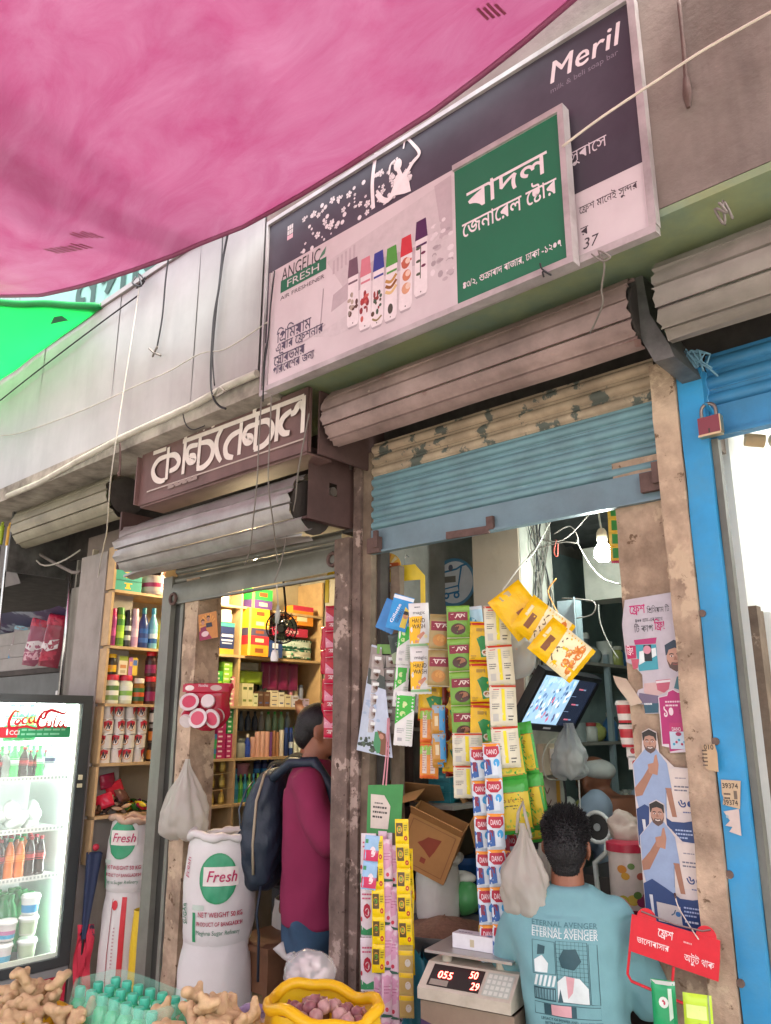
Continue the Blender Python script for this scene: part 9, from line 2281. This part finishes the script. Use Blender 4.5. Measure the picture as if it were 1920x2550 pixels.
for i in range(4):
 rr_=.085-.02*i
 obj('cage_ring',MB().tube([(rr_*math.cos(R(q)),-.035+.012*i-(.012*i if i else 0),rr_*math.sin(R(q)))for q in range(0,360,15)],.0028 if i else .0045,5,closed=True),BKM,t,180,loc=(0,0,0))
b=MB()
for i in range(26):
 an=R(i*360/26)
 b.tube([(.014*math.cos(an),-.05,.014*math.sin(an)),(.06*math.cos(an),-.045,.06*math.sin(an)),(.085*math.cos(an),-.03,.085*math.sin(an)),(.085*math.cos(an),.02,.085*math.sin(an)),(.03*math.cos(an),.045,.03*math.sin(an))],.0014,4)
obj('cage_wires',b,BKM,t,loc=(0,0,0))
for i in range(3):
 b=MB().grid(lambda u,v:((.012+.062*u)*math.cos(R(120*i+50*v-15*u)),-.012+.02*v,(.012+.062*u)*math.sin(R(120*i+50*v-15*u))),5,5)
 obj('blade',b,mat('fan_blade','5f6a4a',.3,var=.1),t,180,loc=(0,0,0))
obj('motor',MB().tube([(0,.0,0),(0,.07,0)],.026,14),BKM,t,50,loc=(0,0,0))
obj('hub',MB().tube([(0,-.055,0),(0,-.02,0)],.018,14),ink('3a3c30',.4),t,50,loc=(0,0,0))
obj('bracket',MB().tube([(0,.06,.02),(0,.08,.10),(.0,.06,.24)],.007,6),BKM,t,loc=(0,0,0))
t=thing('pull_switch','white plastic switch on a cord below the galvanised shutter','switch',(-2.722,2.3,1.94))
obj('switch_body',MB().lathe([(0,-.026),(.016,-.026),(.018,-.01),(.015,.012),(.008,.022),(0,.026)],(0,0,0),14),ink('d6d4d0',.35),t,50,loc=(0,0,0))
obj('cord',MB().tube([(0,0,.024),(.004,0,.12),(.012,.0,.22),(.02,-.02,.31)],.003,5),WIREW,t,loc=(0,0,0))
obj('tape_wrap',MB().tube([(.006,0,.14),(.010,0,.18),(.012,0,.22)],[.008,.013,.006],7),film('clear_bag',''),t,180,loc=(0,0,0))
vessel('jar','pink plastic jar on the ledge behind the white bag','jar',(-3.72,3.05,1.02),.07,.035,'b03a5a','c04a68')
t=thing('umbrella','folded navy umbrella leaning beside the fridge','umbrella',(-4.26,2.36,.3))
obj('canopy',MB().grid(lambda u,v:(-4.26+(.012+.03*v)*math.cos(6.283*u)*(1+.2*math.sin(25*u)),2.36+.02*v+(.012+.03*v)*math.sin(6.283*u)*(1+.2*math.sin(25*u)),.55+.42*v),24,8,cu=True),ink('24304e',.5),t,180)
obj('handle',MB().tube([(-4.26,2.36,.55),(-4.26,2.355,.3)],.006,6),BKM,t)
obj('rose_tip',MB().ball((-4.24,2.375,1.0),(.018,.018,.018),10,8),ink('b0283c',.5),t,180)
b=MB().grid(lambda u,v:(-4.28+.05*u+.012*math.sin(v*9+u*6),2.33+.06*u+.01*math.sin(u*14),.62-.34*v),12,12)
tag(obj('rag',b,mat('red_navy_cloth','b52c40',.8,var=.2,vs=12,wear=('2a2c38',.56,9.)),None,180),'crumpled red and navy cloth hanging beside the fridge','cloth')
# neighbouring stall at the far left
T=thing('market_stall','cluttered neighbouring stall with pale boards behind the fridge','stall',(-5.6,2.8,0))
obj('side_board',MB().box(-4.98,-4.96,2.47,4.4,.1,2.7),mat('stall_board',''),T)
obj('back_board',MB().box(-18,-4.98,4.4,4.45,.1,3.0),mat('stall_grey','6f7072',.8,var=.15,vs=4),T)
obj('roof_sheet',MB().box(-18,-4.9,2.46,4.4,2.98,3.0),DARK,T)  # unseen roof, extended far left to keep light out
for i in range(3):
 obj('loft_board',MB().box(-7.6,-5.02,2.6+.012*i,2.62+.012*i,2.03+.1*i,2.125+.1*i),mat('white_board','8f8b86',.7,var=.08,vs=5,dirt=('77726a',.5,6.)),T)
obj('loft_beam',MB().box(-8.4,-5.0,2.58,2.64,1.99,2.025),DARK,T)
obj('counter',MB().box(-8,-5.02,2.5,3.2,.1,1.0),WALLG,T)
b=MB().grid(lambda u,v:(-6.9+1.75*u,2.46+.35*v,2.42-.12*v-.02*math.sin(u*9)),12,5)
aw=obj('print_awning',b,mat('awning_navy','3c3c5c',.5,var=.2,vs=4,wear=(('8f98a8',.56,3.5),('5a4a6a',.6,5.))),T,180)
b=MB().grid(lambda u,v:(-7.2+1.75*u,2.2+.12*v-.03*math.sin(v*3),3.0-.42*v),10,6)
obj('hanging_sheet',b,mat('dull_sheet','6a6462',.6,var=.2,vs=5,dirt=('44464e',.6,4.)),T,180)
cable('steel pole at the front of the neighbouring stall',[(-4.900,2.400,2.600),(-4.889,2.400,2.221),(-4.874,2.400,1.797)],.013,STEEL,'steel_pole',1,'pole')
cable('grey bamboo pole crossing the neighbouring stall front',[(-5.768,2.200,3.016),(-5.228,2.300,2.764),(-4.849,2.380,2.590),(-4.784,2.400,2.598)],.012,mat('bamboo','77706a',.7,var=.2,vs=9),'bamboo_pole',2,'pole')
cable('pale rope lashed to the pole of the neighbouring stall',[(-5.617,2.200,2.962),(-5.318,2.250,2.838),(-5.147,2.300,2.671),(-4.968,2.350,2.668),(-4.811,2.400,2.734)],.006,WIREW)
for i,(x,c,cn)in enumerate(((6,'a8bf3a','lime'),(24,'d0a02a','yellow'))):
 t=thing('mop','mop with %s grip and steel handle hanging at the stall'%cn,'mop',((-5.458,2.15,2.956),(-5.331,2.15,2.929))[i])
 px,py,pz=t.location
 obj('grip',MB().tube([(px,py,pz),(px-.002,py,pz-.13)],.016,10),ink(c,.4),t,50)
 obj('hook_eye',MB().tube([(px+.014*math.cos(R(q)),py,pz+.014+.014*math.sin(R(q)))for q in range(0,360,30)],.005,6,closed=True),ink(c,.4),t,180)
 obj('handle',MB().tube([(px-.002,py,pz-.13),(px-.01,py+.02,pz-.95)],.010,8),STEEL,t,50)
for i,(p,w_,h_,cc,lb)in enumerate((((-6.138,2.7,2.418),.14,.34,'b5a8a6','clear bag with blue print hanging in the stall'),((-5.699,2.62,2.403),.13,.36,'b0627a','clear bag with red rim hanging in the stall, middle'),((-5.306,2.55,2.376),.12,.36,'a83a50','crimson and clear bag hanging nearest the steel pole'),((-6.628,2.8,2.469),.12,.4,'8f6468','dusky red bag hanging at the left of the stall'))):
 me,th=pouch_mesh(w_*1.25,h_,.05,film('stall_bag%d'%i,cc,.75,.15,.3),100+i)
 t=thing('hanging_bag',lb,'plastic bag',p,rot=(0,8,35))
 o=link('bag',me,t,loc=(0,0,0))
 A=Art()
 A.rect(-w_*.6,-.08,w_*1.2,.07,('7fa8b8','b02a44','a8203c','6a2a34')[i])
 A.poly([(-w_*.5,-.2),(w_*.5,-.17),(w_*.5,-.23),(0,-.26),(-w_*.5,-.24)],'cfc8c8')
 A.poly([(-w_*.5,-.27),(w_*.5,-.25),(w_*.45,-.31),(-w_*.4,-.33)],('4a8ab0','c9a0a8','a82440','5a2f34')[i])
 A.build('print',o,pouch_front(th),.0003,.03,base=.001,loc=(0,0,0))
vessel('roll','white paper roll standing on the stall counter','paper roll',(-5.22,2.62,1.62),.24,.08,'c4c0b8')
vessel('roll','pale blue roll pack on the stall counter','roll pack',(-5.5,2.6,1.62),.1,.11,'8fb8cc')
carton('brown carton on the stall counter','carton',(-5.85,2.6,1.62),(.3,.2,.12),'7a6656')
tag(obj('stall_shelf',MB().box(-7,-5.02,2.5,2.85,1.595,1.618),mat('grey_shelf',''),None),'grey shelf of the neighbouring stall above the fridge','shelf')
# produce stall in front
T=thing('produce_table','low trestle table carrying the bags of ginger, onion and garlic','table',(-1.9,1.3,0))
obj('table_top',MB().box(-3.4,-1.05,1.0,1.62,.62,.66),WD,T)
for x in(-3.3,-1.2):
 for y in(1.05,1.52):
  obj('leg',MB().box(x,x+.05,y,y+.05,.001,.619),WD,T)
YB=film('yellow_bag','f0c41e',.92,.3,.35)
def openbag(label,loc,rx,ry,h,m,rim=.014):
 t=thing('produce_bag',label,'bag',loc)
 obj('bag_wall',MB().grid(lambda u,v:((rx*(.8+.25*math.sin(v*2.2))+.012*math.sin(u*44)*(1-v*.6))*math.cos(6.2832*u),(ry*(.8+.25*math.sin(v*2.2))+.010*math.sin(u*37))*math.sin(6.2832*u),h*v),60,10,cu=True),m,t,180,loc=(0,0,0))
 q=.8+.25*math.sin(2.2)
 obj('rolled_rim',MB().tube([(rx*q*math.cos(R(a_))*(1+.03*math.sin(a_*.11)),ry*q*math.sin(R(a_)),h+.010*math.sin(R(a_*3))+.006*math.sin(R(a_*7)))for a_ in range(0,360,8)],rim,8,closed=True),m,t,180,loc=(0,0,0))
 return t
def pile(make,n,c,rx,ry,hump,label,cat,name,group,s0=.82,s1=1.02,seed=1,flat=0):
 r5=random.Random(seed)
 meshes=[make(i)for i in range(4)]
 k_=0
 pts=[]
 for i in range(n*30):
  a_,q=r5.uniform(0,6.283),math.sqrt(r5.random())
  p=V((c[0]+rx*q*math.cos(a_),c[1]+ry*q*math.sin(a_),0))
  p.z=c[2]+hump*(1-q*q)+r5.uniform(-.008,.004)
  if all((p-o_).length>flat for o_ in pts):
   pts.append(p)
  if len(pts)>=n:
   break
 for i,p in enumerate(pts):
  o=link(name,meshes[i%4],None,loc=p,rot=(r5.uniform(-60,60),r5.uniform(-50,50),r5.uniform(0,360)))
  f=r5.uniform(s0,s1)
  o.scale=(f,f,f)
  tag(o,label,cat,group)
ONI=mat('onion_skin','7d4850',.4,var=.25,vs=30,streak=.3,dirt=('b58a84',.5,40.))
ONI2=mat('pale_onion','a87f7e',.4,var=.25,vs=30,dirt=('c9a8a0',.5,40.))
def onion(i):
 return mesh(MB().lathe([(0,-.019),(.008,-.018),(.017,-.010),(.0205,0),(.017,.011),(.009,.0165),(.004,.020),(.002,.024),(0,.0245)],(0,0,0),14),(ONI,ONI2)[i%3==0],'onion',180)
op=V((-1.699,1.646,0.93))
openbag('yellow-rimmed bag of small purple onions at the front of the street',(op.x,op.y,.66),.165,.13,.27,YB,.015)
pile(onion,48,(op.x,op.y,.895),.14,.105,.03,'small purple onion in the yellow-rimmed bag','onion','onion','onions in the yellow-rimmed bag',seed=4,flat=.033)
GIN=mat('ginger_skin','bfa27c',.7,var=.2,vs=18,bump=.3,bs=70,dirt=('8a6a48',.5,25.))
def ginger(i):
 r6=random.Random(40+i)
 b=MB()
 p=V((0,0,0))
 d=V((1,0,0))
 for k_ in range(3):
  q=p+d*.024
  limb(b,[p,q],[.0155,.017],9)
  for s in(-1,1):
   if r6.random()<.8:
    e=q+V((r6.uniform(-.012,.012),s*r6.uniform(.016,.03),r6.uniform(-.008,.014)))
    limb(b,[q,e],[.015,.0135],9)
    if r6.random()<.5:
     limb(b,[e,e+V((r6.uniform(.004,.016),s*.01,.006))],[.012,.011],8)
  p=q
  d=(d+V((0,r6.uniform(-.6,.6),r6.uniform(-.3,.3)))).normalized()
 me=solid(b,.0045,2)
 me.materials.append(GIN)
 return me
g1=V((-1.916,1.439,0.9))
openbag('yellow bag heaped with ginger beside the green bottles',(g1.x,g1.y,.66),.17,.13,.2,YB)
pile(ginger,26,(g1.x,g1.y,.86),.15,.11,.075,'knobbly ginger root in the heap before the sugar sack','ginger root','ginger_root','ginger roots before the sugar sack',seed=5,flat=.036)
g2=V((-2.439,1.202,0.86))
openbag('yellow bag heaped with ginger below the fridge',(g2.x,g2.y,.60),.20,.15,.22,YB,.018)
pile(ginger,26,(g2.x,g2.y,.83),.17,.12,.085,'knobbly ginger root in the heap below the fridge','ginger root','ginger_root','ginger roots below the fridge',seed=6,flat=.036)
g3=V((-2.318,1.269,0.83))
openbag('small yellow bag with purple onions at the lower edge',(g3.x,g3.y,.62),.11,.08,.2,YB,.016)
pile(onion,10,(g3.x,g3.y,.80),.08,.06,.02,'purple onion in the small yellow bag','onion','onion','onions in the small yellow bag',seed=7,flat=.033)
GAR=mat('garlic_skin','d0c4c4',.5,var=.1,vs=30,streak=.15,dirt=('b09aa4',.4,30.))
def garlic(i):
 return mesh(MB().grid(lambda u,v:((.018*math.sin(v*2.9+.1)*(1+.10*math.cos(u*44)))*math.cos(6.283*u),(.018*math.sin(v*2.9+.1)*(1+.10*math.cos(u*44)))*math.sin(6.283*u),-.014+.03*v+.012*max(0,v-.85)*6),21,8,cu=True),GAR,'garlic',180)
gp=V((-1.892,1.774,0.94))
b=MB().ball((0,0,0),(.085,.07,.065),20,14)
b.v=[tuple(V(v)*(1+.10*noise.noise(V(v)*30)))for v in b.v]
t=thing('garlic_bag','knotted clear bag of white garlic behind the onions','bag',gp)
obj('bag',b,film('garlic_film','d8d6d6',.38,.15,.2),t,180,loc=(0,0,0))
obj('knot',MB().tube([(-.07,0,.03),(-.10,-.01,.03),(-.12,-.02,.06)],[.018,.008,.02],8),film('garlic_film',''),t,180,loc=(0,0,0))
pile(garlic,30,(gp.x,gp.y,gp.z-.01),.06,.05,.045,'white garlic bulb inside the knotted clear bag','garlic bulb','garlic_bulb','garlic in the knotted bag',seed=8,flat=.026)
g4=V((-1.886,1.614,0.86))
openbag('lilac plastic bag of loose garlic between ginger and onions',(g4.x,g4.y,.66),.12,.10,.19,film('lilac_bag','b3a3cc',.85,.3,.4),.012)
pile(garlic,16,(g4.x,g4.y,.83),.09,.07,.02,'white garlic bulb in the lilac bag','garlic bulb','garlic_bulb','garlic in the lilac bag',seed=9,flat=.03)
tag(obj('bag_stand',MB().box(gp.x-.1,gp.x+.1,gp.y-.08,gp.y+.08,.661,gp.z-.068),WD,None),'wooden block under the knotted garlic bag','block')
sp_=V((-2.174,1.374,0.92))
ct=None
for r_ in range(3):
 for c_ in range(7):
  p=(sp_.x-.19+c_*.056,sp_.y-.06+r_*.056+c_*.004,.70)
  if ct is None:
   ct=vessel('pet','green soda bottle in the shrink-wrapped pack','drink bottle',p,.215,.028,'25b878','48b89a',['2fae6a'],'bottles in the green pack',n=12,name='drink_bottle',bodymat=mat('drink_green','25b878',.12,var=.05,spec=.6,coat=.5))  # bottle body is plain glossy green, nothing emits
  else:
   copy(ct,p)
def wrap(u,v):
 a_=6.2832*u
 c,s=math.cos(a_),math.sin(a_)
 k_=1+.03*noise.noise(V((c*5,s*5,v*5)))
 return(sp_.x-.02+.225*k_*abs(c)**.4*(1 if c>0 else-1)*(1-.1*v**3),sp_.y+.1*k_*abs(s)**.4*(1 if s>0 else-1)*(1-.15*v**3),.695+.235*v)
t=thing('shrink_wrap','crinkled clear wrap round the pack of green bottles','wrapping',(sp_.x,sp_.y,.69))
obj('film',MB().grid(wrap,60,10,cu=True),film('pack_film','a8e0cc',.34,.08,.2),t,180)
tag(obj('pack_crate',MB().box(sp_.x-.25,sp_.x+.22,sp_.y-.12,sp_.y+.12,.661,.694),WD,None),'flat crate under the pack of green bottles','crate')
sx_,sy_,sz_=(-1.596,2.2,0.847)
t=thing('weighing_scale','grimy white electronic weighing scale with red digits','weighing scale',(sx_,sy_,sz_),rot=(0,0,12))
IV=mat('grimy_ivory','bdb6a6',.5,var=.08,vs=9,dirt=('8a8272',.6,8.))
b=MB().add([(-.15,-.11,0),(.15,-.11,0),(.15,.15,0),(-.15,.15,0),(-.15,-.11,.03),(.15,-.11,.03),(-.15,-.03,.085),(.15,-.03,.085),(-.15,.15,.085),(.15,.15,.085)],[(0,1,5,4),(4,5,7,6),(6,7,9,8),(0,4,6,8,3),(1,2,9,7,5),(2,3,8,9),(0,3,2,1)])
obj('housing',b,IV,t,loc=(0,0,0))
sl=lambda x,q,o:(x,-.11+.08*q,.03+.055*q+.001+o)
a=Art()
a.rect(-.125,.12,.17,.78,'2c2826')
LED=mat('led_digit',(1,.08,.06),.5,var=0,emit=4)
for(x,q,s)in((-.10,.42,'055'),(.0,.58,'50'),(.015,.2,'29')):
 a.text(s,x,q,.26,LED,'l',fit=.05 if len(s)==3 else .028,bold=1)
a.rect(-.118,.16,.06,.2,'8a8478')
a.rect(.055,.1,.085,.8,'a8b0a4')
for i in range(5):
 for j in range(4):
  a.rect(.06+.016*i,.14+.19*j,.011,.13,'c4c8bc')
a.build('display_panel',t,sl,.0004,0,loc=(0,0,0))
b=MB().box(-.155,.135,-.05,.19,.112,.120)
obj('pan',b,mat('scale_pan','b4b4b0',.4,m=.6,var=.06,vs=6),t,loc=(0,0,0))
for x in(-.1,.08):
 for y in(0,.14):
  obj('pan_foot',MB().tube([(x,y,.085),(x,y,.112)],.016,10),IV,t,50,loc=(0,0,0))
t2=carton('white medicine carton with blue emblem lying on the scale pan','carton',tuple(V((sx_,sy_,sz_))+V((-.02,.03,.121))),(.145,.05,.042),'d3d3d6',None,None,10,side=[(.42,.2,.1,.5,'b9b094')])
a=Art()
a.text('DS',.02,-.012,.014,'6a6a80','l',fit=.02)
a.bars(-.06,-.012,.07,.018,1,'6a6a80',4)
a.ell(.05,.0,.016,.015,'4f8ab8',14)
a.ell(.05,.0,.009,.008,'c9d8e6',10)
a.build('print',t2,lambda p,q,o:(p,q,.042+o),.0003,0,loc=(0,0,0))
cbox('printed carton under the weighing scale with a red word',(sx_+.0,sy_+.03,sz_-.155),(.30,.26,.30),(0,0,12),False,lambda a,s:(a.rect(-.15,-.15,.3,.3,'8a7a6a'),a.poly([(-.15,-.15),(-.06,-.15),(-.07,.08),(-.15,.1)],'4a3a5a'),a.ell(-.115,.02,.02,.03,'9a4a4a',12),a.text('fork',.045,.04,.05,'8a3a34',fit=.1,bold=1),a.bars(-.03,-.06,.16,.05,3,'6a5a4c',4)),mat('soiled_card','7a6b5c',.8,var=.2,vs=9,dirt=('4f443a',.6,9.)))
tag(obj('scale_stand',MB().box(sx_-.16,sx_+.16,sy_-.12,sy_+.17,.12,sz_-.307),WD,None),'wooden stand under the printed carton','stand')
poster('yellow noodle poster with a green bowl and gold lettering',[(-1.655,1.036),(-1.520,1.062),(-1.534,0.957),(-1.591,0.957),(-1.641,0.949),(-1.684,0.945),(-1.680,1.007)],2.33,'a8954a',lambda a:(a.poly([(-1.655,1.036),(-1.518,1.064),(-1.522,1.027),(-1.656,1.010)],'3a3836'),a.text('~এখনই!!',-1.574,1.033,.022,'b8a03a','l',fit=.055,bold=.4),a.ell(-1.562,0.978,.032,.026,'2f6a3a',16),a.ell(-1.561,0.984,.026,.018,'cfa878',14),a.ell(-1.563,0.986,.012,.010,'a85a4a',10),a.rect(-1.635,0.958,.02,.034,'4a7a9a'),a.ell(-1.622,1.000,.012,.009,'a82a24',12)))
# fuller strings of sachets and fridge racks
MORE=(('green spice sachet strip',(-.05,.09,-.02),20,'green spice sachet strip half hidden behind the others'),('tan curry',(.05,.10,-.12),10,'tan curry sachet strip hanging behind the yellow pouches'),('crimson tea',(.62,.12,-.12),30,'crimson tea sachet strip at the back of the grocery line'),('dark red coffee',(-.16,.06,-.03),50,'dark red coffee sachet strip behind the soap sachets'),('column of three',(-.20,.10,-.10),0,'yellow tea pouches hanging behind the curry sachets'),('orange and lime',(.05,.05,.04),10,'orange drink-powder strip just right of the other'),('ivory sachet strip',(-.20,.14,-.03),15,'ivory sachet strip at the back of the line'),('slim blue',(-.04,.03,-.02),-20,'slim blue sachet strip beside the paper sheet'),('red and blue milk sachet strip, left',(.015,.12,-.06),-15,'milk sachet strip turned sideways behind the curtain'),('white and red shampoo',(.035,.05,.0),-25,'white shampoo strip turned sideways in the bunch'),('yellow noodle sachet strip hanging right',(-.02,.05,-.10),-20,'yellow noodle strip turned sideways in the bunch'),('pink shampoo sachet strip, middle',(-.045,.03,.02),-40,'pink shampoo strip turned sideways in the bunch'),('green and white soap',(.03,.08,-.02),-25,'green soap sachet strip turned away behind the hand-wash'),('single green',(-.05,.05,-.05),40,'green powder pouch hanging low beside the screen cable'))
tops=[o for o in col.objects if o.parent is None and o.get('label')]
for key,d,rz,lb in MORE:
 o=[q for q in tops if q['label'].startswith(key)][0]
 e=o.rotation_euler
 copy(o,o.location+V(d),(math.degrees(e.x),math.degrees(e.y)+U(-3,3),math.degrees(e.z)+rz),lb)
racks={1.366:'4ac86a',.871:'33201c',1.5565:'2fae5a',.5:'2f9a55'}
for z,dark in((1.366,0),(.871,1),(.5,2)):
 src=[q for q in tops if q.name.startswith('drink_bottle')and abs(q.location.z-z)<.002]
 k=0
 for x in(-4.50,-4.58,-4.66):
  for j in range(8):
   o=src[(j*3+k)%len(src)]
   k+=1
   c=copy(o,(x,1.80+j*.052+(.02 if k%2 else 0),z),None,'drink bottle in the back rows of the %s rack'%('second','third','bottom')[dark])
   c['group']='bottles in the back rows of the %s rack'%('second','third','bottom')[dark]
